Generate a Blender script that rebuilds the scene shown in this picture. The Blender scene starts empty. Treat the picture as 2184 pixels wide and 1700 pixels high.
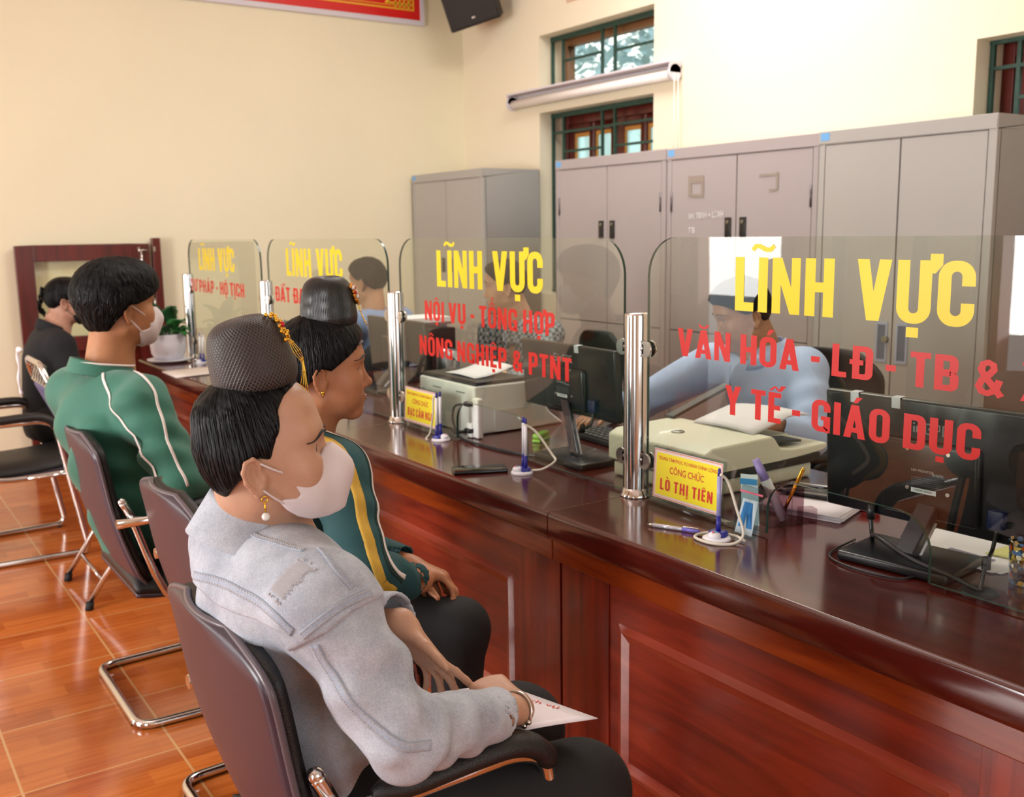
import bpy, bmesh, math, random, unicodedata
import numpy as np
from mathutils import Vector, Matrix
from mathutils.bvhtree import BVHTree
PI = math.pi
random.seed(7)
SC = bpy.context.scene
COL = SC.collection
CAMH = 1.43                                   # eye height of the photographer

# ------------------------------------------------------------------ camera
def cam_axes(yaw, pitch, roll):
    fwd = Vector((math.sin(yaw)*math.cos(pitch), math.cos(yaw)*math.cos(pitch), -math.sin(pitch)))
    right = Vector((math.cos(yaw), -math.sin(yaw), 0))
    up = right.cross(fwd)
    r = math.cos(roll)*right + math.sin(roll)*up
    u = -math.sin(roll)*right + math.cos(roll)*up
    return r, u, fwd
CR, CU, CF = cam_axes(0.5973, 0.16595, -0.0150)
FPX = 2133.0
cam = bpy.data.cameras.new('camera'); co = bpy.data.objects.new('camera', cam); COL.objects.link(co)
cam.sensor_width = 36; cam.lens = FPX/2184*36; cam.clip_start = .05
co.matrix_world = Matrix(((CR.x, CU.x, -CF.x, 0), (CR.y, CU.y, -CF.y, 0), (CR.z, CU.z, -CF.z, CAMH), (0, 0, 0, 1)))
cam.dof.use_dof = True; cam.dof.focus_distance = 1.75; cam.dof.aperture_fstop = 6.3
SC.camera = co

# ------------------------------------------------------------------ sky, daylight, exposure
def lin(h):
    if isinstance(h, (tuple, list)): return tuple(h)[:3]
    h = h.lstrip('#'); c = [int(h[i:i+2], 16)/255 for i in (0, 2, 4)]
    return tuple(x/12.92 if x <= .04045 else ((x+.055)/1.055)**2.4 for x in c)
w = bpy.data.worlds.new('sky'); SC.world = w; w.use_nodes = True
w.node_tree.nodes['Background'].inputs[0].default_value = (.86, .94, 1, 1)
w.node_tree.nodes['Background'].inputs[1].default_value = 2.4
def area(name, loc, direction, sx, sy, power, color=(1, 1, 1)):
    l = bpy.data.lights.new(name, 'AREA'); l.shape = 'RECTANGLE'; l.size = sx; l.size_y = sy
    l.energy = power; l.color = color
    o = bpy.data.objects.new(name, l); COL.objects.link(o); o.location = loc
    o.rotation_euler = Vector(direction).to_track_quat('-Z', 'Z').to_euler()
    return o
WOPP = -3.0          # the entrance wall behind the customers
# daylight through the doors and windows of the entrance wall and of the end wall behind the photographer
area('daylight_door', (WOPP-.1, 5.9, 1.35), (1, 0, -.05), 1.0, 2.5, 115, (1, .97, .92))
area('daylight_door.001', (WOPP-.1, 2.9, 1.5), (1, 0, -.06), 1.6, 2.3, 285, (1, .985, .96))
area('daylight_door.002', (WOPP-.1, -.9, 1.45), (1, 0, -.05), 1.9, 2.5, 34, (1, .985, .96))
area('daylight_window', (1.0, -2.86, 1.75), (0, 1, -.1), 2.2, 1.8, 22, (.93, .97, 1))
area('overhead_fill', (2.9, 3.6, 3.52), (0, 0, -1), 1.2, 1.2, 72, (1, .98, .95))  # added fill lamp to brighten the clerks' side, no fixture in the room
area('overhead_fill.001', (0.2, 2.6, 3.52), (0, 0, -1), 1.2, 1.2, 10, (1, .98, .95))  # weak added fill above the customers, likewise without a fixture
SC.view_settings.view_transform = 'Standard'; SC.view_settings.look = 'None'
SC.view_settings.gamma = 1; SC.view_settings.use_curve_mapping = False
SC.view_settings.exposure = -0.10
SC.cycles.max_bounces = 10; SC.cycles.transparent_max_bounces = 12; SC.cycles.sample_clamp_indirect = 6
SC.cycles.caustics_reflective = False; SC.cycles.caustics_refractive = False
SC.cycles.use_denoising = True

# ------------------------------------------------------------------ materials
MATS = {}
def nd(nt, t, **kw):
    n = nt.nodes.new(t)
    for k, v in kw.items():
        if k in n.inputs.keys(): n.inputs[k].default_value = v
        else: setattr(n, k, v)
    return n
def mat(name, color, rough=.5, metal=0., spec=.5, noise=0, nscale=8, bump=0, bscale=60, coat=0, stretch=(1, 1, 1), sheen=0, sss=0):
    if name in MATS: return MATS[name]
    m = bpy.data.materials.new(name); m.use_nodes = True; nt = m.node_tree; b = nt.nodes['Principled BSDF']
    c = lin(color); b.inputs['Base Color'].default_value = (*c, 1)
    b.inputs['Roughness'].default_value = rough; b.inputs['Metallic'].default_value = metal
    b.inputs['Specular IOR Level'].default_value = spec
    b.inputs['Coat Weight'].default_value = coat; b.inputs['Coat Roughness'].default_value = .08
    if sheen: b.inputs['Sheen Weight'].default_value = sheen
    if sss:
        b.inputs['Subsurface Weight'].default_value = sss; b.inputs['Subsurface Radius'].default_value = (.012, .004, .002)
        b.inputs['Subsurface Scale'].default_value = 1
    if noise or bump:
        tc = nd(nt, 'ShaderNodeTexCoord'); mp = nd(nt, 'ShaderNodeMapping'); mp.inputs['Scale'].default_value = stretch
        nt.links.new(tc.outputs['Object'], mp.inputs['Vector'])
    if noise:
        n = nd(nt, 'ShaderNodeTexNoise', Scale=nscale, Detail=5.); nt.links.new(mp.outputs[0], n.inputs['Vector'])
        r = nd(nt, 'ShaderNodeValToRGB')
        r.color_ramp.elements[0].position = .3; r.color_ramp.elements[1].position = .7
        r.color_ramp.elements[0].color = (*[x*(1-noise) for x in c], 1); r.color_ramp.elements[1].color = (*[min(1, x*(1+noise)) for x in c], 1)
        nt.links.new(n.outputs['Fac'], r.inputs[0]); nt.links.new(r.outputs[0], b.inputs['Base Color'])
    if bump:
        n = nd(nt, 'ShaderNodeTexNoise', Scale=bscale, Detail=4.); nt.links.new(mp.outputs[0], n.inputs['Vector'])
        bp = nd(nt, 'ShaderNodeBump', Strength=bump, Distance=.004); nt.links.new(n.outputs['Fac'], bp.inputs['Height'])
        nt.links.new(bp.outputs[0], b.inputs['Normal'])
    MATS[name] = m; return m
def wood(name, dark, light, axis=1, rough=.25, coat=.3, scale=1.0):
    if name in MATS: return MATS[name]
    m = bpy.data.materials.new(name); m.use_nodes = True; nt = m.node_tree; b = nt.nodes['Principled BSDF']
    tc = nd(nt, 'ShaderNodeTexCoord'); mp = nd(nt, 'ShaderNodeMapping')
    st = [14*scale]*3; st[axis] = 1.1*scale; mp.inputs['Scale'].default_value = st
    nt.links.new(tc.outputs['Object'], mp.inputs['Vector'])
    n = nd(nt, 'ShaderNodeTexNoise', Scale=1.6, Detail=7., Roughness=.62, Distortion=.6); nt.links.new(mp.outputs[0], n.inputs['Vector'])
    r = nd(nt, 'ShaderNodeValToRGB'); e = r.color_ramp.elements
    e[0].position = .32; e[1].position = .68; e[0].color = (*lin(dark), 1); e[1].color = (*lin(light), 1)
    nt.links.new(n.outputs['Fac'], r.inputs[0]); nt.links.new(r.outputs[0], b.inputs['Base Color'])
    b.inputs['Roughness'].default_value = rough; b.inputs['Coat Weight'].default_value = coat; b.inputs['Coat Roughness'].default_value = .12
    MATS[name] = m; return m
def glass_mat(name, tint, ior=1.45, refl=1.0, dens=.0):
    """clear sheet: straight-through tinted transparency with a Fresnel mirror on top"""
    if name in MATS: return MATS[name]
    m = bpy.data.materials.new(name); m.use_nodes = True; nt = m.node_tree
    nt.nodes.remove(nt.nodes['Principled BSDF']); out = nt.nodes['Material Output']
    t = nd(nt, 'ShaderNodeBsdfTransparent'); t.inputs[0].default_value = (*lin(tint), 1)
    g = nd(nt, 'ShaderNodeBsdfGlossy'); g.inputs['Roughness'].default_value = .0; g.inputs[0].default_value = (refl, refl, refl, 1)
    f = nd(nt, 'ShaderNodeFresnel'); f.inputs[0].default_value = ior
    gm = nd(nt, 'ShaderNodeNewGeometry'); iv = nd(nt, 'ShaderNodeMath', operation='SUBTRACT'); iv.inputs[0].default_value = 1
    nt.links.new(gm.outputs['Backfacing'], iv.inputs[1])
    ml = nd(nt, 'ShaderNodeMath', operation='MULTIPLY'); nt.links.new(f.outputs[0], ml.inputs[0]); nt.links.new(iv.outputs[0], ml.inputs[1])
    mx = nd(nt, 'ShaderNodeMixShader'); nt.links.new(ml.outputs[0], mx.inputs[0])
    nt.links.new(t.outputs[0], mx.inputs[1]); nt.links.new(g.outputs[0], mx.inputs[2]); nt.links.new(mx.outputs[0], out.inputs['Surface'])
    MATS[name] = m; return m

# ------------------------------------------------------------------ mesh helpers
def rot_to(d):
    return Vector((0, 0, 1)).rotation_difference(Vector(d).normalized()).to_matrix()
class G:
    """collects shapes and links them as one mesh object"""
    def __init__(s): s.v = []; s.f = []; s.mi = []; s.sm = []; s.cur = 0
    def add(s, v, f, smooth=False):
        o = len(s.v); s.v += [tuple(p) for p in v]
        s.f += [tuple(i+o for i in q) for q in f]; s.mi += [s.cur]*len(f); s.sm += [smooth]*len(f); return s
    def box(s, lo, hi, M=None):
        x0, y0, z0 = lo; x1, y1, z1 = hi
        v = [(x0, y0, z0), (x1, y0, z0), (x1, y1, z0), (x0, y1, z0), (x0, y0, z1), (x1, y0, z1), (x1, y1, z1), (x0, y1, z1)]
        if M is not None: v = [M @ Vector(p) for p in v]
        return s.add(v, [(0, 3, 2, 1), (4, 5, 6, 7), (0, 1, 5, 4), (1, 2, 6, 5), (2, 3, 7, 6), (3, 0, 4, 7)])
    def cbox(s, c, h, M=None):
        R = Matrix.Translation(c) @ (M.to_4x4() if M is not None else Matrix())
        return s.box([-a for a in h], h, R)
    def rbox(s, c, h, r=.01, M=None, n=3):
        """box with rounded edges"""
        bm = bmesh.new(); bmesh.ops.create_cube(bm, size=2)
        for q in bm.verts: q.co = Vector((q.co.x*h[0], q.co.y*h[1], q.co.z*h[2]))
        bmesh.ops.bevel(bm, geom=bm.edges[:], offset=min(r, min(h)*.98), segments=n, profile=.5, affect='EDGES')
        R = Matrix.Translation(c) @ (M.to_4x4() if M is not None else Matrix())
        bm.verts.index_update()
        s.add([R @ q.co for q in bm.verts], [[q.index for q in fc.verts] for fc in bm.faces], True); bm.free(); return s
    def cyl(s, a, b, r, r2=None, n=20, caps=True):
        a = Vector(a); b = Vector(b); R = rot_to(b-a); r2 = r if r2 is None else r2
        v = []
        for c, q in ((a, r), (b, r2)):
            for i in range(n): v.append(c + R @ Vector((q*math.cos(2*PI*i/n), q*math.sin(2*PI*i/n), 0)))
        s.add(v, [(i, (i+1) % n, n+(i+1) % n, n+i) for i in range(n)], True)
        if caps: s.add(v[:n], [tuple(reversed(range(n)))]); s.add(v[n:], [tuple(range(n))])
        return s
    def tube(s, pts, r, n=10, closed=False, caps=True, flat=1.0):
        pts = [Vector(p) for p in pts]; m = len(pts)
        rs = r if isinstance(r, (list, tuple)) else [r]*m
        v = []; up = None
        for i, p in enumerate(pts):
            if closed: t = pts[(i+1) % m]-pts[i-1]
            else: t = pts[min(i+1, m-1)]-pts[max(i-1, 0)]
            t.normalize()
            if up is None: up = Vector((0, 0, 1)) if abs(t.z) < .9 else Vector((1, 0, 0))
            x = up.cross(t)
            if x.length < 1e-5: x = Vector((0, 1, 0)).cross(t)
            x.normalize(); y = t.cross(x).normalized(); up = y
            for k in range(n):
                a = 2*PI*k/n; v.append(p + rs[i]*(math.cos(a)*x + flat*math.sin(a)*y))
        f = []
        for i in range(m if closed else m-1):
            j = (i+1) % m
            for k in range(n): f.append((i*n+k, i*n+(k+1) % n, j*n+(k+1) % n, j*n+k))
        s.add(v, f, True)
        if caps and not closed: s.add(v[:n], [tuple(reversed(range(n)))]); s.add(v[-n:], [tuple(range(n))])
        return s
    def lathe(s, prof, c=(0, 0, 0), n=28, M=None, a0=0, a1=2*PI, wob=None):
        v = []; full = abs(a1-a0-2*PI) < 1e-6; m = n if full else n+1
        for r, z in prof:
            for i in range(m):
                a = a0+(a1-a0)*i/n; rr = r*(wob(a, z) if wob else 1)
                p = Vector((rr*math.cos(a), rr*math.sin(a), z)); p = (M @ p) if M is not None else p
                v.append(p+Vector(c))
        f = []
        for j in range(len(prof)-1):
            for i in range(n):
                k = (i+1) % m; f.append((j*m+i, j*m+k, (j+1)*m+k, (j+1)*m+i))
        return s.add(v, f, True)
    def ball(s, c, r, M=None, n=16):
        r = (r, r, r) if isinstance(r, (int, float)) else r
        v = []; f = []
        for j in range(n+1):
            t = PI*j/n
            for i in range(2*n):
                a = PI*i/n; p = Vector((r[0]*math.sin(t)*math.cos(a), r[1]*math.sin(t)*math.sin(a), r[2]*math.cos(t)))
                v.append(Vector(c)+((M @ p) if M is not None else p))
        for j in range(n):
            for i in range(2*n): f.append((j*2*n+i, (j+1)*2*n+i, (j+1)*2*n+(i+1) % (2*n), j*2*n+(i+1) % (2*n)))
        return s.add(v, f, True)
    def prism(s, pts, vec, smooth=False):
        """a flat outline (3-D points) given thickness"""
        n = len(pts); a = [Vector(p) for p in pts]; b = [p+Vector(vec) for p in a]
        s.add(a+b, [tuple(reversed(range(n))), tuple(range(n, 2*n))])
        return s.add(a+b, [(i, (i+1) % n, n+(i+1) % n, n+i) for i in range(n)], smooth)
    def ring(s, outer, inner, vec):
        """flat frame between two matching outlines, given thickness"""
        n = len(outer); o = [Vector(p) for p in outer]; i_ = [Vector(p) for p in inner]; d = Vector(vec)
        v = o+i_+[p+d for p in o]+[p+d for p in i_]; f = []
        for k in range(n):
            j = (k+1) % n
            f += [(k, j, n+j, n+k), (2*n+j, 2*n+k, 3*n+k, 3*n+j), (k, 2*n+k, 2*n+j, j), (n+k, n+j, 3*n+j, 3*n+k)]
        return s.add(v, f)
    def grid(s, P, smooth=True, thick=0):
        """sheet through a 2-D array of points, optionally solid"""
        m = len(P); n = len(P[0]); v = [p for row in P for p in row]
        f = [(i*n+j, (i+1)*n+j, (i+1)*n+j+1, i*n+j+1) for i in range(m-1) for j in range(n-1)]
        return s.add(v, f, smooth)
    def build(s, name, mats, parent=None, bevel=0, solid=0, auto=False, bseg=2):
        me = bpy.data.meshes.new(name)
        me.from_pydata(s.v, [], s.f)
        for m in (mats if isinstance(mats, (list, tuple)) else [mats]): me.materials.append(m)
        me.polygons.foreach_set('material_index', s.mi); me.polygons.foreach_set('use_smooth', s.sm)
        bm = bmesh.new(); bm.from_mesh(me); bmesh.ops.remove_doubles(bm, verts=bm.verts, dist=1e-6); bmesh.ops.recalc_face_normals(bm, faces=bm.faces); bm.to_mesh(me); bm.free()
        o = bpy.data.objects.new(name, me); COL.objects.link(o)
        if parent is not None: adopt(o, parent)
        if solid:
            q = o.modifiers.new('solid', 'SOLIDIFY'); q.thickness = solid; q.offset = 0
        if bevel:
            q = o.modifiers.new('bevel', 'BEVEL'); q.width = bevel; q.segments = bseg; q.limit_method = 'ANGLE'; q.angle_limit = .6
            me.polygons.foreach_set('use_smooth', [True]*len(me.polygons)); q.harden_normals = True
        return o
XF = {}
def adopt(o, parent):
    """parent an object whose mesh is written in world coordinates"""
    o.parent = parent
    M = XF.get(parent.name)
    if M is not None: o.data.transform(M.inverted())
    XF[o.name] = M if M is not None else Matrix()
def thing(name, label, cat, loc=(0, 0, 0), rotz=0, group=None):
    o = bpy.data.objects.new(name, None); COL.objects.link(o); o.empty_display_size = .05
    o.location = loc; o.rotation_euler = (0, 0, rotz)
    XF[o.name] = Matrix.Translation(loc) @ Matrix.Rotation(rotz, 4, 'Z')
    return tag(o, label, cat, group)
def tag(o, label, cat, group=None, kind=None):
    o['label'] = label; o['category'] = cat
    if group: o['group'] = group
    if kind: o['kind'] = kind
    return o
def struct(o, label=None):
    o['kind'] = 'structure'
    if label: o['label'] = label
    return o
def lab(o, label): o['label'] = label; return o
def dup(root, loc, rotz, label, group=None):
    r = root.copy(); COL.objects.link(r); r.location = loc; r.rotation_euler = (0, 0, rotz); r['label'] = label
    if group: r['group'] = group
    XF[r.name] = Matrix.Translation(loc) @ Matrix.Rotation(rotz, 4, 'Z')
    for ch in [c for c in root.children]:
        c = ch.copy(); COL.objects.link(c); c.parent = r
        for g in [q for q in ch.children]:
            d = g.copy(); COL.objects.link(d); d.parent = c
    return r
def arc(c, r, a0, a1, n, ax=(1, 0, 0), ay=(0, 0, 1)):
    c = Vector(c); ax = Vector(ax); ay = Vector(ay)
    return [c+r*(math.cos(a0+(a1-a0)*i/n)*ax+math.sin(a0+(a1-a0)*i/n)*ay) for i in range(n+1)]
def fillet(pts, r, n=5):
    """polyline with rounded corners"""
    pts = [Vector(p) for p in pts]; out = [pts[0]]
    for i in range(1, len(pts)-1):
        a, b, c = pts[i-1], pts[i], pts[i+1]
        q = r[i-1] if isinstance(r, (list, tuple)) else r
        u = (a-b); v = (c-b); q = min(q, u.length*.49, v.length*.49)
        p0 = b+u.normalized()*q; p1 = b+v.normalized()*q
        for k in range(n+1):
            t = k/n; out.append((1-t)**2*p0+2*t*(1-t)*b+t*t*p1)
    return out+[pts[-1]]
def smooth_path(pts, n=6):
    """Catmull-Rom through the points"""
    pts = [Vector(p) for p in pts]; P = [2*pts[0]-pts[1]]+pts+[2*pts[-1]-pts[-2]]; out = []
    for i in range(1, len(P)-2):
        for k in range(n):
            t = k/n; a, b, c, d = P[i-1], P[i], P[i+1], P[i+2]
            out.append(.5*((2*b)+(c-a)*t+(2*a-5*b+4*c-d)*t*t+(3*b-a-3*c+d)*t**3))
    return out+[pts[-1]]
# ------------------------------------------------------------------ condensed poster lettering (outlines drawn here)
ST, BA = .2, .165
def rr(w, r, x0=0, y0=0, h=1., n=7):
    """rounded rectangle path, clockwise from the right side going up"""
    c = [(x0+w-r, y0+h-r, 0), (x0+r, y0+h-r, 90), (x0+r, y0+r, 180), (x0+w-r, y0+r, 270)]
    return [(a+r*math.cos(math.radians(t+90*k/n)), b+r*math.sin(math.radians(t+90*k/n))) for a, b, t in c for k in range(n+1)]
def strip(o, i):
    return [[o[k], o[k+1], i[k+1], i[k]] for k in range(len(o)-1)]
def rect(x0, y0, x1, y1): return [(x0, y0), (x1, y0), (x1, y1), (x0, y1)]
def stroke(pts, wd):
    P = [Vector((*p, 0)) for p in pts]; L = []; R = []
    for i, p in enumerate(P):
        t = (P[min(i+1, len(P)-1)]-P[max(i-1, 0)]).normalized(); n = Vector((-t.y, t.x, 0))
        L.append(tuple((p+n*wd/2)[:2])); R.append(tuple((p-n*wd/2)[:2]))
    return strip(L, R)
def arcpts(w, ro, ri, lo, hi, part):
    """C or U shaped band"""
    o = rr(w, ro); i = rr(w-2*ST, ri, ST, BA, 1-2*BA)
    if part == 'O': return strip(o+[o[0]], i+[i[0]])
    if part == 'C':
        a = [(w, hi)]+o+[(w, lo)]; b = [(w-ST, hi)]+i+[(w-ST, lo)]
        return strip(a, b)
    if part == 'U':
        k = len(o)//2
        a = [(0, 1)]+o[k:]+[(w, 1)]; b = [(ST, 1)]+i[k:]+[(w-ST, 1)]
        return strip(a, b)
def bowl(w, y0, y1, x0=.1):
    ro = min(.2, (y1-y0)*.45); o = rr(w-x0, ro, x0, y0, y1-y0); k = len(o)//4
    ri = .06; i = rr(w-ST-x0, ri, x0, y0+BA, y1-y0-2*BA)
    a = [(x0, y0)]+o[3*k:]+o[:k]+[(x0, y1)]; b = [(x0, y0+BA)]+i[3*k:]+i[:k]+[(x0, y1-BA)]
    return strip(a, b)
def glyph(c):
    s = ST
    if c == 'I': return s, [rect(0, 0, s, 1)]
    if c == 'L': return .42, [rect(0, 0, s, 1), rect(s, 0, .42, BA)]
    if c == 'H': return .56, [rect(0, 0, s, 1), rect(.36, 0, .56, 1), rect(s, .42, .36, .59)]
    if c == 'N': return .58, [rect(0, 0, .18, 1), rect(.40, 0, .58, 1), [(0, 1), (.2, 1), (.58, 0), (.38, 0)]]
    if c == 'T': return .5, [rect(0, 1-BA, .5, 1), rect(.15, 0, .35, 1-BA)]
    if c == 'E': return .43, [rect(0, 0, s, 1), rect(s, 0, .43, BA), rect(s, 1-BA, .43, 1), rect(s, .43, .4, .58)]
    if c == 'V': return .6, [[(.0, 1), (.21, 1), (.38, 0), (.19, 0)], [(.6, 1), (.39, 1), (.22, 0), (.41, 0)]]
    if c == 'A': return .62, [[(0, 0), (.2, 0), (.4, 1), (.2, 1)], [(.62, 0), (.42, 0), (.22, 1), (.42, 1)], rect(.14, .17, .48, .32)]
    if c == 'Y': return .58, [[(0, 1), (.21, 1), (.39, .4), (.19, .4)], [(.58, 1), (.37, 1), (.19, .4), (.39, .4)], rect(.19, 0, .39, .41)]
    if c == 'X': return .6, [[(0, 1), (.22, 1), (.6, 0), (.38, 0)], [(.6, 1), (.38, 1), (0, 0), (.22, 0)]]
    if c == 'O': return .56, arcpts(.56, .25, .075, 0, 0, 'O')
    if c == 'C': return .56, arcpts(.56, .25, .075, .36, .62, 'C')
    if c == 'G': return .57, arcpts(.57, .25, .075, .3, .64, 'C')+[rect(.37, .0, .57, .5), rect(.29, .37, .4, .5)]
    if c == 'U': return .56, arcpts(.56, .25, .075, 0, 0, 'U')
    if c == 'D': return .56, [rect(0, 0, s, 1)]+bowl(.56, 0, 1)
    if c == '\u0110': return .6, [[(x+.06, y) for x, y in q] for q in glyph('D')[1]]+[rect(-.02, .43, .36, .58)]
    if c == 'P': return .54, [rect(0, 0, s, 1)]+bowl(.54, .36, 1)
    if c == 'B': return .56, [rect(0, 0, s, 1)]+bowl(.55, .435, 1)+bowl(.57, 0, .565)
    if c == 'M': return .72, [rect(0, 0, .18, 1), rect(.54, 0, .72, 1), [(0, 1), (.2, 1), (.45, .1), (.27, .1)], [(.72, 1), (.52, 1), (.27, .1), (.45, .1)]]
    if c == '-': return .26, [rect(0, .36, .26, .54)]
    if c == '&': return .64, stroke([(.6, .02), (.44, .25), (.2, .57), (.14, .72), (.18, .86), (.29, .91), (.4, .85), (.42, .73), (.33, .6), (.16, .42), (.1, .25), (.17, .12), (.3, .08), (.42, .15), (.5, .28), (.55, .46)], .165)
    return .26, []
def marks(ch, w):
    out = []; cx = w/2
    for m in ch:
        if m == '\u0303': out += stroke([(cx-.24, 1.13), (cx-.17, 1.2), (cx-.08, 1.2), (cx+.05, 1.14), (cx+.15, 1.14), (cx+.23, 1.21)], .085)
        if m == '\u0323': out.append(rect(cx-.1, -.22, cx+.1, -.06))
        if m == '\u031b': out.append([(w-.04, .8), (w+.05, .8), (w+.16, .93), (w+.16, 1.1), (w-.04, 1.1)])
        hi = .17 if '\u0302' in ch else 0
        if m == '\u0301': out.append([(cx-.06+hi, 1.06), (cx+.05+hi, 1.06), (cx+.2+hi, 1.24), (cx+.03+hi, 1.24)])
        if m == '\u0300': out.append([(cx+.06, 1.06), (cx-.05, 1.06), (cx-.2, 1.24), (cx-.03, 1.24)])
        if m == '\u0302': out += [[(cx-.21, 1.05), (cx-.1, 1.05), (cx+.04, 1.2), (cx-.04, 1.2)], [(cx+.21, 1.05), (cx+.1, 1.05), (cx-.04, 1.2), (cx+.04, 1.2)]]
        if m == '\u0306': out += stroke([(cx-.17, 1.2), (cx-.12, 1.12), (cx, 1.08), (cx+.12, 1.12), (cx+.17, 1.2)], .075)
        if m == '\u0309': out += stroke([(cx-.02, 1.42), (cx+.06, 1.42), (cx+.07, 1.36), (cx+.01, 1.3), (cx+.01, 1.25)], .06)
    return out
def set_line(text, track=.085, space=.3):
    x = 0; polys = []
    for ch in text:
        if ch == ' ': x += space-track; continue
        d = unicodedata.normalize('NFD', ch); w, ps = glyph(d[0])
        for p in ps+marks(d[1:], w): polys.append([(a+x, b) for a, b in p])
        x += w+track
    return polys, x-track
def letter_line(g, text, org, u, v, height, width=None, lift=(0, 0, 0), track=.085, space=.3):
    """writes text with its lower left corner at org; width squeezes it to fit"""
    polys, wd = set_line(text, track, space); sx = height if width is None else width/wd
    org = Vector(org)+Vector(lift); u = Vector(u); v = Vector(v)
    nrm = u.cross(v)
    for k, p in enumerate(polys):
        pts = [org+u*(a*sx)+v*(b*height)+nrm*(.00004*(k % 5)) for a, b in p]
        g.add(pts, [tuple(range(len(pts)))])
def small_text(text, org, u, v, height, name, material, parent, width=None, bold=0.0):
    """small print set in the built-in typeface, made into a mesh"""
    c = bpy.data.curves.new(name, 'FONT'); c.body = text; c.size = 1; c.offset = bold; c.fill_mode = 'FRONT'
    c.resolution_u = 3
    o = bpy.data.objects.new(name, c); COL.objects.link(o)
    dg = bpy.context.evaluated_depsgraph_get(); me = bpy.data.meshes.new_from_object(o.evaluated_get(dg)); me.name = name
    bpy.data.objects.remove(o); bpy.data.curves.remove(c)
    xs = [q.co.x for q in me.vertices]; x0 = min(xs); wd = max(xs)-x0
    sy = height/.72; sx = width/wd if width else sy
    u = Vector(u); v = Vector(v); n = u.cross(v)
    M = Matrix(((u.x*sx, v.x*sy, n.x, org[0]-u.x*sx*x0), (u.y*sx, v.y*sy, n.y, org[1]-u.y*sx*x0), (u.z*sx, v.z*sy, n.z, org[2]-u.z*sx*x0), (0, 0, 0, 1)))
    me.transform(M); me.materials.clear(); me.materials.append(material)
    o = bpy.data.objects.new(name, me); COL.objects.link(o); adopt(o, parent); return o

# ------------------------------------------------------------------ shared materials
M_wallF = mat('cream_paint_warm', '#efe6c9', .75, noise=.025, nscale=1.2)
M_wallR = mat('cream_paint', '#ecdfc5', .75, noise=.02, nscale=1.5)
M_white = mat('white_paint', '#ececea', .6)
M_ceil = mat('ceiling_white', '#efece4', .85)
M_chrome = mat('chrome', '#d9d6d4', .14, 1.0)
M_steel = mat('brushed_steel', '#cdc9c6', .16, 1.0)
M_blackp = mat('black_plastic', '#1b1b1d', .38)
M_gloss = mat('black_glass', '#08090b', .06)
M_rubber = mat('rubber', '#151515', .7)
M_wine = wood('mahogany', '#3a0d08', '#5e1a0e', 1, .22, .35)
M_top = wood('mahogany_top', '#40100b', '#571a12', 1, .16, .5)
M_orange = wood('reddish_wood', '#6a2208', '#9a4012', 1, .25, .35)
M_red = wood('red_wood_panel', '#681c10', '#9c371e', 1, .32, .25)
M_redv = wood('red_wood_stile', '#681c10', '#9c371e', 2, .32, .25)
M_door = wood('dark_red_door_wood', '#451009', '#681b10', 2, .35, .2)
M_yellow = mat('yellow_vinyl', '#edd018', .4)
M_redv_l = mat('red_vinyl', '#c8170f', .4)
M_cab = mat('grey_enamel', '#a69b9a', .42, noise=.03, nscale=2)
M_cabs = mat('grey_enamel_pale', '#a9a49f', .42, noise=.03, nscale=2)
M_seam = mat('dark_gap', '#3a3536', .7)
M_green = mat('green_iron', '#1d4034', .5, noise=.25, nscale=30)
M_paper = mat('paper', '#eceaf0', .7)
M_glass = glass_mat('screen_glass', '#f6f9f4', 1.52, 1.0)
M_pane = glass_mat('window_glass', '#f8f9f2', 1.45, .8)
M_clear = glass_mat('clear_acrylic', '#e9efee', 1.45, .9)
M_edge = mat('glass_edge', '#27453d', .2)

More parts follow.
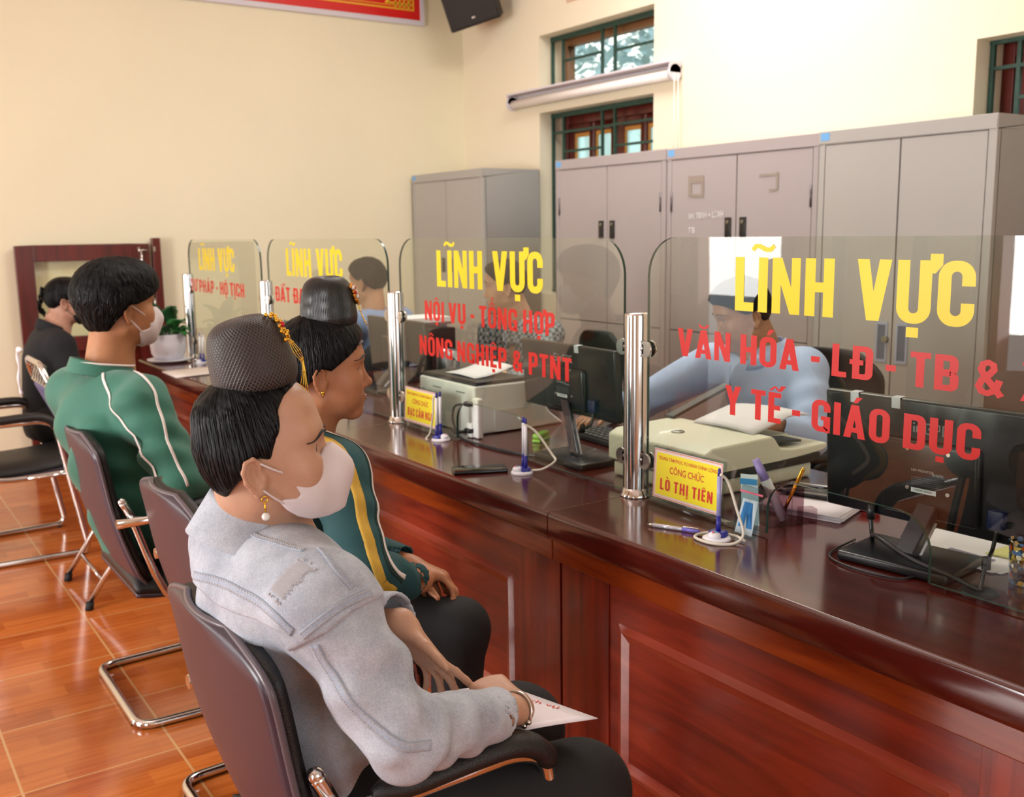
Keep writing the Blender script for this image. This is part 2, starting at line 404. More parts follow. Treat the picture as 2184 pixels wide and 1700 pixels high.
# ------------------------------------------------------------------ the room
YF, XR, YB, HC = 6.65, 4.124, -3.0, 3.6
def tile_floor():
    m = bpy.data.materials.new('wood_look_tile'); m.use_nodes = True; nt = m.node_tree; b = nt.nodes['Principled BSDF']
    L = nt.links.new
    tc = nd(nt, 'ShaderNodeTexCoord'); mp = nd(nt, 'ShaderNodeMapping'); mp.inputs['Location'].default_value = (-.685/.4, -3.11/.393, 0); mp.inputs['Scale'].default_value = (1/.4, 1/.393, 1)
    L(tc.outputs['Object'], mp.inputs['Vector']); sx = nd(nt, 'ShaderNodeSeparateXYZ'); L(mp.outputs[0], sx.inputs[0])
    def mth(op, a, bb=None, c=None):
        n = nd(nt, 'ShaderNodeMath', operation=op)
        for i, q in enumerate((a, bb, c)):
            if q is None: continue
            if isinstance(q, (int, float)): n.inputs[i].default_value = q
            else: L(q, n.inputs[i])
        return n.outputs[0]
    def line(c, wd):                       # distance from the joint lines
        f = mth('FRACT', mth('ADD', c, 100.5)); return mth('LESS_THAN', mth('ABSOLUTE', mth('SUBTRACT', f, .5)), wd)
    gx = line(sx.outputs[0], .0085); gy = line(sx.outputs[1], .0065); joint = mth('MAXIMUM', gx, gy)
    # printed strips inside the tile
    st = mth('MULTIPLY', sx.outputs[1], 5.0); rowi = mth('FLOOR', st)
    px = mth('ADD', mth('MULTIPLY', sx.outputs[0], 1.6), mth('MULTIPLY', rowi, .37)); coli = mth('FLOOR', px)
    wn = nd(nt, 'ShaderNodeTexWhiteNoise', noise_dimensions='2D'); cv = nd(nt, 'ShaderNodeCombineXYZ'); L(rowi, cv.inputs[0]); L(coli, cv.inputs[1]); L(cv.outputs[0], wn.inputs['Vector'])
    mp2 = nd(nt, 'ShaderNodeMapping'); mp2.inputs['Scale'].default_value = (3, 40, 1); L(tc.outputs['Object'], mp2.inputs['Vector'])
    gr = nd(nt, 'ShaderNodeTexNoise', Scale=1.4, Detail=6., Distortion=.7); L(mp2.outputs[0], gr.inputs['Vector'])
    v = mth('ADD', mth('MULTIPLY', gr.outputs['Fac'], .75), mth('MULTIPLY', wn.outputs['Value'], .3))
    r = nd(nt, 'ShaderNodeValToRGB'); e = r.color_ramp.elements; e[0].position = .25; e[1].position = .8
    e[0].color = (*lin('#a04a1b'), 1); e[1].color = (*lin('#cf7536'), 1); L(v, r.inputs[0])
    mx = nd(nt, 'ShaderNodeMix', data_type='RGBA'); L(joint, mx.inputs['Factor']); L(r.outputs[0], mx.inputs['A']); mx.inputs['B'].default_value = (*lin('#cd9a66'), 1)
    L(mx.outputs['Result'], b.inputs['Base Color']); b.inputs['Roughness'].default_value = .13; b.inputs['Specular IOR Level'].default_value = .6
    return m
g = G(); g.box((WOPP-.4, YB-.4, -.1), (XR+.4, YF+.3, 0)); fl = struct(g.build('floor', tile_floor()))
g = G(); g.box((WOPP-.2, YB-.2, HC), (XR+.3, YF+.2, HC+.1)); struct(g.build('ceiling', M_ceil))
g = G(); g.box((WOPP-.2, YF, 0), (XR+.3, YF+.2, HC)); struct(g.build('wall_far', M_wallF))
def wall_x(g, x0, x1, y0, y1, holes):
    """wall along Y with rectangular openings (ya, yb, za, zb), cut column by column"""
    ys = sorted({y0, y1, *[h[0] for h in holes], *[h[1] for h in holes]})
    for a, b in zip(ys[:-1], ys[1:]):
        z = 0
        for h in sorted([h for h in holes if h[0] <= a and h[1] >= b], key=lambda q: q[2]):
            if h[2] > z: g.box((x0, a, z), (x1, b, h[2]))
            z = h[3]
        if z < HC: g.box((x0, a, z), (x1, b, HC))
WT = .30
W1 = (4.54, 5.68); W2 = (1.39, 2.53)
g = G(); wall_x(g, XR, XR+WT, YB, YF, [(W1[0], W1[1], 1.0, 2.215), (W1[0], W1[1], 2.36, 2.715), (W2[0], W2[1], 1.0, 2.2), (W2[0], W2[1], 2.36, 2.71)])
wr = struct(g.build('wall_right', M_wallR))
D_OPP = [(5.35, 6.45), (2.1, 3.7), (-1.9, .1)]
g = G(); wall_x(g, WOPP-.2, WOPP, YB, YF, [(a, b, 0, 2.75) for a, b in D_OPP]); struct(g.build('wall_left', M_wallR))
g = G()
g.box((WOPP, YB-.2, 0), (-.1, YB, HC)); g.box((2.1, YB-.2, 0), (XR, YB, HC)); g.box((-.1, YB-.2, 0), (2.1, YB, .85)); g.box((-.1, YB-.2, 2.65), (2.1, YB, HC))
struct(g.build('wall_back', M_wallR))
# red wood door frames with folded-back glazed leaves in the entrance wall (seen mirrored in the screens)
for i, (a, b) in enumerate(D_OPP):
    g = G()
    for y in (a+.045, b-.045): g.box((WOPP-.12, y-.045, 0), (WOPP+.03, y+.045, 2.75))
    g.box((WOPP-.12, a+.09, 2.66), (WOPP+.03, b-.09, 2.75)); g.box((WOPP-.1, a+.09, 2.1), (WOPP, b-.09, 2.17))
    f = struct(g.build('door_%d' % (i+1), M_door, bevel=.006), 'red wood door frame in the entrance wall')
    for y, s in ((a+.02, -1), (b-.02, 1)):
        g = G(); x0 = WOPP+.04; y1 = y+s*.55
        lo, hi = min(y, y1), max(y, y1)
        for q in (lo, hi-.09): g.box((x0, q, .02), (x0+.04, q+.09, 2.1))
        for z in (.02, .75, 2.0): g.box((x0, lo+.09, z), (x0+.04, hi-.09, z+.1))
        g.box((x0+.012, lo+.09, .12), (x0+.028, hi-.09, .75))
        lf = struct(g.build('door_leaf', M_door, f, bevel=.004))
        g = G(); g.box((x0+.016, lo+.09, .85), (x0+.024, hi-.09, 2.0)); struct(g.build('door_glass', M_pane, lf))
# window openings in the right wall: iron grille, wooden casements, glass
def grille(y0, y1, z0, z1, zs, ys, bars=True):
    g = G(); x = XR+.108
    for y in (y0+.012, y1-.012): g.box((x-.009, y-.010, z0), (x+.009, y+.010, z1))
    for z in (z0+.01, z1-.016): g.box((x-.011, y0, z-.014), (x+.011, y1, z+.014))
    for y in ys: g.box((x-.008, y-.009, z0), (x+.008, y+.009, z1))
    for z, a, b in zs: g.box((x-.007, a, z-.0075), (x+.007, b, z+.0075))
    return g
VY = [.13, .53, .66]
def window(n, y0, y1):
    k = (y1-y0)/1.14; ys = [y1-.13, y1-.54, y1-.665]
    fx = XR+.20
    # fixed light on top
    g = G()
    for y in (y0, y1-.05): g.box((fx, y, 2.36), (fx+.07, y+.05, 2.715))
    g.box((fx, y0+.05, 2.66), (fx+.07, y1-.05, 2.715)); g.box((fx, y0+.05, 2.36), (fx+.07, y1-.05, 2.395))
    f = struct(g.build('window_%d' % n, mat('window_frame_brown', '#8a5f3d', .5), bevel=.004), 'small window above the cabinets with green iron grille')
    g = G(); g.box((fx+.03, y0+.05, 2.395), (fx+.036, y1-.05, 2.66)); struct(g.build('window_pane', M_pane, f))
    struct(grille(y0, y1, 2.362, 2.713, [(2.545, ys[1], ys[0]), (2.535, y0, ys[2])], ys).build('window_grille', M_green, f))
    # casement below
    g = G(); zt = 2.2
    for y in (y0, y1-.055): g.box((fx, y, 1.0), (fx+.08, y+.055, zt))
    g.box((fx, y0+.055, zt-.06), (fx+.08, y1-.055, zt+.012)); g.box((fx, y0+.055, 1.0), (fx+.08, y1-.055, 1.06))
    c = struct(g.build('window_%d' % (n+1), M_door, bevel=.004), 'red wood casement behind the green iron grille')
    mid = (y0+y1)/2
    for a, b in ((y0+.057, mid-.002), (mid+.002, y1-.057)):
        g = G(); wv = (b-a-3*.06)/2
        for q in (a, a+.06+wv, b-.06): g.box((fx+.01, q, 1.07), (fx+.055, q+.06, zt-.062))
        for z in (1.07, zt-.122): g.box((fx+.01, a+.06, z), (fx+.055, a+.06+wv, z+.06)); g.box((fx+.01, b-.06-wv, z), (fx+.055, b-.06, z+.06))
        s_ = struct(g.build('window_sash', M_door, c, bevel=.003))
        for q in (a+.06, b-.06-wv):
            g = G(); g.box((fx+.03, q, 1.13), (fx+.036, q+wv, zt-.122)); struct(g.build('window_pane', M_frost, s_))
            g = G()
            for (ya, yb, za, zb) in ((q, q+.012, 1.13, zt-.122), (q+wv-.012, q+wv, 1.13, zt-.122), (q+.012, q+wv-.012, zt-.147, zt-.122)):
                g.box((fx+.014, ya, za), (fx+.029, yb, zb))
            struct(g.build('window_bead', mat('varnished_bead', '#c98a3a', .4), s_))
    zs = [(2.085, y0, y1), (1.955, ys[1], ys[0]), (1.955, y0, ys[2]), (1.7, y0, y1), (1.4, y0, y1)]
    struct(grille(y0, y1, 1.01, 2.213, zs, ys).build('window_grille', M_green, c))
mf = bpy.data.materials.new('frosted_pane'); mf.use_nodes = True; nt = mf.node_tree; nt.nodes.remove(nt.nodes['Principled BSDF'])
t1 = nd(nt, 'ShaderNodeBsdfTranslucent'); t1.inputs[0].default_value = (*lin('#e6f3ee'), 1)
t2 = nd(nt, 'ShaderNodeBsdfTransparent'); t2.inputs[0].default_value = (*lin('#cfe3de'), 1)
mx = nd(nt, 'ShaderNodeMixShader'); mx.inputs[0].default_value = .45; nt.links.new(t1.outputs[0], mx.inputs[1]); nt.links.new(t2.outputs[0], mx.inputs[2])
nt.links.new(mx.outputs[0], nt.nodes['Material Output'].inputs['Surface']); M_frost = mf
window(1, *W1); window(3, *W2)
# two shallow vent blocks high on the right wall
for i, (y, z, wd, c) in enumerate(((5.28, 2.925, .17, '#d9b59a'), (2.47, 2.605, .1, '#b9bdb8'))):
    g = G(); g.box((XR-.006, y-wd/2, z-.055), (XR+.01, y+wd/2, z+.055)); struct(g.build('trim_%d' % (i+1), mat('vent_%d' % i, c, .7)), 'small painted vent block high on the wall')
# trees outside the right-hand windows
def tree(x, y, h, r, label, seed, col):
    rnd = random.Random(seed); t = thing('tree', label, 'tree', (x, y, 0))
    g = G(); g.tube([(x, y, -.5), (x+.05, y, h*.4), (x-.05, y+.1, h*.8)], [.14, .11, .05], 8); g.build('trunk', mat('bark', '#4a3a2c', .9), t)
    g = G()
    for _ in range(420):
        d = Vector((rnd.gauss(0, 1), rnd.gauss(0, 1), rnd.gauss(0, .8))); d.normalize(); p = Vector((x, y, h))+d*r*rnd.uniform(.35, 1)
        a = Vector((rnd.uniform(-1, 1), rnd.uniform(-1, 1), rnd.uniform(-.6, .6))).normalized(); b = a.cross(Vector((rnd.uniform(-1, 1), .3, 1))).normalized()
        l = rnd.uniform(.09, .17); wd = l*.4
        g.add([p-a*l, p+b*wd, p+a*l, p-b*wd], [(0, 1, 2, 3)])
    fo = g.build('foliage', mat(col[0], col[1], .6), t); fo['kind'] = 'stuff'
tree(8.0, 9.6, 3.7, 1.2, 'leafy tree outside the upper window beside the corner', 3, ('leaf', '#9db9c2'))
tree(11.6, 14.4, 4.6, 1.8, 'paler leafy tree farther outside the upper window', 5, ('leaf_pale', '#b5cbd2'))
g = G(); g.box((XR+.45, -6, -.6), (22, 22, -.5)); struct(g.build('ground', mat('yard', '#8d8a78', .9)))
# ------------------------------------------------------------------ red banner, loudspeaker, blind
t = thing('banner', 'red framed banner with gold border high on the far wall', 'banner', (2.3, YF-.02, 2.9))
BX0, BX1, BZ0, BZ1 = -.2, 3.79, 2.905, 3.58
g = G(); g.box((BX0+.03, YF-.022, BZ0+.03), (BX1-.03, YF-.008, BZ1-.03)); g.build('banner_panel', mat('banner_red', '#d81f1c', .35), t)
g = G()
o = [(BX0, YF-.03, BZ0), (BX1, YF-.03, BZ0), (BX1, YF-.03, BZ1), (BX0, YF-.03, BZ1)]; i_ = [(BX0+.035, YF-.03, BZ0+.035), (BX1-.035, YF-.03, BZ0+.035), (BX1-.035, YF-.03, BZ1-.035), (BX0+.035, YF-.03, BZ1-.035)]
g.ring(o, i_, (0, .026, 0)); g.build('banner_frame', mat('banner_frame_white', '#d9d4dd', .4), t, bevel=.003)
g = G(); y = YF-.0235
def hline(a, b, z, wd): g.box((a, y, z), (b, y+.002, z+wd))
def vline(x, a, b, wd): g.box((x, y, a), (x+wd, y+.002, b))
for off, wd in ((.095, .01), (.118, .005)):
    hline(BX0+off, BX1-off, BZ0+off, wd); hline(BX0+off, BX1-off, BZ1-off, wd); vline(BX0+off, BZ0+off, BZ1-off, wd); vline(BX1-off, BZ0+off, BZ1-off+wd, wd)
for k in range(4):                                   # stepped corner ornament
    hline(BX1-.30+.045*k, BX1-.1, BZ0+.13+.035*k, .012); vline(BX1-.135-.035*k, BZ0+.1, BZ0+.30-.045*k, .012)
g.tube(smooth_path([(BX1-.31, y, BZ0+.13), (BX1-.27, y, BZ0+.17), (BX1-.22, y, BZ0+.18), (BX1-.19, y, BZ0+.23), (BX1-.14, y, BZ0+.25), (BX1-.11, y, BZ0+.32)]), .012, 6)
g.build('gold_border', mat('banner_gold', '#f0c030', .4), t)

t = thing('loudspeaker', 'black loudspeaker tilted on its bracket high in the wall corner', 'loudspeaker', (3.9, 6.2, 3.1))
Ms = Matrix.Translation((3.815, 6.105, 3.11)) @ Matrix.Rotation(math.radians(-128), 4, 'Z') @ Matrix.Rotation(math.radians(17), 4, 'Y') @ Matrix.Rotation(math.radians(16), 4, 'X')
g = G(); g.rbox((0, 0, 0), (.12, .18, .28), .012)
g.v = [tuple(Ms @ Vector(p)) for p in g.v]; g.build('cabinet', mat('speaker_black', '#241f1e', .55), t)
g = G(); g.rbox((.123, 0, 0), (.006, .166, .266), .005); g.v = [tuple(Ms @ Vector(p)) for p in g.v]; g.build('grille', mat('speaker_grille', '#2a2524', .7, bump=.5, bscale=500), t)
g = G(); g.rbox((.131, 0, -.225), (.002, .012, .006), .001); g.v = [tuple(Ms @ Vector(p)) for p in g.v]; g.build('badge', mat('badge', '#c9bdb8', .3, .8), t)
g = G(); g.tube([Ms @ Vector((-.1, 0, .05)), (4.0, 6.4, 3.2), (4.0, 6.645, 3.2)], .018, 8); g.rbox((4.0, 6.64, 3.2), (.05, .01, .07), .004); g.build('bracket', M_blackp, t)

t = thing('roller_blind', 'rolled up white roller blind mounted between the two window openings', 'blind', (4.06, 5.12, 2.3))
by0, by1 = 4.30, 5.93
g = G(); g.box((4.018, by0, 2.348), (4.10, by1, 2.362)); g.box((4.112, by0, 2.335), (4.1238, by1, 2.362)); g.box((4.10, by0, 2.35), (4.112, by1, 2.362)); g.build('head_rail', mat('blind_white', '#d9d0d6', .4), t, bevel=.003)
g = G(); g.cyl((4.07, by0+.02, 2.29), (4.07, by1-.02, 2.29), .029, n=24); g.build('fabric_roll', mat('blind_fabric', '#efe6e0', .7), t)
for y in (by0, by1-.012):
    g = G(); g.cyl((4.07, y, 2.297), (4.07, y+.02, 2.297), .046, n=24); g.box((4.028, y, 2.297), (4.11, y+.012, 2.35)); g.build('end_cap', mat('blind_white', '#d9d0d6', .4), t)
g = G(); g.tube([(4.055, by0-.006, 2.29), (4.055, by0-.006, 1.86)], .002, 6); g.tube([(4.085, by0-.006, 2.29), (4.085, by0-.006, 1.86)], .002, 6); g.build('pull_cord', M_white, t)

# ------------------------------------------------------------------ steel cabinets
def cabinet(name, label, x0, x1, y0, y1, z1, front, m, style, group='grey steel filing cabinets'):
    """front '-x' : doors face the counter"""
    t = thing('filing_cabinet', label, 'cabinet', ((x0+x1)/2, (y0+y1)/2, 0), 0, group)
    g = G(); fr = .035; th = .018
    g.box((x0+.02, y0, 0), (x1, y0+.012, z1-.05)); g.box((x0+.02, y1-.012, 0), (x1, y1, z1-.05)); g.box((x1-.01, y0, 0), (x1, y1, z1-.05))
    g.box((x0, y0, z1-.055), (x1, y1, z1)); g.box((x0+.02, y0, 0), (x1, y1, .09))
    for a in (y0, y1-fr): g.box((x0, a, 0), (x0+.03, a+fr, z1-.055))
    g.box((x0, y0+fr, 0), (x0+.03, y1-fr, .06))
    g.build('carcass', m, t, bevel=.003)
    g = G(); g.box((x0+.03, y0+.013, .09), (x0+.034, y1-.013, z1-.056)); g.build('dark_interior', M_seam, t)
    mid = (y0+y1)/2; zlo, zhi = .065, z1-.06
    if style == 'split':
        rows = [(.065, .90), (.905, zhi)]
    else: rows = [(zlo, zhi)]
    for za, zb in rows:
        for k, (a, b) in enumerate(((y0+fr+.003, mid-.003), (mid+.003, y1-fr-.003))):
            g = G(); g.box((x0+.002, a, za), (x0+.02, b, zb)); d = g.build('door', m, t, bevel=.002)
            in_y = b-.045 if k == 0 else a+.045                     # handle near the middle
            if style == 'recess':
                g = G(); g.ring([(x0-.001, in_y-.028, .862), (x0-.001, in_y+.028, .862), (x0-.001, in_y+.028, 1.032), (x0-.001, in_y-.028, 1.032)], [(x0-.001, in_y-.019, .874), (x0-.001, in_y+.019, .874), (x0-.001, in_y+.019, 1.02), (x0-.001, in_y-.019, 1.02)], (.004, 0, 0))
                g.build('handle', mat('handle_grey', '#9fa6ba', .35), d)
                g = G(); g.box((x0+.0008, in_y-.019, .874), (x0+.0018, in_y+.019, 1.02)); lab(g.build('handle_recess', mat('handle_dark', '#5d6474', .4), d), 'dark recess of the door handle')
                if k == 0: g = G(); g.cyl((x0-.012, in_y+.075, .96), (x0+.003, in_y+.075, .96), .014, n=14); g.build('lock', mat('lock_brass', '#8a8676', .3, .9), d)
            elif za > .5 or style != 'split':
                hz = 1.43 if style == 'split' else 1.2
                g = G(); g.rbox((x0-.001, in_y, hz), (.004, .02, .05), .002); h = g.build('handle', mat('handle_black', '#191716', .35), d)
                g = G(); g.cyl((x0-.009, in_y, hz+.028), (x0-.003, in_y, hz+.028), .009, n=12); g.build('lock', mat('lock_brass', '#8a8676', .3, .9), h)
            if style == 'split' and za > .5:
                hy = a+.002 if k == 0 else b-.002
                g = G(); g.cyl((x0+.0, hy, zb-.26), (x0+.0, hy, zb-.16), .006, n=8); g.build('hinge', mat('hinge_grey', '#6a6365', .4, .6), d)
    g = G(); g.box((x0-.001, y1-.058, z1-.04), (x0+.001, y1-.012, z1-.008)); lab(g.build('sticker', mat('sticker_blue', '#6fa8dc', .5), t), 'small blue inventory sticker')
    return t
cabinet('c', 'grey steel cabinet standing in the room corner, plain side towards the windows', 3.64, 4.1, 5.66, 6.62, 1.842, '-x', M_cabs, 'plain')
cabinet('c', 'grey two-door steel cabinet under the small barred window', 3.665, 4.115, 3.935, 4.895, 1.838, '-x', M_cab, 'split')
c3 = cabinet('c', 'grey steel cabinet with chalk writing and tape marks on its doors', 3.665, 4.115, 2.957, 3.932, 1.835, '-x', M_cab, 'split')
cabinet('c', 'pale grey steel cabinet with recessed handles, last of the row', 3.64, 4.11, 2.13, 2.945, 1.835, '-x', M_cabs, 'recess')
# tape marks and white chalk on the third cabinet
mt = mat('tape_stain', '#96887c', .7); mc = mat('white_marker', '#e9e6e4', .6)
g = G(); x = 3.6645
for (a, b, z0, z1) in ((3.77, 3.66, 1.655, 1.69), (3.77, 3.745, 1.59, 1.655), (3.68, 3.66, 1.6, 1.655), (3.745, 3.66, 1.585, 1.6)): g.box((x-.0006, b, z0), (x, a, z1))
lab(g.build('tape_mark', mt, c3), 'brown residue of peeled tape'); g = G()
for (a, b, z0, z1) in ((3.30, 3.2, 1.665, 1.675), (3.2, 3.185, 1.6, 1.68), (3.24, 3.2, 1.595, 1.605)): g.box((x-.0006, b, z0), (x, a, z1))
lab(g.build('tape_mark', mt, c3), 'brown residue of peeled tape')
small_text('VH. TBXH + LĐXH', (x-.0008, 3.765, 1.475), (0, -1, .04), (0, 0, 1), .03, 'chalk_writing', mc, c3, .24)
small_text('TB', (x-.0008, 3.765, 1.405), (0, -1, .04), (0, 0, 1), .03, 'chalk_writing', mc, c3)

# ------------------------------------------------------------------ wooden half-height gate at the far wall
t = thing('wooden_gate', 'dark red half-height wooden gate with glass pane against the far wall', 'gate', (1.35, 6.6, 0))
g = G(); y0, y1 = 6.575, 6.615
for x in (.94, 1.615): g.box((x, y0, .015), (x+.1, y1, 1.385))
g.box((1.04, y0, 1.29), (1.615, y1, 1.385)); g.box((1.04, y0, .74), (1.615, y1, .83)); g.box((1.04, y0, .015), (1.615, y1, .12))
fr = g.build('gate_frame', M_door, t, bevel=.004)
g = G(); g.box((1.04, y0+.012, .12), (1.615, y1-.012, .74)); g.build('lower_panel', M_wine, t)
g = G(); g.box((1.04, y0+.017, .83), (1.615, y1-.017, 1.29)); g.build('glass_pane', M_pane, t)
g = G(); g.box((1.735, 6.57, 0), (1.785, 6.62, 1.42)); g.build('gate_post', M_door, t, bevel=.004)
for z in (.3, 1.0):
    g = G(); g.cyl((1.725, 6.572, z-.04), (1.725, 6.572, z+.04), .008, n=10); g.build('hinge', M_steel, t)
g = G(); g.box((1.655, 6.568, 1.21), (1.67, 6.576, 1.325)); g.tube([(1.64, 6.56, 1.345), (1.70, 6.56, 1.345)], .006, 8); g.tube([(1.662, 6.562, 1.22), (1.662, 6.562, 1.345)], .006, 8); g.box((1.64, 6.563, 1.335), (1.655, 6.576, 1.365)); g.box((1.735, 6.56, 1.335), (1.75, 6.571, 1.365))
lab(g.build('bolt', M_steel, t), 'steel sliding bolt')

# ------------------------------------------------------------------ the counter: four desks in a row
ZT = .75
DY = [(.62, 1.912), (1.914, 3.195), (3.197, 4.462), (4.464, 5.78)]
DL = ['red mahogany counter desk nearest the camera, holding the yellow name plate and big monitor',
      'red mahogany counter desk with the phone on it, second from the camera',
      'red mahogany counter desk in front of the man in the green jacket',
      'red mahogany counter desk at the far end carrying the potted plant']
for (a, b), l in zip(DY, DL):
    t = thing('counter_desk', l, 'desk', (1.8, (a+b)/2, 0), 0, 'mahogany service counter desks')
    g = G(); prof = [(2.26, .69), (2.26, .75), (1.408, .75), (1.402, .745), (1.40, .738), (1.401, .69), (1.404, .681), (1.412, .678)]
    g.prism([(x, a, z) for x, z in prof], (0, b-a, 0)); g.build('desk_top', M_top, t, bevel=.0015)
    g = G(); g.box((1.415, a, .625), (1.44, b, .678)); g.build('apron', M_orange, t, bevel=.003)
    g = G(); g.box((1.445, a+.004, .1), (1.462, b-.004, .626))
    fp = g.build('front_panel', M_red, t)
    for s in (a+.004, b-.184):
        g = G(); g.box((1.4405, s, .1), (1.4452, s+.18, .625)); g.build('stile', M_redv, t, bevel=.001)
    # recessed panel with a mitred moulding
    pa, pb, za, zb = a+.215, b-.215, .15, .525
    g = G(); o = [(1.4455, pa, za), (1.4455, pb, za), (1.4455, pb, zb), (1.4455, pa, zb)]
    i_ = [(1.438, pa+.018, za+.018), (1.438, pb-.018, za+.018), (1.438, pb-.018, zb-.018), (1.438, pa+.018, zb-.018)]
    j_ = [(1.4455, pa+.04, za+.04), (1.4455, pb-.04, za+.04), (1.4455, pb-.04, zb-.04), (1.4455, pa+.04, zb-.04)]
    v = o+i_+j_
    g.add(v, [(k, (k+1) % 4, 4+(k+1) % 4, 4+k) for k in range(4)]+[(4+k, 4+(k+1) % 4, 8+(k+1) % 4, 8+k) for k in range(4)])
    g.build('panel_moulding', wood('moulding_wood', '#84301f', '#a84a36', 1, .2, .6), t)
    g = G(); g.box((1.452, a, 0), (1.47, b, .1)); g.build('base_board', mat('base_board', '#7a3a34', .4, noise=.1), t)
    for s in (a+.002, b-.022):
        g = G(); g.box((1.462, s, 0), (2.2, s+.02, .69)); g.build('side_panel', M_wine, t)
# grommet holes with black liners on the nearest desk
t0 = bpy.data.objects['counter_desk']
g = G(); g.lathe([(.034, .7505), (.034, .7525), (.026, .7525), (.026, .7508)], (1.722, .985, 0), 24); g.lathe([(.026, .7508), (0.0005, .7508)], (1.722, .985, 0), 24)
lab(g.build('cable_grommet', mat('grommet_black', '#0d0b0b', .5), t0), 'black cable hole in the desk top')

# ------------------------------------------------------------------ chrome posts and glass screens with lettering
GX = 1.675
PY = [.6, 1.9, 3.197, 4.468, 5.665]
PLAB = [None, 'polished steel post between the two nearest glass screens', 'polished steel post beside the second yellow name plate', 'polished steel post behind the net-covered hair bun', 'polished steel post behind the potted plant']
proto = None
for y, l in zip(PY, PLAB):
    if l is None: continue
    if proto is None:
        t = thing('steel_post', l, 'post', (GX, y, ZT), 0, 'polished steel posts on the counter')
        g = G(); g.lathe([(.0005, .473), (.027, .473), (.030, .470), (.0305, .466), (.0305, .02)], (GX, y, ZT), 36); g.build('tube', M_chrome, t)
        g = G(); g.lathe([(.0305, .022), (.034, .018), (.036, .010), (.040, .004), (.040, 0.0), (.0005, 0.0)], (GX, y, ZT), 36); g.build('base_flange', M_chrome, t)
        for s in (-1, 1):
            for z in (.10, .385):
                g = G(); g.cyl((GX, y+s*.028, ZT+z), (GX, y+s*.0365, ZT+z), .013, n=18); g.cyl((GX-.012, y+s*.044, ZT+z), (GX-.006, y+s*.044, ZT+z), .021, n=24); g.cyl((GX+.006, y+s*.044, ZT+z), (GX+.012, y+s*.044, ZT+z), .021, n=24)
                g.box((GX-.012, y+s*.0365-.003, ZT+z-.012), (GX+.012, y+s*.0365+.003, ZT+z+.012)); g.build('glass_clip', M_steel, t)
        proto = t
    else: dup(proto, (GX, y, ZT), 0, l)
def screen_outline(y0, y1, ya, yb, z0=.757, z1=1.41, r=.095, ro=.075, zo=.885, n=8):
    """closed outline (y, z): far end y1, near end y0, pass-through between ya and yb"""
    P = [(y1, z0)]
    P += [(y1-r+r*math.cos(PI-PI/2*k/n)*-1, z1-r+r*math.sin(PI-PI/2*k/n)) for k in range(n+1)]
    P += [(y0+r-r*math.sin(PI/2*k/n), z1-r+r*math.cos(PI/2*k/n)) for k in range(n+1)]
    P += [(y0, z0), (ya, z0)]
    P += [(ya+ro-ro*math.cos(PI/2*k/n), zo-ro+ro*math.sin(PI/2*k/n)) for k in range(n+1)]
    P += [(yb-ro+ro*math.sin(PI/2*k/n), zo-ro+ro*math.cos(PI/2*k/n)) for k in range(n+1)]
    P += [(yb, z0)]
    return P
SCR = [(.645, 1.855, 1.06, 1.46, 'nearest glass screen, lettered VĂN HÓA, before the blue-shirted man'),
       (1.945, 3.152, 2.385, 2.785, 'glass counter screen lettered NỘI VỤ beside the white printer'),
       (3.242, 4.423, 3.63, 4.03, 'glass counter screen lettered ĐẤT ĐAI behind the plain black bun'),
       (4.513, 5.62, 4.87, 5.27, 'glass counter screen lettered TƯ PHÁP at the far end of the counter')]
TXT = [[('LĨNH VỰC', 1.566, 1.000, 1.248, .118, 0), ('VĂN HÓA - LĐ - TB & XH', 1.747, .800, 1.130, .066, 1), ('Y TẾ - GIÁO DỤC', 1.59, .972, 1.010, .067, 1)],
       [('LĨNH VỰC', 2.886, 2.292, 1.253, .118, 0), ('NỘI VỤ - TỔNG HỢP', 2.974, 2.238, 1.137, .066, 1), ('NÔNG NGHIỆP & PTNT', 3.017, 2.162, 1.016, .066, 1)],
       [('LĨNH VỰC', 4.192, 3.617, 1.252, .118, 0), ('ĐẤT ĐAI', 4.344, 3.985, 1.135, .066, 1)],
       [('LĨNH VỰC', 5.431, 4.864, 1.249, .116, 0), ('TƯ PHÁP - HỘ TỊCH', 5.599, 4.745, 1.130, .066, 1)]]
for (y0, y1, ya, yb, l), tx in zip(SCR, TXT):
    t = thing('glass_screen', l, 'glass screen', (GX, (y0+y1)/2, ZT), 0, 'lettered glass screens on the counter')
    P = screen_outline(y0, y1, ya, yb); TH = .008
    g = G(); g.prism([(GX-TH/2, y, z) for y, z in P], (TH, 0, 0))
    bm = None
    o = g.build('pane', M_glass, t)
    # darker polished edge running round the sheet
    me = o.data; me.materials.append(M_edge)
    for p in me.polygons:
        if abs(p.normal.x) < .5: p.material_index = 1
    for s, ya_, yb_, z, h, c in tx:
        sp = .36 if c else .42; tot = set_line(s, .10, sp)[1]; k_ = (ya_-yb_)/tot; x_ = 0
        for wd_ in s.split(' '):                       # word by word
            wl = set_line(wd_, .10, sp)[1]
            g = G(); letter_line(g, wd_, (GX-TH/2-.0006, ya_-x_*k_, z), (0, -1, 0), (0, 0, 1), h, wl*k_, track=.10, space=sp); x_ += wl+sp
            o = g.build('lettering', M_redv_l if c else M_yellow, t); lab(o, 'yellow heading' if c == 0 else 'red lettering')
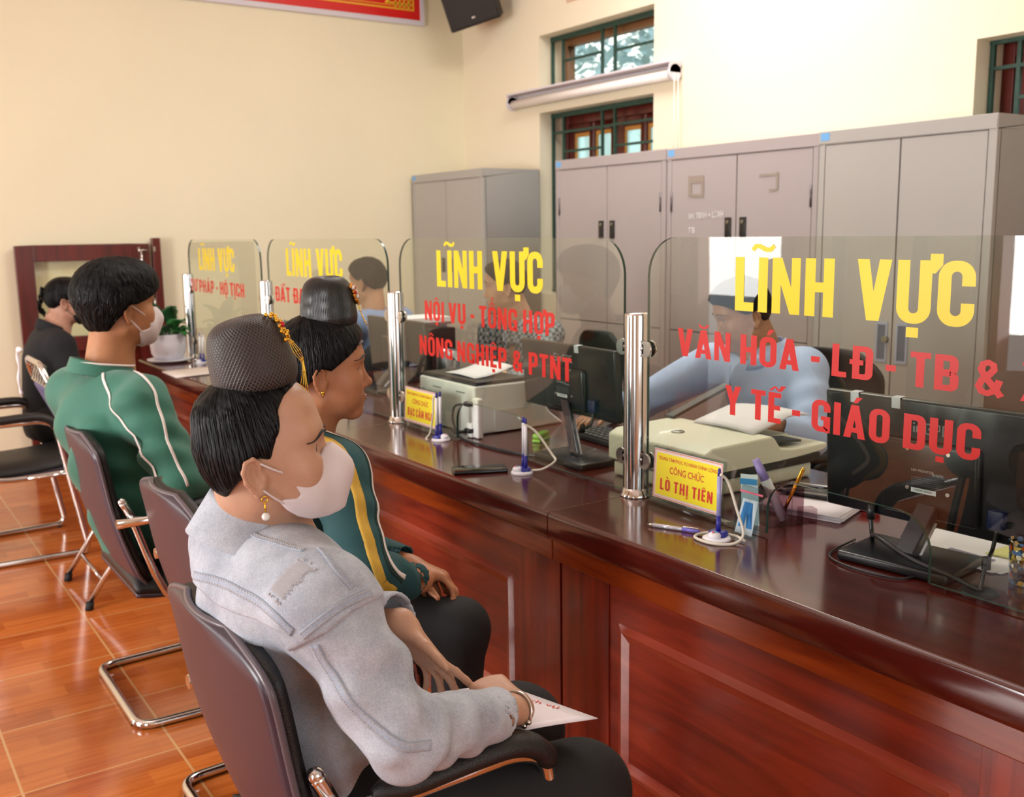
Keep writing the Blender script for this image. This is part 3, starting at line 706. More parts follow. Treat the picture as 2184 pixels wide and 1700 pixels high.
# ------------------------------------------------------------------ visitor chairs
M_shell = mat('chair_shell', '#3b2e3b', .34, noise=.06, nscale=6)
M_leather = mat('black_leatherette', '#151517', .42, bump=.35, bscale=380)
M_trim = mat('chair_trim', '#5c5259', .3)
def slab(g, A, B):
    """closed body between two matching point grids"""
    m, n = len(A), len(A[0]); v = [p for r in A for p in r]+[p for r in B for p in r]; o = m*n
    f = []
    for i in range(m-1):
        for j in range(n-1):
            a = i*n+j; f.append((a, a+1, a+n+1, a+n)); f.append((o+a, o+a+n, o+a+n+1, o+a+1))
    for i in range(m-1):
        for j in (0, n-1):
            a = i*n+j; f.append((a, a+n, o+a+n, o+a))
    for j in range(n-1):
        for i in (0, m-1):
            a = i*n+j; f.append((a, a+1, o+a+1, o+a))
    return g.add(v, f, True)
def chair_sheet(prof, widths, off, bulge, nu=16, hollow=.018):
    """points across a chair back: profile in x,z; off moves along the face normal"""
    P = smooth_path([Vector((x, 0, z)) for x, z in prof], 7); m = len(P); rows = []
    for i, p in enumerate(P):
        t = (P[min(i+1, m-1)]-P[max(i-1, 0)]).normalized(); n = Vector((-t.z, 0, t.x))
        if n.x < 0 and abs(n.x) > abs(n.z): n = -n
        s = i/(m-1); hw = widths(s)
        rows.append([p+n*(off+bulge*(1-abs(2*k/nu-1)**4)*min(1, 8*s, 8*(1-s)))+Vector((hollow*(2*k/nu-1)**2, hw*(2*k/nu-1), 0)) for k in range(nu+1)])
    return rows
def make_chair(label, loc, rotz, group):
    t = thing('visitor_chair', label, 'chair', loc, rotz, group); M = XF[t.name]
    def W(g): g.v = [tuple(M @ Vector(p)) for p in g.v]; return g
    prof = [(-.082, .872), (-.066, .79), (-.038, .63), (.008, .48), (.045, .415)]
    def wd(s):
        top = .235-.14*max(0, 1-s/.2)**2.4
        return min(top, .235-.03*max(0, (s-.75)/.25))
    a = chair_sheet(prof, wd, 0, 0); b = chair_sheet(prof, wd, .012, 0)
    g = G(); slab(g, a, b); sh = W(g).build('back_shell', M_shell, t)
    wd2 = lambda s: wd(s)-.006
    a = chair_sheet(prof, wd2, .0125, 0); b = chair_sheet(prof, lambda s: wd2(s)-.004, .030, .022)
    g = G(); slab(g, a, b); bc = W(g).build('back_cushion', M_leather, t)
    g = G()
    for s in (.5, .62, .74):
        i = int(s*(len(b)-1)); g.tube([p+Vector((.0005, 0, 0)) for p in b[i][1:-1]], .0022, 6)
    W(g).build('quilting_seam', mat('seam_black', '#0b0b0c', .6), bc)
    g = G(); rim = chair_sheet(prof, lambda s: wd(s)+.001, .006, 0)
    g.tube([r[0] for r in rim[::-1]]+rim[0][1:-1]+[r[-1] for r in rim], .0055, 8); W(g).build('rim', M_trim, t)
    # seat: plastic pan and padded top
    sp = [(.03, .405), (.12, .392), (.30, .396), (.44, .41), (.49, .405)]
    ws = lambda s: .225-.05*max(0, (s-.85)/.15)**2
    def sheet(off, bulge, w):
        P = smooth_path([Vector((x, 0, z)) for x, z in sp], 6); m = len(P)
        return [[p+Vector((0, w(i/(m-1))*(2*k/12-1), off+bulge*(1-abs(2*k/12-1)**6)*min(1, 10*i/(m-1)+.2, 10*(1-i/(m-1))+.2))) for k in range(13)] for i, p in enumerate(P)]
    g = G(); slab(g, sheet(-.012, 0, ws), sheet(0, 0, ws)); W(g).build('seat_shell', M_shell, t)
    g = G(); slab(g, sheet(.001, 0, ws), sheet(.02, .035, lambda s: ws(s)-.004)); W(g).build('seat', M_leather, t)
    # chrome cantilever frame, one bent tube per side joined by the rear bar
    g = G(); yo = .275; r = .0135
    side = lambda s: [(.36, s*yo, .655), (.415, s*yo, .60), (.46, s*yo, .03), (.445, s*yo, r)]
    path = fillet([(-.02, yo, .636), (.32, yo, .636), (.375, yo, .612), (.475, yo, r), (0, yo-.02, r), (0, -yo+.02, r), (.475, -yo, r), (.375, -yo, .612), (.32, -yo, .636), (-.02, -yo, .636)], [.03, .06, .05, .055, .055, .05, .06, .03], 6)
    g.tube(path, r, 14); fr = W(g).build('chrome_frame', M_chrome, t)
    for s in (-1, 1):
        g = G(); g.tube(smooth_path([(.005, s*.243, .69), (.03, s*.245, .63), (.095, s*.245, .43), (.16, s*.24, .383), (.42, s*.235, .385)], 6), .0125, 14); g.ball((.005, s*.243, .69), .0128, n=10)
        g.tube([(.012, s*.25, .636), (-.005, s*.275, .636)], .009, 10); g.tube([(.25, s*.24, .384), (.25, s*.262, .384), (.43, s*.272, .384)], .008, 8)
        W(g).build('side_tube', M_chrome, t)
        g = G(); A = []; B = []
        pts = smooth_path([(.075, s*yo, .648), (.16, s*yo, .650), (.25, s*yo, .653), (.31, s*yo, .650), (.352, s*yo, .632), (.382, s*yo, .596)], 5)
        wds = [.019+.011*min(1, 6*i/(len(pts)-1))-.004*max(0, (i/(len(pts)-1)-.8)*5) for i in range(len(pts))]
        ring = []
        for i, p in enumerate(pts):
            tt = (pts[min(i+1, len(pts)-1)]-pts[max(i-1, 0)]).normalized(); n = Vector((-tt.z, 0, tt.x)); e = min(1, .45+i*.35, .55+(len(pts)-1-i)*.3)
            ring.append([p+Vector((0, wds[i]*e*math.cos(a), 0))+n*(.0195*e*math.sin(a)+.004) for a in [2*PI*k/14 for k in range(14)]])
        v = [q for rr_ in ring for q in rr_]; m = len(ring)
        g.add(v, [(i*14+k, i*14+(k+1) % 14, (i+1)*14+(k+1) % 14, (i+1)*14+k) for i in range(m-1) for k in range(14)]+[tuple(range(14)), tuple(range((m-1)*14, m*14))], True)
        W(g).build('armrest', M_leather, t)
    for s in (-1, 1):
        g = G(); g.cyl((.0, s*.2, 0), (.0, s*.2, .006), .012, n=12); g.cyl((.44, s*.27, 0), (.44, s*.27, .006), .012, n=12); W(g).build('glide', M_rubber, t)
    return t
CH = 'black leatherette visitor chairs along the counter'
ch1 = make_chair('black leatherette chair with chrome frame under the woman in the denim jacket', (.484, 1.46, 0), 0, CH)
ch2 = dup(ch1, (.638, 2.255, 0), 0, 'black leatherette chair with chrome frame under the woman with yellow striped sleeves')
ch3 = dup(ch1, (.622, 3.135, 0), 0, 'black leatherette chair with chrome frame under the man in the green jacket')
ch4 = dup(ch1, (.40, 5.02, 0), 0, 'black leatherette chair with chrome frame under the woman dressed in black')

# ------------------------------------------------------------------ folding chair with purple back, between the man and the woman in black
t = thing('folding_chair', 'purple padded folding chair with perforated chrome top beside the green jacket', 'chair', (.9, 4.2, 0))
M_purple = mat('purple_vinyl', '#4d4a75', .45)
fx = .70
tube_pts = fillet([(.713, 4.0, .012), (.80, 4.0, .36), (.72, 4.0, .66), (.63, 4.0, .93), (.625, 4.07, .985), (.625, 4.33, .985), (.63, 4.4, .93), (.72, 4.4, .66), (.80, 4.4, .36), (.713, 4.4, .012)], [.03, .05, .05, .06, .06, .05, .05, .03], 5)
g = G(); g.tube(fillet([(1.16, 4.015, .012), (.86, 4.015, .48), (.645, 4.015, .90), (.63, 4.06, .965), (.63, 4.34, .965), (.645, 4.385, .90), (.86, 4.385, .48), (1.16, 4.385, .012)], [.03, .06, .06, .06, .06, .03], 6), .0115, 12)
g.build('back_frame', M_chrome, t)
for y in (3.995, 4.405):
    g = G(); g.tube(fillet([(1.14, y, .44), (1.0, y, .44), (.712, y, .02)], .05, 5), .0105, 12); g.build('rear_leg', M_chrome, t)
    g = G(); g.cyl((.7135, y, .0), (.72, y, .03), .0155, n=14); g.build('rubber_foot', M_rubber, bpy.data.objects['rear_leg' if y < 4.2 else 'rear_leg.001'])
g = G(); g.tube([(.775, 3.995, .105), (.775, 4.405, .105)], .007, 8); g.tube([(1.09, 4.015, .12), (1.09, 4.385, .12)], .007, 8); g.build('stretcher', M_chrome, t)
g = G(); g.rbox((1.0, 4.2, .452), (.19, .185, .022), .02); g.build('seat', M_purple, t)
Mb = Matrix.Rotation(math.radians(-24), 3, 'Y')
g = G(); g.rbox((.70, 4.2, .77), (.014, .155, .11), .014, Mb); g.build('back_pad', M_purple, t)
g = G(); cx = .645
for k in range(6):
    y = 4.2+(k-2.5)*.053; g.box((cx-.004, y-.0265, .88), (cx+.004, y-.016, .955)); g.box((cx-.004, y+.016, .88), (cx+.004, y+.0265, .955))
for z in (.875, .912, .948): g.box((cx-.004, 4.04, z), (cx+.004, 4.36, z+.012))
g.build('perforated_plate', M_steel, t)
t2 = thing('cloth_strip', 'white knotted cloth strip tied to the purple folding chair', 'cloth', (.63, 4.3, .95))
g = G(); g.tube(smooth_path([(.618, 4.385, .985), (.612, 4.395, 1.0), (.603, 4.40, .98), (.606, 4.40, .93), (.60, 4.40, .86), (.606, 4.40, .81)], 5), [.005+.002*math.sin(i*1.1) for i in range(26)], 8); g.ball((.612, 4.395, .99), (.011, .010, .011), n=8); g.build('strip', mat('white_cloth', '#e8e6ea', .8), t2)
# ------------------------------------------------------------------ things on the counter
def L(*a): return [Vector(p) for p in a]
M_cream = mat('cream_plastic', '#e6e6d4', .42)
M_mon = mat('monitor_black', '#17171a', .28, bump=.06, bscale=800)
M_bezel = mat('monitor_edge', '#2a2a2e', .4)
M_yp = mat('sign_yellow', '#f8e62a', .45)
M_ink = mat('sign_red_ink', '#d93a2c', .5)
M_lpink = mat('sign_border', '#e7d6d8', .45)
def monitor(label, x, y0, y1, z0, z1, yaw, logo, base, vga=True, shell=M_mon, cable=None, tape=((.12, .02),), basec=None):
    """screen turned to the clerk, its back to the customers; local frame: u across (towards -Y), w up"""
    cy = (y0+y1)/2; hw = (y1-y0)/2; hh = (z1-z0)/2; cz = (z0+z1)/2
    t = thing('monitor', label, 'monitor', (x, cy, ZT), 0)
    Mt = Matrix.Translation((x, cy, cz)) @ Matrix.Rotation(yaw, 4, 'Z') @ Matrix.Rotation(math.radians(-4), 4, 'Y')
    def W(g): g.v = [tuple(Mt @ Vector(p)) for p in g.v]; return g
    g = G(); g.rbox((0, 0, 0), (.011, hw, hh), .006); W(g).build('back_shell', shell, t)
    g = G(); g.rbox((-.014, 0, -.03), (.012, hw*.42, hh*.62), .010); W(g).build('electronics_bulge', shell, t)
    g = G(); g.rbox((.0125, 0, 0), (.002, hw-.002, hh-.002), .001); W(g).build('screen', M_gloss, t)
    sx = -.0265
    g = G()
    for yy, zz in ((.045, .035), (-.045, .035), (.045, -.05), (-.045, -.05)): g.cyl((sx-.0016, yy, zz), (sx+.001, yy, zz), .0042, n=10)
    W(g).build('screw', M_steel, t)
    u = Mt.to_3x3() @ Vector((0, -1, 0)); v = Mt.to_3x3() @ Vector((0, 0, 1))
    if logo:
        # stroked logo lettering
        paths = {'S': [[(.5, 1), (0, 1), (0, .55), (.5, .45), (.5, 0), (0, 0)]], 'i': [[(.1, 0), (.1, .62)], [(.1, .82), (.1, 1)]], 'n': [[(0, 0), (0, .62), (.42, .62), (.42, 0)]],
                 'G': [[(.52, 1), (0, 1), (0, 0), (.52, 0), (.52, .5), (.25, .5)]], 'P': [[(0, 0), (0, 1), (.5, 1), (.5, .45), (0, .45)]], 'C': [[(.5, 1), (0, 1), (0, 0), (.5, 0)]]}
        g = G(); xx = 0; hgt = .021; org = Mt @ Vector((-.0117, .062, hh*.5))
        for ch in 'SinGPC':
            for p in paths[ch]:
                for q in stroke([(xx+a*1.15, b) for a, b in p], .19):
                    g.add([org+u*(a*hgt)+v*(b*hgt) for a, b in q], [(0, 1, 2, 3)])
            xx += .42 if ch == 'i' else .92
        lab(g.build('logo', mat('logo_grey', '#9b9ba2', .4), t), 'grey logo lettering')
        o2 = Mt @ Vector((sx-.0007, .036, -.012))
        small_text('LED MONITOR', o2, u, v, .0055, 'label_print', mat('print_grey', '#a6a6ac', .6), t)
        small_text('SINGPC', o2-u*-.046-v*.004, u, v, .0055, 'label_print', mat('print_grey', '#a6a6ac', .6), t, .026)
        g = G()
        for k in range(5): g.add([o2-v*(.012+.004*k), o2-v*(.012+.004*k)+u*(.07-.006*(k % 2)), o2-v*(.0135+.004*k)+u*(.07-.006*(k % 2)), o2-v*(.0135+.004*k)], [(0, 1, 2, 3)])
        g.build('label_lines', mat('print_dim', '#55555a', .6), t)
        g = G(); a = o2-v*.036; g.prism([a, a+u*.056, a+u*.056-v*.010, a-v*.010], Mt.to_3x3() @ Vector((-.0003, 0, 0))); bl = g.build('barcode_label', mat('label_silver', '#c9ced2', .5), t)
        g = G(); rnd = random.Random(2)
        for k in range(16): b = a+u*(.007+.0026*k)-v*.002+Mt.to_3x3() @ Vector((-.0006, 0, 0)); wv = rnd.choice((.0008, .0014)); g.add([b, b+u*wv, b+u*wv-v*.0045, b-v*.0045], [(0, 1, 2, 3)])
        g.build('bars', M_blackp, bl)
    for dy, w_ in tape:
        g = G(); p = Mt @ Vector((-.0118, hw-dy, hh)); q = Mt.to_3x3() @ Vector((1, 0, 0))
        g.grid([[p-v*.022, p-v*.022+u*w_], [p+v*.0012, p+u*w_+v*.0012], [p+v*.0012+q*.02, p+u*w_+v*.0012+q*.02]], False); lab(g.build('tape', mat('masking_tape', '#cfd6e2', .6), t, solid=.0006), 'white tape over the top edge')
    # stand: slanted neck and plate
    bx, by = basec or (x-.1, cy); top = Mt @ Vector((-.02, 0, -hh*.66)); ft = Vector((bx, by, ZT+.018))
    g = G(); d = Vector((0, 1, 0)); e = (top-ft).normalized().cross(d).normalized()
    for s0, s1, hw_ in ((ft, top, .022),):
        v8 = [s0-d*hw_-e*.012, s0+d*hw_-e*.012, s0+d*hw_+e*.012, s0-d*hw_+e*.012, s1-d*hw_-e*.012, s1+d*hw_-e*.012, s1+d*hw_+e*.012, s1-d*hw_+e*.012]
        g.add(v8, [(0, 3, 2, 1), (4, 5, 6, 7), (0, 1, 5, 4), (1, 2, 6, 5), (2, 3, 7, 6), (3, 0, 4, 7)])
    nk = g.build('stand_neck', mat('stand_grey', '#2b2b33', .3), t, bevel=.004)
    g = G(); g.tube([ft-d*.0225-e*.0125, ft.lerp(top, .8)-d*.0225-e*.0125], .0035, 6); g.build('trim_strip', mat('strip_silver', '#cfd3dc', .3), nk)
    g = G(); R = Matrix.Rotation(base, 3, 'Z'); g.rbox((bx+.015, by, ZT+.0105), (.085, .115, .0095), .005, R); g.build('stand_base', M_mon, t)
    if vga:
        p = Mt @ Vector((-.016, -hw*.56, -hh*.62)); g = G(); g.rbox(p, (.012, .017, .02), .004); lab(g.build('cable_plug', mat('plug_blue', '#101a48', .4), t), 'blue video plug')
        g = G(); e2 = Vector((1.722, .985, ZT+.002)) if cable else p+Vector((-.06, .02, -.1))
        pts = smooth_path([p+Vector((0, 0, -.02)), p+Vector((-.012, 0, -.06)), (e2+p)/2+Vector((-.01, 0, -.02)), e2], 8); g.tube(pts, .0042, 8)
        c = pts[int(len(pts)*.62)]; g.cyl(c+Vector((0, 0, .012)), c-Vector((0, 0, .012)), .0085, n=12); g.build('video_cable', M_blackp, t)
    return t, Mt
m4, MM = monitor('large black monitor seen from behind on the nearest desk', 1.872, .93, 1.445, .80, 1.07, math.radians(3), True, math.radians(8), cable=True, tape=((.065, .02), (.165, .02)), basec=(1.752, 1.165))
p = MM @ Vector((-.02, .135, -.125)); g = G(); g.tube([p+Vector((0, 0, .015)), p-Vector((0, 0, .018))], .009, 8)
g.tube(smooth_path([p-Vector((0, 0, .015)), p+Vector((-.02, -.02, -.05)), (1.73, 1.22, .80), (1.70, 1.12, .785), (1.71, 1.03, .768), (1.728, .99, .75)], 8), .0048, 8); g.build('power_cable', M_blackp, m4)
g = G(); g.tube(smooth_path([(1.80, 1.32, .754), (1.70, 1.30, .754), (1.655, 1.27, .754), (1.64, 1.20, .754), (1.655, 1.12, .754), (1.70, 1.10, .754)], 8), .0022, 8); g.build('audio_cable', M_blackp, m4)
monitor('black monitor seen from behind beside the white printer', 1.955, 2.285, 2.80, .845, 1.07, math.radians(-2), True, 0, cable=None, tape=((.31, .022),), basec=(1.79, 2.30), shell=mat('monitor_grey', '#232026', .22))
monitor('black monitor seen from behind, next to the face of the bare-headed woman', 2.05, 3.63, 4.16, .82, 1.06, 0, False, 0, cable=None, tape=(), basec=(1.95, 3.9))
# name plates in clear stands
def name_plate(label, yl, yr, name, group='yellow name plates'):
    t = thing('name_plate', label, 'sign', (1.65, (yl+yr)/2, ZT), 0, group); x = 1.652; z0, z1 = .772, .895; dx = -.0105
    q = lambda y, z, o=0: Vector((x+(z-z0)*.06+o, y, z))
    g = G(); g.prism([q(yl+.004, z0-.004), q(yr-.006, z0-.004), q(yr-.006, z1+.004), q(yl+.004, z1+.004)], (.006, 0, 0)); g.build('clear_sheet', M_clear, t)
    g = G(); g.prism([q(yl, z0, -.0006), q(yr, z0, -.0006), q(yr, z1, -.0006), q(yl, z1, -.0006)], (.0005, 0, 0)); pp = g.build('paper_border', M_lpink, t)
    m = .009; g = G(); g.prism([q(yl-m, z0+m, -.0012), q(yr+m, z0+m, -.0012), q(yr+m, z1-m, -.0012), q(yl-m, z1-m, -.0012)], (.0005, 0, 0)); g.build('paper_face', M_yp, t)
    g = G(); th = .0022; m2 = .0015
    o = [q(yl-m2, z0+m2, -.0009), q(yr+m2, z0+m2, -.0009), q(yr+m2, z1-m2, -.0009), q(yl-m2, z1-m2, -.0009)]; i_ = [q(yl-m2-th, z0+m2+th, -.0009), q(yr+m2+th, z0+m2+th, -.0009), q(yr+m2+th, z1-m2-th, -.0009), q(yl-m2-th, z1-m2-th, -.0009)]
    g.ring(o, i_, (.0003, 0, 0)); g.build('border_line', mat('border_salmon', '#d98a6a', .5), t)
    u = Vector((0, -1, 0)); v = Vector((.06, 0, 1)).normalized(); wd = yl-yr
    small_text('TRUNG TÂM PHỤC VỤ HÀNH CHÍNH CÔNG', q(yl-.016, z1-.026, -.0016), u, v, .0085, 'heading_print', M_ink, t, wd-.032, .01)
    small_text('CÔNG CHỨC', q(yl-.057, z1-.055, -.0016), u, v, .0165, 'title_print', M_ink, t, wd-.114, .012)
    g = G(); letter_line(g, name, q(yl-.026, z0+.023, -.0016), u, v, .028, wd-.052, track=.17, space=.45); g.build('name_lettering', M_ink, t)
    g = G(); g.rbox((1.652, (yl+yr)/2-.012, ZT+.008), (.013, (yl-yr)/2+.02, .0079), .004); g.build('stand_base', M_clear, t)
    return t
name_plate('yellow name plate reading LÒ THỊ TIÊN in a clear stand', 1.810, 1.580, 'LÒ THỊ TIÊN')
name_plate('yellow name plate reading BẠC CẦM NGA in a clear stand', 3.112, 2.885, 'BẠC CẦM NGA')
# pen stands with corded pens
M_bl = mat('pen_blue', '#1f1f8a', .35); M_pw = mat('pen_white', '#e9e7ee', .35); M_cord = mat('coil_cord', '#d9d2c2', .5)
def pen_stand(label, x, y, a, pens, loop):
    t = thing('pen_stand', label, 'pen stand', (x, y, ZT), 0, 'corded pen stands on the counter'); c = Vector((x, y, ZT)); f = Vector((math.cos(a), math.sin(a), 0)); s = Vector((-f.y, f.x, 0))
    g = G(); g.lathe([(.0005, .008), (.026, .0085), (.031, .006), (.032, 0), (.0005, 0)], c, 24); g.build('base', M_pw, t)
    g = G(); g.ball(c+f*.013+Vector((0, 0, .013)), (.015, .015, .009), n=10); dd = g.build('badge_dome', M_pw, t)
    g = G(); q = c+f*.018+Vector((0, 0, .0225)); g.ball(q, (.005, .003, .0012), n=6); g.build('badge_mark', mat('badge_red', '#d8433a', .5), dd)
    g = G(); q = c+f*.014+s*.004+Vector((0, 0, .0228)); g.ball(q, (.004, .003, .0012), n=6); g.build('badge_mark', mat('badge_blue', '#5a9fd4', .5), dd)
    g = G(); g.rbox(c-f*.008+Vector((0, 0, .012)), (.014, .02, .008), .006, Matrix.Rotation(a, 3, 'Z')); g.build('socket_block', M_bl, t)
    for k in range(pens):
        b = c-f*.008+s*(.0125*(k-(pens-1)/2)*2.0)+Vector((0, 0, .012)); up = Vector((.01, .01*(k-.5), 1)).normalized() if pens > 1 else Vector((.0, .0, 1))
        r = .0048
        g = G(); g.cyl(b, b+up*.042, r+.001, r, n=14); pn = g.build('pen', M_bl, t)
        g = G(); g.cyl(b+up*.042, b+up*.132, r, r, n=14); g.build('barrel', M_pw if pens > 1 else mat('pen_clear_violet', '#9f9fd4', .2), pn)
        g = G(); g.cyl(b+up*.132, b+up*.146, r-.0008, r-.0014, n=14); g.ball(b+up*.146, r-.0014, n=6); g.build('cap', M_bl, pn)
    g = G(); g.tube(smooth_path([c+Vector(p) for p in loop], 7), .0032, 8); g.build('cord', M_cord, t)
    return t
pen_stand('blue and white pen stand in front of the nearest yellow name plate', 1.566, 1.507, math.radians(200), 1,
          [(.0, -.008, .15), (.02, -.012, .13), (.03, -.03, .07), (.03, -.05, .02), (.0, -.05, .004), (-.035, -.02, .004), (-.035, .03, .004), (-.01, .045, .004), (.02, .03, .006), (.035, -.02, .008), (.03, -.055, .006)])
pen_stand('blue and white twin pen stand beside the mobile phone', 1.578, 2.275, math.radians(160), 2, [(.0, -.014, .145), (.03, -.03, .12), (.055, -.07, .06), (.05, -.09, .045), (.03, -.06, .02), (.02, -.02, .01)])
pen_stand('blue and white twin pen stand against the second yellow name plate', 1.628, 2.815, math.radians(-60), 2, [(.0, .02, .145), (-.005, .034, .14), (-.008, .036, .08), (-.012, .05, .02), (-.03, .045, .004), (-.04, .02, .004)])
pen_stand('blue and white pen stand at the far end near the plant', 1.632, 5.38, math.radians(200), 2, [(.0, .0, .15), (.01, -.03, .15), (.02, -.05, .09), (.02, -.06, .02)])
# loose pen, phone
t = thing('ballpoint_pen', 'clear and violet ballpoint pen lying beside the pen stand', 'pen', (1.54, 1.62, ZT)); a = Vector((1.515, 1.678, ZT+.005)); b = Vector((1.568, 1.562, ZT+.005))
g = G(); g.cyl(a.lerp(b, .12), a.lerp(b, .68), .0048, n=12); g.build('barrel', mat('pen_silver', '#d5d3dd', .2, .3), t)
g = G(); g.cyl(a, a.lerp(b, .12), .0008, .0045, n=12); g.build('tip', M_steel, t)
g = G(); g.cyl(a.lerp(b, .68), b, .0048, .004, n=12); g.build('grip', mat('pen_violet', '#7d74d8', .3), t)
g = G(); g.rbox(a.lerp(b, .84)+Vector((0, 0, .0065)), (.0018, .018, .001), .0008, Matrix.Rotation(math.atan2(b.y-a.y, b.x-a.x)-PI/2, 3, 'Z')); g.build('clip', M_steel, t)
t = thing('mobile_phone', 'black mobile phone lying on the counter edge', 'phone', (1.50, 2.36, ZT)); R = Matrix.Rotation(math.radians(-24), 3, 'Z')
g = G(); g.rbox((1.497, 2.372, ZT+.0052), (.078, .036, .0051), .004, R); g.build('body', mat('phone_black', '#0c0c10', .25), t)
g = G(); g.rbox((1.497, 2.372, ZT+.0105), (.075, .0335, .0006), .0005, R); g.build('screen', M_gloss, t)
# white laser printer
t = thing('laser_printer', 'white laser printer with dark top behind the second glass screen', 'printer', (1.93, 2.97, ZT))
g = G(); zt = .918
g.prism([(1.752, 2.80, .752), (2.13, 2.80, .752), (2.065, 2.80, .80), (2.0, 2.80, zt), (1.752, 2.80, zt)], (0, .375, 0)); g.build('body', mat('printer_white', '#eef0ee', .4), t, bevel=.008, bseg=3)
g = G(); g.prism([(1.760, 2.806, zt+.0005), (1.99, 2.806, zt+.0005), (1.97, 2.806, zt+.014), (1.765, 2.806, zt+.014)], (0, .363, 0)); g.build('top_cover', mat('printer_dark', '#2b2a2b', .35), t, bevel=.006)
g = G()
for y in (2.86, 3.02): g.box((1.7505, y, .888), (1.753, y+.055, .8915))
for k in range(9): g.box((1.7505, 3.135, .80+.009*k), (1.753, 3.158, .803+.009*k))
g.build('vent_slot', mat('slot_dark', '#6a6f70', .6), t)
g = G(); g.box((1.83, 2.796, .755), (2.04, 2.7985, .83)); g.build('side_hatch', mat('printer_white2', '#e6e7e5', .45), t, bevel=.002)
g = G(); q = [[Vector((1.80+.16*u, 2.87+.2*v, zt+.016+.03*u*u+.004*math.sin(3*v))) for v in (0, .25, .5, .75, 1)] for u in (0, .3, .6, .85, 1)]; g.grid(q)
tp = thing('paper_sheet', 'white sheet lying on top of the laser printer', 'paper', (1.88, 2.97, zt+.014)); g.build('sheet', M_paper, tp, solid=.0008)
# power adapter and cables in front of the printer
t = thing('power_strip', 'white upright power socket block with black plugs beside the printer', 'power strip', (1.742, 2.775, ZT))
g = G(); g.rbox((1.742, 2.765, ZT+.068), (.012, .0175, .067), .006); g.build('socket_block', M_white, t)
g = G(); g.rbox((1.732, 2.79, ZT+.025), (.011, .014, .024), .004); g.build('socket_foot', M_white, t)
for z in (.115, .025):
    g = G(); g.rbox((1.722, 2.79, ZT+z), (.011, .016, .008), .004); g.tube(smooth_path([(1.715, 2.80, ZT+z), (1.69, 2.825, ZT+z-.01), (1.685, 2.83, ZT+max(.03, z-.06)), (1.69, 2.79, ZT+.005), (1.68, 2.68, ZT+.005), (1.70, 2.50, ZT+.005), (1.75, 2.36, ZT+.005)], 7), .0042, 8); g.build('plug_cable', M_blackp, t)
# multifunction scanner printer, cream
t = thing('scanner_printer', 'cream multifunction printer with paper in its tray behind the nearest name plate', 'printer', (2.0, 1.95, ZT))
x0, x1, ya, yb = 1.765, 2.24, 1.745, 2.12
g = G(); g.rbox(((x0+x1)/2-.02, (ya+yb)/2, ZT+.022), ((x1-x0)/2-.03, (yb-ya)/2-.012, .021), .008); g.build('lower_body', M_cream, t)
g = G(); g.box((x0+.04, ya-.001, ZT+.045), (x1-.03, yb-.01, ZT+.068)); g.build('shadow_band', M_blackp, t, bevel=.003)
g = G(); g.prism([(x0, ya, ZT+.046), (x1-.02, ya, ZT+.07), (x1, ya, ZT+.078), (x1, ya, ZT+.092), (x0+.33, ya, ZT+.092), (x0+.285, ya, ZT+.10), (x0+.262, ya, ZT+.128), (x0+.25, ya, ZT+.137), (x0+.03, ya, ZT+.133), (x0, ya, ZT+.12)], (0, yb-ya, 0)); g.build('scanner_lid', M_cream, t, bevel=.007, bseg=3)
g = G(); g.box((x0+.005, ya+.01, ZT+.0435), (x0+.04, yb-.01, ZT+.0465)); g.build('body_seam', M_blackp, t)
g = G(); c = Vector((x0+.105, ya+.205, ZT+.1362)); g.tube(arc(c, .017, 0, 2*PI, 28, (1, 0, 0), (0, 1, 0))[:-1], .0012, 6, closed=True); lg = g.build('logo_ring', mat('logo_dark', '#55584f', .5), t)
small_text('hp', c+Vector((.006, .012, .0002)), (0, -1, 0), (1, 0, 0), .012, 'logo_print', mat('logo_dark', '#55584f', .5), t, .022)
g = G(); g.prism([(x0+.27, ya+.03, ZT+.11), (x0+.40, ya+.03, ZT+.098), (x0+.40, yb-.05, ZT+.098), (x0+.27, yb-.05, ZT+.11)], (0, 0, .006)); g.build('tray_recess', mat('tray_dark', '#3a3b3a', .5), t)
g = G(); g.prism([(x0+.33, ya+.10, ZT+.0925), (x1-.03, ya+.10, ZT+.0925), (x1-.05, ya+.10, ZT+.108), (x0+.36, ya+.10, ZT+.108)], (0, .16, 0)); g.build('output_step', M_cream, t, bevel=.004)
g = G(); g.prism([(x0+.22, yb-.03, ZT+.135), (x1-.02, yb-.03, ZT+.205), (x1-.02, yb-.03, ZT+.215), (x0+.22, yb-.03, ZT+.145)], (0, .03, 0)); g.build('input_tray', mat('tray_dark', '#3a3b3a', .5), t)
tp = thing('paper_sheet', 'white sheets curling out of the cream printer tray', 'paper', (2.1, 1.93, ZT+.14))
for k in range(2):
    g = G(); q = [[Vector((x0+.225+.255*u, ya+.045+.225*v+.02*u, ZT+.137+.045*u-.035*max(0, u-.6)**1.5*3+.004*k+.006*math.sin(PI*v))) for v in (0, .2, .4, .6, .8, 1)] for u in (0, .15, .3, .45, .6, .75, .9, 1)]; g.grid(q); g.build('sheet', M_paper, tp, solid=.0007)
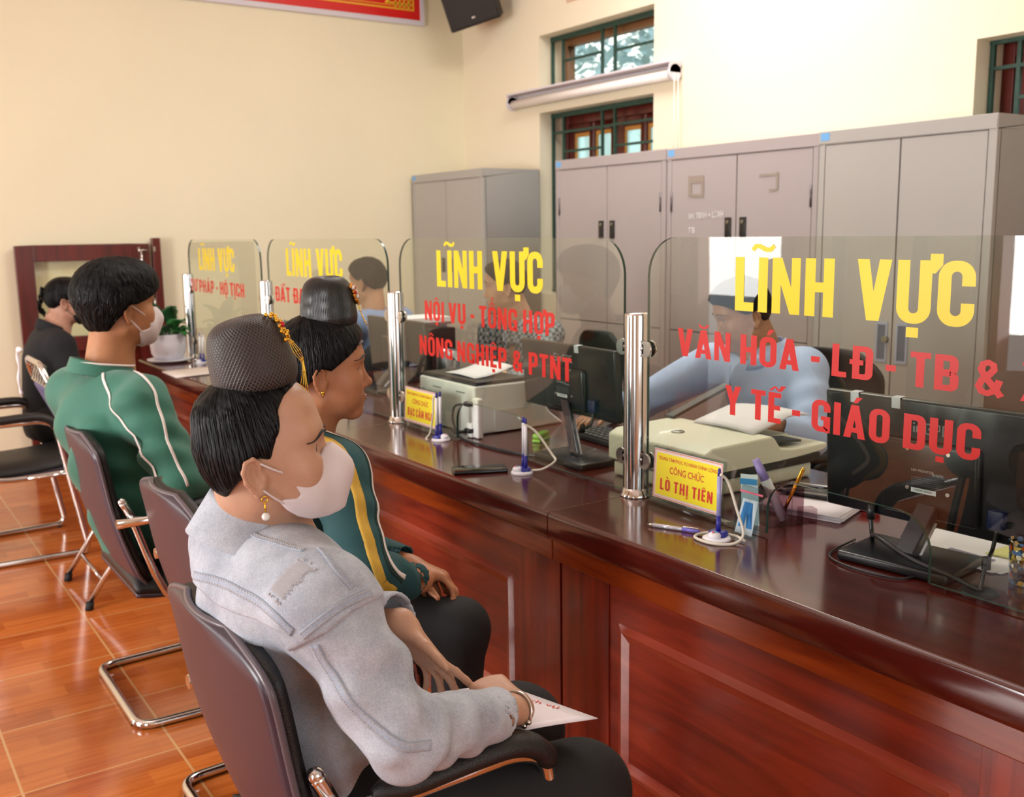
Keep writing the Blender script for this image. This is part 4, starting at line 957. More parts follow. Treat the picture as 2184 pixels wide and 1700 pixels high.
# open pen box, glue stick, gold pen, zip bag
M_pbox = glass_mat('smoky_acrylic', '#e6dade', 1.45, .9)
t = thing('pen_box', 'smoky clear acrylic pen box behind the pass-through opening', 'pen holder', (1.775, 1.51, ZT)); R = Matrix.Rotation(math.radians(-22), 3, 'Z'); c = Vector((1.775, 1.507, ZT))
g = G()
for (cx, cy, hx, hy, hz) in ((0, .026, .042, .0015, .045), (0, -.026, .042, .0015, .045), (.042, 0, .0015, .026, .045), (-.042, 0, .0015, .026, .045), (0, 0, .0015, .026, .043), (0, 0, .042, .026, .0015), (.06, -.012, .018, .014, .018)):
    g.cbox(c+R @ Vector((cx, cy, hz+.0005)), (hx, hy, hz), R)
g.build('box', M_pbox, t)
t = thing('glue_pen', 'white glue pen with violet cap leaning in the pen box', 'glue pen', (1.75, 1.52, ZT+.01)); a = Vector((1.775, 1.497, ZT+.012)); b = Vector((1.735, 1.552, ZT+.15))
g = G(); g.cyl(a, a.lerp(b, .66), .011, .012, n=16); g.build('tube', mat('glue_white', '#d9dbe0', .35), t)
g = G(); g.cyl(a.lerp(b, .66), b, .011, .0085, n=16); g.build('cap', mat('violet_cap', '#a58fd8', .35), t)
t = thing('gold_pen', 'gold pen leaning in the pen box', 'pen', (1.77, 1.5, ZT+.01)); a = Vector((1.765, 1.50, ZT+.014)); b = Vector((1.825, 1.488, ZT+.125))
g = G(); g.cyl(a, b, .0038, .0048, n=12); g.build('barrel', mat('gold', '#c98f2e', .22, 1.0), t)
g = G(); g.ball(b, .0049, n=8); g.build('end_cap', mat('gold_pale', '#e0b45c', .2, 1.0), t)
t = thing('zip_bag', 'clear zip bag with red seal and blue shapes inside standing by the opening', 'plastic bag', (1.645, 1.485, ZT))
q = lambda y, z, o=0: Vector((1.628+(z-ZT)*.22+o, y, z))
g = G(); g.prism([q(1.523, .7515), q(1.458, .7515), q(1.452, .86), q(1.515, .86)], (.007, 0, 0)); g.build('bag_film', glass_mat('film', '#dfe9ee', 1.4, .8), t)
g = G(); g.prism([q(1.518, .846, -.0006), q(1.4515, .846, -.0006), q(1.4515, .850, -.0006), q(1.518, .850, -.0006)], (.0004, 0, 0)); lab(g.build('seal_line', mat('seal_red', '#c9506a', .5), t), 'red zip seal')
g = G(); g.prism([q(1.516, .755, .0025), q(1.466, .755, .0025), q(1.464, .832, .0025), q(1.508, .832, .0025)], (.001, 0, 0)); g.build('card', M_white, t)
M_blu = mat('bag_blue', '#3f8fd0', .5)
g = G()
for s, dy in ((1, .012), (-1, -.012)):
    y0 = 1.489+dy; g.prism([q(y0+.008, .77, .0018), q(y0-.008, .77, .0018), q(1.489-.003*s, .825, .0018), q(1.489+.012*s, .826, .0018)], (.0006, 0, 0))
g.prism([q(1.497, .80, .0017), q(1.481, .80, .0017), q(1.481, .826, .0017), q(1.497, .826, .0017)], (.0005, 0, 0)); g.build('blue_shape', M_blu, t)
t = thing('blue_card', 'small blue and white card propped behind the zip bag', 'card', (1.67, 1.53, .85)); g = G()
g.prism([(1.70, 1.556, ZT), (1.72, 1.522, ZT), (1.71, 1.522, .872), (1.69, 1.556, .872)], (.001, .0005, 0)); g.build('card', mat('card_white', '#dfe6ee', .5), t)
g = G(); g.prism([(1.6895, 1.5562, .848), (1.7085, 1.5222, .848), (1.7075, 1.5222, .862), (1.6885, 1.5562, .862)], (.0004, .0002, 0)); g.build('blue_band', M_blu, t)
# papers, tablet, stapler behind the opening
def sheets(label, corners, n, cat='paper', curl=.0, name='paper_stack', m=M_paper, seed=1, step=.0012, z=ZT+.0012):
    t = thing(name, label, cat, (*[sum(c[i] for c in corners)/4 for i in (0, 1)], ZT)); rnd = random.Random(seed)
    for k in range(n):
        a, b, c, d = [Vector((p[0]+rnd.uniform(-.008, .008), p[1]+rnd.uniform(-.008, .008), 0)) for p in corners]
        q = [[(a*(1-u)+d*u)*(1-v)+(b*(1-u)+c*u)*v+Vector((0, 0, z+k*step+curl*(u*v)**2*(1+.2*k))) for v in (0, .25, .5, .75, 1)] for u in (0, .25, .5, .75, 1)]
        g = G(); g.grid(q); g.build('sheet', m, t, solid=.0008)
    return t
sheets('loose white papers beneath the black tablet', [(1.83, 1.62), (1.88, 1.42), (2.12, 1.50), (2.07, 1.72)], 5, seed=3, step=.003, curl=.01)
t = thing('tablet', 'black tablet lying on the loose papers', 'tablet', (1.99, 1.58, ZT+.018)); R = Matrix.Rotation(math.radians(15), 3, 'Z')
g = G(); g.rbox((2.0, 1.585, ZT+.0225), (.045, .085, .0045), .004, R); g.build('body', M_blackp, t)
g = G(); g.rbox((2.0, 1.585, ZT+.0272), (.042, .081, .0006), .0004, R); g.build('screen', M_gloss, t)
t = thing('stapler', 'red stapler lying beneath the left edge of the big monitor', 'stapler', (2.0, 1.50, ZT)); R = Matrix.Rotation(math.radians(-60), 3, 'Z')
g = G(); g.rbox((2.02, 1.475, ZT+.006), (.05, .014, .0055), .004, R); g.build('base', mat('stapler_red', '#c8201e', .35), t)
g = G(); g.rbox((2.02, 1.475, ZT+.021), (.05, .012, .008), .005, R); g.build('arm', mat('stapler_red', '#c8201e', .35), t)
g = G(); g.rbox(Vector((2.02, 1.475, ZT+.016))+R @ Vector((-.05, 0, 0)), (.004, .011, .009), .002, R); g.build('nose', M_steel, t)
t = thing('stapler', 'bright green stapler lying in front of the grey monitor', 'stapler', (1.88, 2.60, ZT)); R = Matrix.Rotation(math.radians(30), 3, 'Z')
g = G(); g.rbox((1.885, 2.605, ZT+.006), (.042, .015, .0055), .004, R); g.build('base', mat('stapler_green', '#8fca2e', .35), t)
g = G(); g.rbox((1.885, 2.605, ZT+.021), (.042, .013, .008), .005, R); g.build('arm', mat('stapler_green', '#8fca2e', .35), t)
pt = sheets('white printed papers behind the big monitor stand', [(1.845, 1.27), (1.835, 1.02), (2.06, .99), (2.07, 1.26)], 3, seed=5, curl=.004)
g = G(); a = Vector((1.885, 1.16, ZT+.0062)); g.prism([a, a+Vector((.008, -.1, 0)), a+Vector((.02, -.1, 0)), a+Vector((.02, 0, 0))], (0, 0, .0004)); g.build('print_smudge', mat('print_blue', '#7f7f9c', .6), pt)
sheets('pale yellow note sheet beside the flowered tumbler', [(1.93, 1.09), (1.93, 1.03), (2.02, 1.02), (2.02, 1.09)], 1, 'note', name='paper_note', m=mat('note_yellow', '#e6e090', .6), z=ZT+.0075)
# tumbler with flowers, white canister
def flower_glass():
    if 'flower_glass' in MATS: return MATS['flower_glass']
    m = glass_mat('flower_glass', '#f0ead2', 1.45, .9); nt = m.node_tree; out = nt.nodes['Material Output']; old = out.inputs['Surface'].links[0].from_socket
    tc = nd(nt, 'ShaderNodeTexCoord'); v = nd(nt, 'ShaderNodeTexVoronoi', Scale=75.); nt.links.new(tc.outputs['Object'], v.inputs['Vector'])
    r = nd(nt, 'ShaderNodeValToRGB'); r.color_ramp.interpolation = 'CONSTANT'; e = r.color_ramp.elements; e[0].color = (*lin('#e8b34a'), 1); e[1].position = .35; e[1].color = (*lin('#5f7fb8'), 1)
    n = e.new(.6); n.color = (*lin('#f0e8dc'), 1); n = e.new(.8); n.color = (*lin('#b5562a'), 1)
    nt.links.new(v.outputs['Color'], r.inputs[0]); d = nd(nt, 'ShaderNodeBsdfDiffuse'); nt.links.new(r.outputs[0], d.inputs[0])
    lt = nd(nt, 'ShaderNodeMath', operation='LESS_THAN'); lt.inputs[1].default_value = .48; nt.links.new(v.outputs['Distance'], lt.inputs[0])
    mx = nd(nt, 'ShaderNodeMixShader'); nt.links.new(lt.outputs[0], mx.inputs[0]); nt.links.new(old, mx.inputs[1]); nt.links.new(d.outputs[0], mx.inputs[2]); nt.links.new(mx.outputs[0], out.inputs['Surface'])
    return m
t = thing('tumbler', 'glass tumbler with blue and orange flower print', 'glass', (1.82, .965, ZT))
g = G(); g.lathe([(.0005, .012), (.026, .012), (.030, .085), (.0325, .085), (.028, .004), (.026, .0), (.0005, .0)], (1.835, .962, ZT+.0005), 28); g.build('glass', flower_glass(), t)
g = G(); g.lathe([(.0005, .0125), (.0255, .0125), (.0272, .036), (.0005, .036)], (1.835, .962, ZT+.0005), 24); lab(g.build('tea', glass_mat('tea', '#d9b25a', 1.33, .8), t), 'pale amber drink')
t = thing('canister', 'white rounded plastic canister beside the flowered tumbler', 'canister', (1.80, .855, ZT))
g = G(); g.lathe([(.0005, 0), (.05, 0), (.06, .012), (.062, .03), (.06, .13), (.055, .15), (.0005, .15)], (1.80, .862, ZT+.0005), 32); g.build('body', mat('canister_white', '#dfe3dc', .35), t)
g = G(); g.lathe([(.0005, .168), (.04, .166), (.05, .158), (.052, .151), (.0005, .151)], (1.80, .862, ZT+.0005), 32); g.build('lid', M_white, t)
# dried flower knob seen above the monitor's right corner: a straw hand broom head
# keyboard
t = thing('keyboard', 'black keyboard on the desk behind the second glass screen', 'keyboard', (2.06, 2.44, ZT)); R = Matrix.Rotation(math.radians(-3), 3, 'Z'); c = Vector((2.06, 2.40, ZT+.009))
g = G(); g.rbox(c, (.068, .21, .008), .004, R); kb = g.build('body', M_blackp, t)
g = G()
for i in range(5):
    for j in range(15): g.rbox(c+R @ Vector((-.05+.025*i, -.19+.027*j, .0105)), (.0105, .0115, .0028), .002, R, 1)
g.build('keys', mat('key_black', '#232327', .5), t)
# far end of the counter: plant in a white pot, newspaper
t = thing('potted_plant', 'leafy green plant in a white ribbed pot at the far end of the counter', 'plant', (1.515, 5.56, ZT)); c = Vector((1.515, 5.56, ZT))
g = G(); g.lathe([(.0005, 0), (.085, 0), (.115, .012), (.118, .018), (.09, .016), (.0005, .016)], c+Vector((0, 0, .0005)), 32); g.build('saucer', mat('pot_white', '#e8e5ee', .4), t)
g = G(); wob = lambda a, z: 1+.025*math.sin(9*a+14*z)+.02*math.sin(5*a-20*z)
g.lathe([(.0005, .018), (.07, .018), (.088, .05), (.095, .10), (.09, .145), (.094, .155), (.086, .155), (.082, .14), (.0005, .14)], c, 48, wob=wob); g.build('pot', mat('pot_white', '#e8e5ee', .4), t)
M_leaf = mat('leaf_green', '#2f7034', .4, noise=.3, nscale=15); M_leafd = mat('leaf_dark', '#1e4a26', .4, noise=.3, nscale=15)
rnd = random.Random(11)
for k, (az, el, ln, wd_) in enumerate([(-2.0, .5, .17, .055), (-1.2, .75, .19, .06), (-.5, .45, .17, .06), (.3, .8, .18, .06), (1.1, .5, .16, .055), (2.0, .7, .2, .06), (2.9, .5, .17, .055), (-2.7, .95, .2, .05), (.9, 1.1, .22, .05), (-1.6, 1.15, .2, .05), (-.1, .2, .15, .05), (-2.4, .15, .14, .05), (2.4, 1.2, .22, .045), (-1.0, .25, .17, .055)]):
    ln = ln*(.62 if math.cos(az)*math.cos(el) > .3 else .85 if math.cos(az) > .1 else 1)
    d = Vector((math.cos(az)*math.cos(el), math.sin(az)*math.cos(el), math.sin(el))); sd = d.cross(Vector((0, 0, 1))).normalized(); up = sd.cross(d)
    b = c+Vector((.02*math.cos(az), .02*math.sin(az), .14)); rows = []
    for i in range(9):
        u = i/8; p = b+d*(ln*(.35+.65*u))+up*(.03*math.sin(2.4*u)-.05*u*u); w_ = wd_*math.sin(PI*min(1, u*.96+.04))**.7*(1-.35*u)*(1+.22*math.cos(u*22)); rows.append([p-sd*w_+up*.012, p-sd*w_*.5, p, p+sd*w_*.5, p+sd*w_+up*.012])
    g = G(); g.grid(rows); g.tube([b, b+d*ln*.36], .003, 6); g.build('leaf', M_leaf if k % 3 else M_leafd, t, solid=.0012)
sheets('crumpled pale paper sheet hanging over the counter edge by the plant', [(1.36, 5.15), (1.36, 4.87), (1.64, 4.92), (1.64, 5.2)], 2, seed=9, step=.004, name='paper_sheet', m=mat('paper_pinkish', '#dccfc9', .7))
# glass ashtray-like tray and tinted box near the far screen
t = thing('plastic_tray', 'teal tinted clear plastic tray behind the far glass screen', 'tray', (1.95, 5.1, ZT)); g = G(); c = Vector((1.95, 5.05, ZT))
for (cx, cy, hx, hy) in ((0, .16, .1, .003), (0, -.16, .1, .003), (.1, 0, .003, .16), (-.1, 0, .003, .16)): g.cbox(c+Vector((cx, cy, .11)), (hx, hy, .109))
g.cbox(c+Vector((0, 0, .004)), (.1, .16, .003)); g.build('tray', glass_mat('teal_plastic', '#9cc4c4', 1.45, .8), t)
# binders and mug on the desk behind the second screen
for k, (y, h, cname, lbl) in enumerate(((4.205, .255, '#1f2c58', 'dark blue box file beside the steel post, first of three'), (4.13, .25, '#27386a', 'blue box file standing in the middle of three'), (4.055, .24, '#3a2326', 'dark brown box file, last of the three by the mug'))):
    t = thing('box_file', lbl, 'box file', (2.25, y, ZT), 0, 'box files behind the second screen'); g = G(); g.box((2.14, y-.034, ZT), (2.42, y+.034, ZT+h)); g.build('case', mat('file_%d' % k, cname, .4), t, bevel=.003)
    g = G(); g.box((2.1385, y-.02, ZT+.13), (2.1402, y+.02, ZT+.2)); g.build('spine_label', M_paper, t)
t = thing('document_pile', 'pile of pale documents lying on top of the box files', 'papers', (2.25, 4.08, 1.005)); g = G(); g.box((2.13, 4.02, 1.006), (2.4, 4.24, 1.018)); g.build('cover', mat('folder_maroon', '#6b2a33', .5), t, bevel=.002)
g = G(); g.box((2.14, 4.03, 1.0185), (2.4, 4.23, 1.04)); g.build('papers', M_paper, t)
t = thing('steel_mug', 'grey steel mug beside the box files', 'mug', (2.22, 3.76, ZT)); g = G(); g.lathe([(.0005, 0), (.05, 0), (.052, .02), (.05, .17), (.047, .17), (.048, .01), (.0005, .01)], (2.22, 3.76, ZT+.0005), 28); g.build('body', mat('mug_steel', '#8d9298', .3, .8), t)
g = G(); g.tube(smooth_path([(2.22, 3.712, ZT+.14), (2.22, 3.685, ZT+.13), (2.22, 3.68, ZT+.08), (2.22, 3.712, ZT+.05)], 5), .005, 8); g.build('handle', mat('mug_steel', '#8d9298', .3, .8), t)
# ------------------------------------------------------------------ smooth solids: signed distance shapes meshed as one continuous surface
F4 = np.float32
class Solid:
    def __init__(s): s.ops = []
    def add(s, kind, lo, hi, fn, k=.01): s.ops.append((kind, np.minimum(lo, hi), np.maximum(lo, hi), fn, k)); return s
    def cone(s, a, b, ra, rb, k=.01, op='u'):
        a = np.array(a, float); b = np.array(b, float); r = max(ra, rb); ba = b-a; L2 = max(1e-9, ba @ ba)
        def fn(X, Y, Z):
            t = np.clip(((X-a[0])*ba[0]+(Y-a[1])*ba[1]+(Z-a[2])*ba[2])/L2, 0, 1)
            return np.sqrt((X-a[0]-t*ba[0])**2+(Y-a[1]-t*ba[1])**2+(Z-a[2]-t*ba[2])**2)-(ra+(rb-ra)*t)
        return s.add(op, np.minimum(a, b)-r, np.maximum(a, b)+r, fn, k)
    def chain(s, pts, rs, k=.01, op='u'):
        for i in range(len(pts)-1): s.cone(pts[i], pts[i+1], rs[i], rs[i+1], k, op)
        return s
    def ell(s, c, r, R=None, k=.01, op='u'):
        c = np.array(c, float); r = np.array(r, float); M = np.eye(3) if R is None else np.array(R, float)
        e = np.sqrt(((M*r)**2).sum(1))
        def fn(X, Y, Z):
            x, y, z = X-c[0], Y-c[1], Z-c[2]
            u = (M[0, 0]*x+M[1, 0]*y+M[2, 0]*z)/r[0]; v = (M[0, 1]*x+M[1, 1]*y+M[2, 1]*z)/r[1]; w_ = (M[0, 2]*x+M[1, 2]*y+M[2, 2]*z)/r[2]
            k0 = np.sqrt(u*u+v*v+w_*w_); k1 = np.sqrt((u/r[0])**2+(v/r[1])**2+(w_/r[2])**2)+1e-9
            return k0*(k0-1)/k1
        return s.add(op, c-e, c+e, fn, k)
    def cut(s, n, d, lo, hi, k=.004):
        """removes the half-space where n.p > d, inside the box lo..hi"""
        n = np.array(n, float); n /= np.linalg.norm(n)
        return s.add('i', np.array(lo, float), np.array(hi, float), lambda X, Y, Z: n[0]*X+n[1]*Y+n[2]*Z-d, k)
    def wave(s, c, rad, w1, f1, w2, f2, amp, ph=0):
        c = np.array(c, float); w1 = np.array(w1, float)/np.linalg.norm(w1); w2 = np.array(w2, float)/np.linalg.norm(w2)
        def fn(X, Y, Z):
            x, y, z = X-c[0], Y-c[1], Z-c[2]
            g = np.exp(-(x*x+y*y+z*z)/(rad*rad)*1.6)
            return amp*g*np.sin(f1*(w1[0]*x+w1[1]*y+w1[2]*z)+1.3*np.sin(f2*(w2[0]*x+w2[1]*y+w2[2]*z)+ph)+ph)
        return s.add('d', c-1.6*rad, c+1.6*rad, fn, 0)
    def mesh(s, name, mat_, parent, step=.006, fine=(), pad=.012, attr=None, split=None):
        u = [o for o in s.ops if o[0] == 'u']
        lo = np.min([o[1] for o in u], 0)-pad; hi = np.max([o[2] for o in u], 0)+pad
        ax = []
        for i in range(3):
            x = lo[i]; a = [x]
            while x < hi[i]:
                st = step
                for f0, f1, fs in fine:
                    if f0[i]-step < x < f1[i]+step: st = min(st, fs)
                x += st; a.append(x)
            ax.append(np.array(a, F4))
        F = np.full([len(a) for a in ax], .5, F4)
        for kind, l, h, fn, k in s.ops:
            m = .03+k*1.2 if kind != 'd' else 0
            sl = []
            for i in range(3):
                a = np.searchsorted(ax[i], l[i]-m); b = np.searchsorted(ax[i], h[i]+m); sl.append(slice(a, b))
            if any(q.start >= q.stop for q in sl): continue
            X = ax[0][sl[0]][:, None, None]; Y = ax[1][sl[1]][None, :, None]; Z = ax[2][sl[2]][None, None, :]
            d = fn(X, Y, Z).astype(F4); A = F[tuple(sl)]
            if kind == 'u':
                if k > 0: q = np.clip(.5+.5*(A-d)/k, 0, 1); A[...] = A*(1-q)+d*q-k*q*(1-q)
                else: A[...] = np.minimum(A, d)
            elif kind == 'd': A += d
            else:
                if kind == 's': d = -d
                if k > 0: q = np.clip(.5-.5*(A-d)/k, 0, 1); A[...] = A*(1-q)+d*q+k*q*(1-q)
                else: A[...] = np.maximum(A, d)
        v, f = nets(F, ax)
        me = bpy.data.meshes.new(name); me.vertices.add(len(v)); me.vertices.foreach_set('co', v.astype(F4).ravel())
        me.loops.add(4*len(f)); me.loops.foreach_set('vertex_index', f.astype(np.int32).ravel())
        me.polygons.add(len(f)); me.polygons.foreach_set('loop_start', np.arange(0, 4*len(f), 4, dtype=np.int32)); me.polygons.foreach_set('loop_total', np.full(len(f), 4, np.int32))
        me.polygons.foreach_set('use_smooth', np.ones(len(f), bool)); me.update(calc_edges=True); me.validate()
        for m_ in (mat_ if isinstance(mat_, (list, tuple)) else [mat_]): me.materials.append(m_)
        if attr is not None:
            a = me.attributes.new('hl', 'FLOAT_VECTOR', 'POINT'); a.data.foreach_set('vector', attr(v).astype(F4).ravel())
        if split is not None:
            me.polygons.foreach_set('material_index', split(v[f].mean(1)).astype(np.int32))
        o = bpy.data.objects.new(name, me); COL.objects.link(o)
        WV[o.name] = (v, f)
        if parent is not None: adopt(o, parent)
        return o
WV = {}
def nets(F, ax):
    S = F < 0; C = np.zeros([n-1 for n in F.shape], np.uint8); n0, n1, n2 = C.shape
    offs = [(i, j, k) for i in (0, 1) for j in (0, 1) for k in (0, 1)]
    for i, j, k in offs: C += S[i:i+n0, j:j+n1, k:k+n2]
    idx = np.argwhere((C > 0) & (C < 8)); N = len(idx)
    ids = np.full(C.shape, -1, np.int32); ids[idx[:, 0], idx[:, 1], idx[:, 2]] = np.arange(N)
    P = np.zeros((N, 3)); cnt = np.zeros(N)
    for a in range(8):
        for b in range(a+1, 8):
            oa, ob = offs[a], offs[b]
            if sum(x != y for x, y in zip(oa, ob)) != 1: continue
            fa = F[idx[:, 0]+oa[0], idx[:, 1]+oa[1], idx[:, 2]+oa[2]]; fb = F[idx[:, 0]+ob[0], idx[:, 1]+ob[1], idx[:, 2]+ob[2]]
            m = (fa < 0) != (fb < 0); t = np.where(m, fa/np.where(m, fa-fb, 1), 0)
            for c in range(3):
                xa = ax[c][idx[:, c]+oa[c]]; xb = ax[c][idx[:, c]+ob[c]]; P[:, c] += np.where(m, xa+(xb-xa)*t, 0)
            cnt += m
    P /= cnt[:, None]; Q = []
    for c in range(3):
        d1, d2 = [(1, 2), (2, 0), (0, 1)][c]
        A = S[:-1] if c == 0 else S[:, :-1] if c == 1 else S[:, :, :-1]
        B = S[1:] if c == 0 else S[:, 1:] if c == 1 else S[:, :, 1:]
        e = np.argwhere(A != B); e = e[(e[:, d1] > 0) & (e[:, d2] > 0) & (e[:, d1] < C.shape[d1]) & (e[:, d2] < C.shape[d2])]
        q = []
        for s1, s2 in ((-1, -1), (0, -1), (0, 0), (-1, 0)):
            r = e.copy(); r[:, d1] += s1; r[:, d2] += s2; q.append(ids[r[:, 0], r[:, 1], r[:, 2]])
        q = np.stack(q, 1); fl = A[e[:, 0], e[:, 1], e[:, 2]]; q[~fl] = q[~fl][:, ::-1]; Q.append(q)
    return P, np.concatenate(Q)

# ------------------------------------------------------------------ heads, hands, clothing
class Head:
    def __init__(s, c, yaw, pitch=0, roll=0, scale=1.0):
        s.c = Vector(c); s.s = scale
        s.R = Matrix.Rotation(math.radians(yaw), 3, 'Z') @ Matrix.Rotation(math.radians(-pitch), 3, 'Y') @ Matrix.Rotation(math.radians(roll), 3, 'X')
        s.N = np.array(s.R)
    def p(s, x, y, z): return s.c+s.R @ Vector((x, y, z))*s.s
    def d(s, x, y, z): return s.R @ Vector((x, y, z))
    def local(s, v): return (np.asarray(v)-np.array(s.c)) @ s.N/s.s
    def M(s, at=(0, 0, 0), rot=None):
        R = s.R if rot is None else s.R @ rot
        return Matrix.Translation(s.p(*at)) @ (R*s.s).to_4x4()
def add_head(S, H, male=False, smile=False, mouth=True, nose=1.0, cheeks=1.0, eye_open=1.0, lips=True, chin=0., ez=0.):
    k = H.s; P = lambda x, y, z: np.array(H.p(x, y, z)); N = H.N
    E = lambda c, r, kk=.01, op='u', R=None: S.ell(P(*c), np.array(r)*k, N if R is None else N @ np.array(R), kk*k, op)
    Cn = lambda a, b, ra, rb, kk=.01, op='u': S.cone(P(*a), P(*b), ra*k, rb*k, kk*k, op)
    E((.005, 0, .042), (.089, .074, .083), .01)
    E((.032, 0, -.012+chin*.5), (.064, .063, .078-chin*.5), .03)
    E((.060, 0, .045), (.035, .055, .045), .02)
    E((.052, 0, .074), (.041, .056, .044), .02)
    jw = .052 if male else .047
    for y in (1, -1):
        Cn((.0, y*jw, -.05+chin*.6), (.066, y*.016, -.086+chin), .017, .016, .025)
        E((.060, y*.042, -.012), (.026, .022, .022), .025)                      # cheekbone
        E((.052, y*.040, -.045), (.028, .020, .026), .03)                        # cheek
        Cn((.088, y*.016, .040), (.076, y*.046, .040), .008, .008, .02)          # brow
    E((.078, 0, -.086+chin), (.015, .018, .013), .016)                                # chin
    E((.076, 0, -.053), (.022, .030, .022), .02)                                 # mouth area
    for y in (1, -1): E((.098, y*.031, .018+ez), (.012, .017, .010), .012, 's')
    for y in (1, -1): E((.0745, y*.031, .017+ez), (.0145, .0165, .0135), .005)      # eyelids over the ball
    Cn((.087, 0, .022), (.103*(.5+.5*nose), 0, -.018), .0065, .0088, .012)
    E((.1055*(.6+.4*nose), 0, -.022), (.0095, .0105, .0085), .008)
    for y in (1, -1): E((.096, y*.0125, -.027), (.0095, .0065, .0070), .006)
    for y in (1, -1): E((.1005, y*.006, -.0335), (.0035, .0030, .0025), .002, 's')
    if lips:
        Cn((.0935, -.011, -.0505), (.0935, .011, -.0505), .0050, .0050, .005); Cn((.0925, -.011, -.0595), (.0925, .011, -.0595), .0056, .0056, .005)
        for y in (1, -1): Cn((.093, y*.009, -.0515), (.083, y*.023, -.053), .0042, .002, .006)
        Cn((.1005, -.016, -.0548), (.1005, .016, -.0548), .0016, .0016, .003, 's')
        for y in (1, -1): Cn((.0985, y*.012, -.0548), (.087, y*.024, -.054), .0016, .001, .003, 's')
    e = .0036*eye_open
    for y in (1, -1): E((.0885, y*.0315, .0165+ez), (.010, .0125, e), .002, 's', Matrix.Rotation(y*.35, 3, 'Z'))
    # ears
    for y in (1, -1):
        R = Matrix.Rotation(y*-.35, 3, 'Z') @ Matrix.Rotation(-.18, 3, 'Y')
        c0 = Vector((-.006, y*.0745, -.002)); q = lambda a, b, c: tuple(c0+R @ Vector((a, y*b, c)))
        E(tuple(c0), (.0165, .007, .028), .006, 'u', R)
        E(q(.0010, .0095, .002), (.0105, .0085, .0190), .0025, 's', R)
        hel = [(.008, .004, .004), (.012, .006, .018), (.005, .009, .0275), (-.007, .010, .0275), (-.0155, .010, .016), (-.0165, .009, .0), (-.012, .007, -.014), (-.006, .005, -.023)]
        for a, b in zip(hel[:-1], hel[1:]): Cn(q(*a), q(*b), .0032, .0032, .003)
        E(q(-.003, .004, -.026), (.0075, .0042, .0085), .005, 'u', R)            # lobe
        E(q(.0095, .003, -.006), (.0045, .004, .0065), .005, 'u', R)             # tragus
    return S
def add_hand(S, w, d, n, side, bends, thumb=(.6, .7, .35, .25), size=1.0, spread=.10):
    """w wrist, d finger direction, n palm side normal, side +1 when n x d points to the thumb"""
    w = Vector(w); d = Vector(d).normalized(); n = Vector(n); n = (n-d*n.dot(d)).normalized(); s = n.cross(d)*side; z = size
    wr = w
    S.cone(wr-d*.004, wr+d*.012*z, .0215*z, .0205*z, .012)
    spec = [(.0255, .088, (.038, .024, .019), .0082), (.0085, .090, (.043, .027, .020), .0083), (-.0085, .086, (.040, .025, .019), .0079), (-.0245, .078, (.031, .019, .017), .0071)]
    tips = []
    for i, ((o, ml, ph, r), bd) in enumerate(zip(spec, bends)):
        base = wr+(s*(o*.55)+d*.015)*z; mc = wr+(s*o+d*ml)*z
        S.cone(base, mc, .0135*z, .0105*z, .014)
        dd = (d+s*(spread*(1.5-i)*.8)).normalized(); p = mc; a = 0
        for j in range(3):
            a += bd[j]; q = dd*math.cos(a)+n*math.sin(a); e = p+q*ph[j]*z
            S.cone(p, e, (r-.0006*j)*z, (r-.0006*(j+1)-.0004)*z, .0035 if j else .006); p = e
        tips.append(p)
    a, b, c, bend = thumb
    t0 = wr+(s*.016+d*.018+n*.008)*z; td = (d*a+s*b+n*c).normalized(); t1 = t0+td*.045*z; S.cone(t0, t1, .0135*z, .0105*z, .010)
    td2 = (td+(d*.6+n*.3)*bend*2).normalized(); t2 = t1+td2*.032*z; S.cone(t1, t2, .0098*z, .0088*z, .004)
    td3 = (td2+(d*.5)*bend).normalized(); t3 = t2+td3*.025*z; S.cone(t2, t3, .0088*z, .0068*z, .003); tips.append(t3)
    return tips
def skin(name, c):
    if name in MATS: return MATS[name]
    m = mat(name, c, .48, spec=.4, noise=.06, nscale=40, bump=.06, bscale=600, sss=.12); return m
def strand_mat(name, dark, light, fu=90, fv=4, rough=.32):
    """combed hair: fine strands follow the stored (around, along) coordinates"""
    if name in MATS: return MATS[name]
    m = bpy.data.materials.new(name); m.use_nodes = True; nt = m.node_tree; b = nt.nodes['Principled BSDF']
    a = nd(nt, 'ShaderNodeAttribute', attribute_name='hl'); mp = nd(nt, 'ShaderNodeMapping'); mp.inputs['Scale'].default_value = (fu, fv, fu)
    nt.links.new(a.outputs['Vector'], mp.inputs['Vector'])
    n = nd(nt, 'ShaderNodeTexNoise', Scale=3., Detail=5., Roughness=.65); nt.links.new(mp.outputs[0], n.inputs['Vector'])
    r = nd(nt, 'ShaderNodeValToRGB'); e = r.color_ramp.elements; e[0].position = .4; e[1].position = .75; e[0].color = (*lin(dark), 1); e[1].color = (*lin(light), 1)
    nt.links.new(n.outputs['Fac'], r.inputs[0]); nt.links.new(r.outputs[0], b.inputs['Base Color'])
    bp = nd(nt, 'ShaderNodeBump', Strength=.6, Distance=.003); nt.links.new(n.outputs['Fac'], bp.inputs['Height']); nt.links.new(bp.outputs[0], b.inputs['Normal'])
    r2 = nd(nt, 'ShaderNodeMapRange'); r2.inputs['From Min'].default_value = .42; r2.inputs['From Max'].default_value = .72; r2.inputs['To Min'].default_value = .02; r2.inputs['To Max'].default_value = .55
    nt.links.new(n.outputs['Fac'], r2.inputs['Value']); nt.links.new(r2.outputs[0], b.inputs['Specular IOR Level'])
    b.inputs['Roughness'].default_value = rough
    MATS[name] = m; return m
M_hair = strand_mat('black_hair', '#030304', '#0d0d11', 95, 2, .38)
M_hairs = strand_mat('short_black_hair', '#040404', '#0c0b0b', 90, 14, .55)
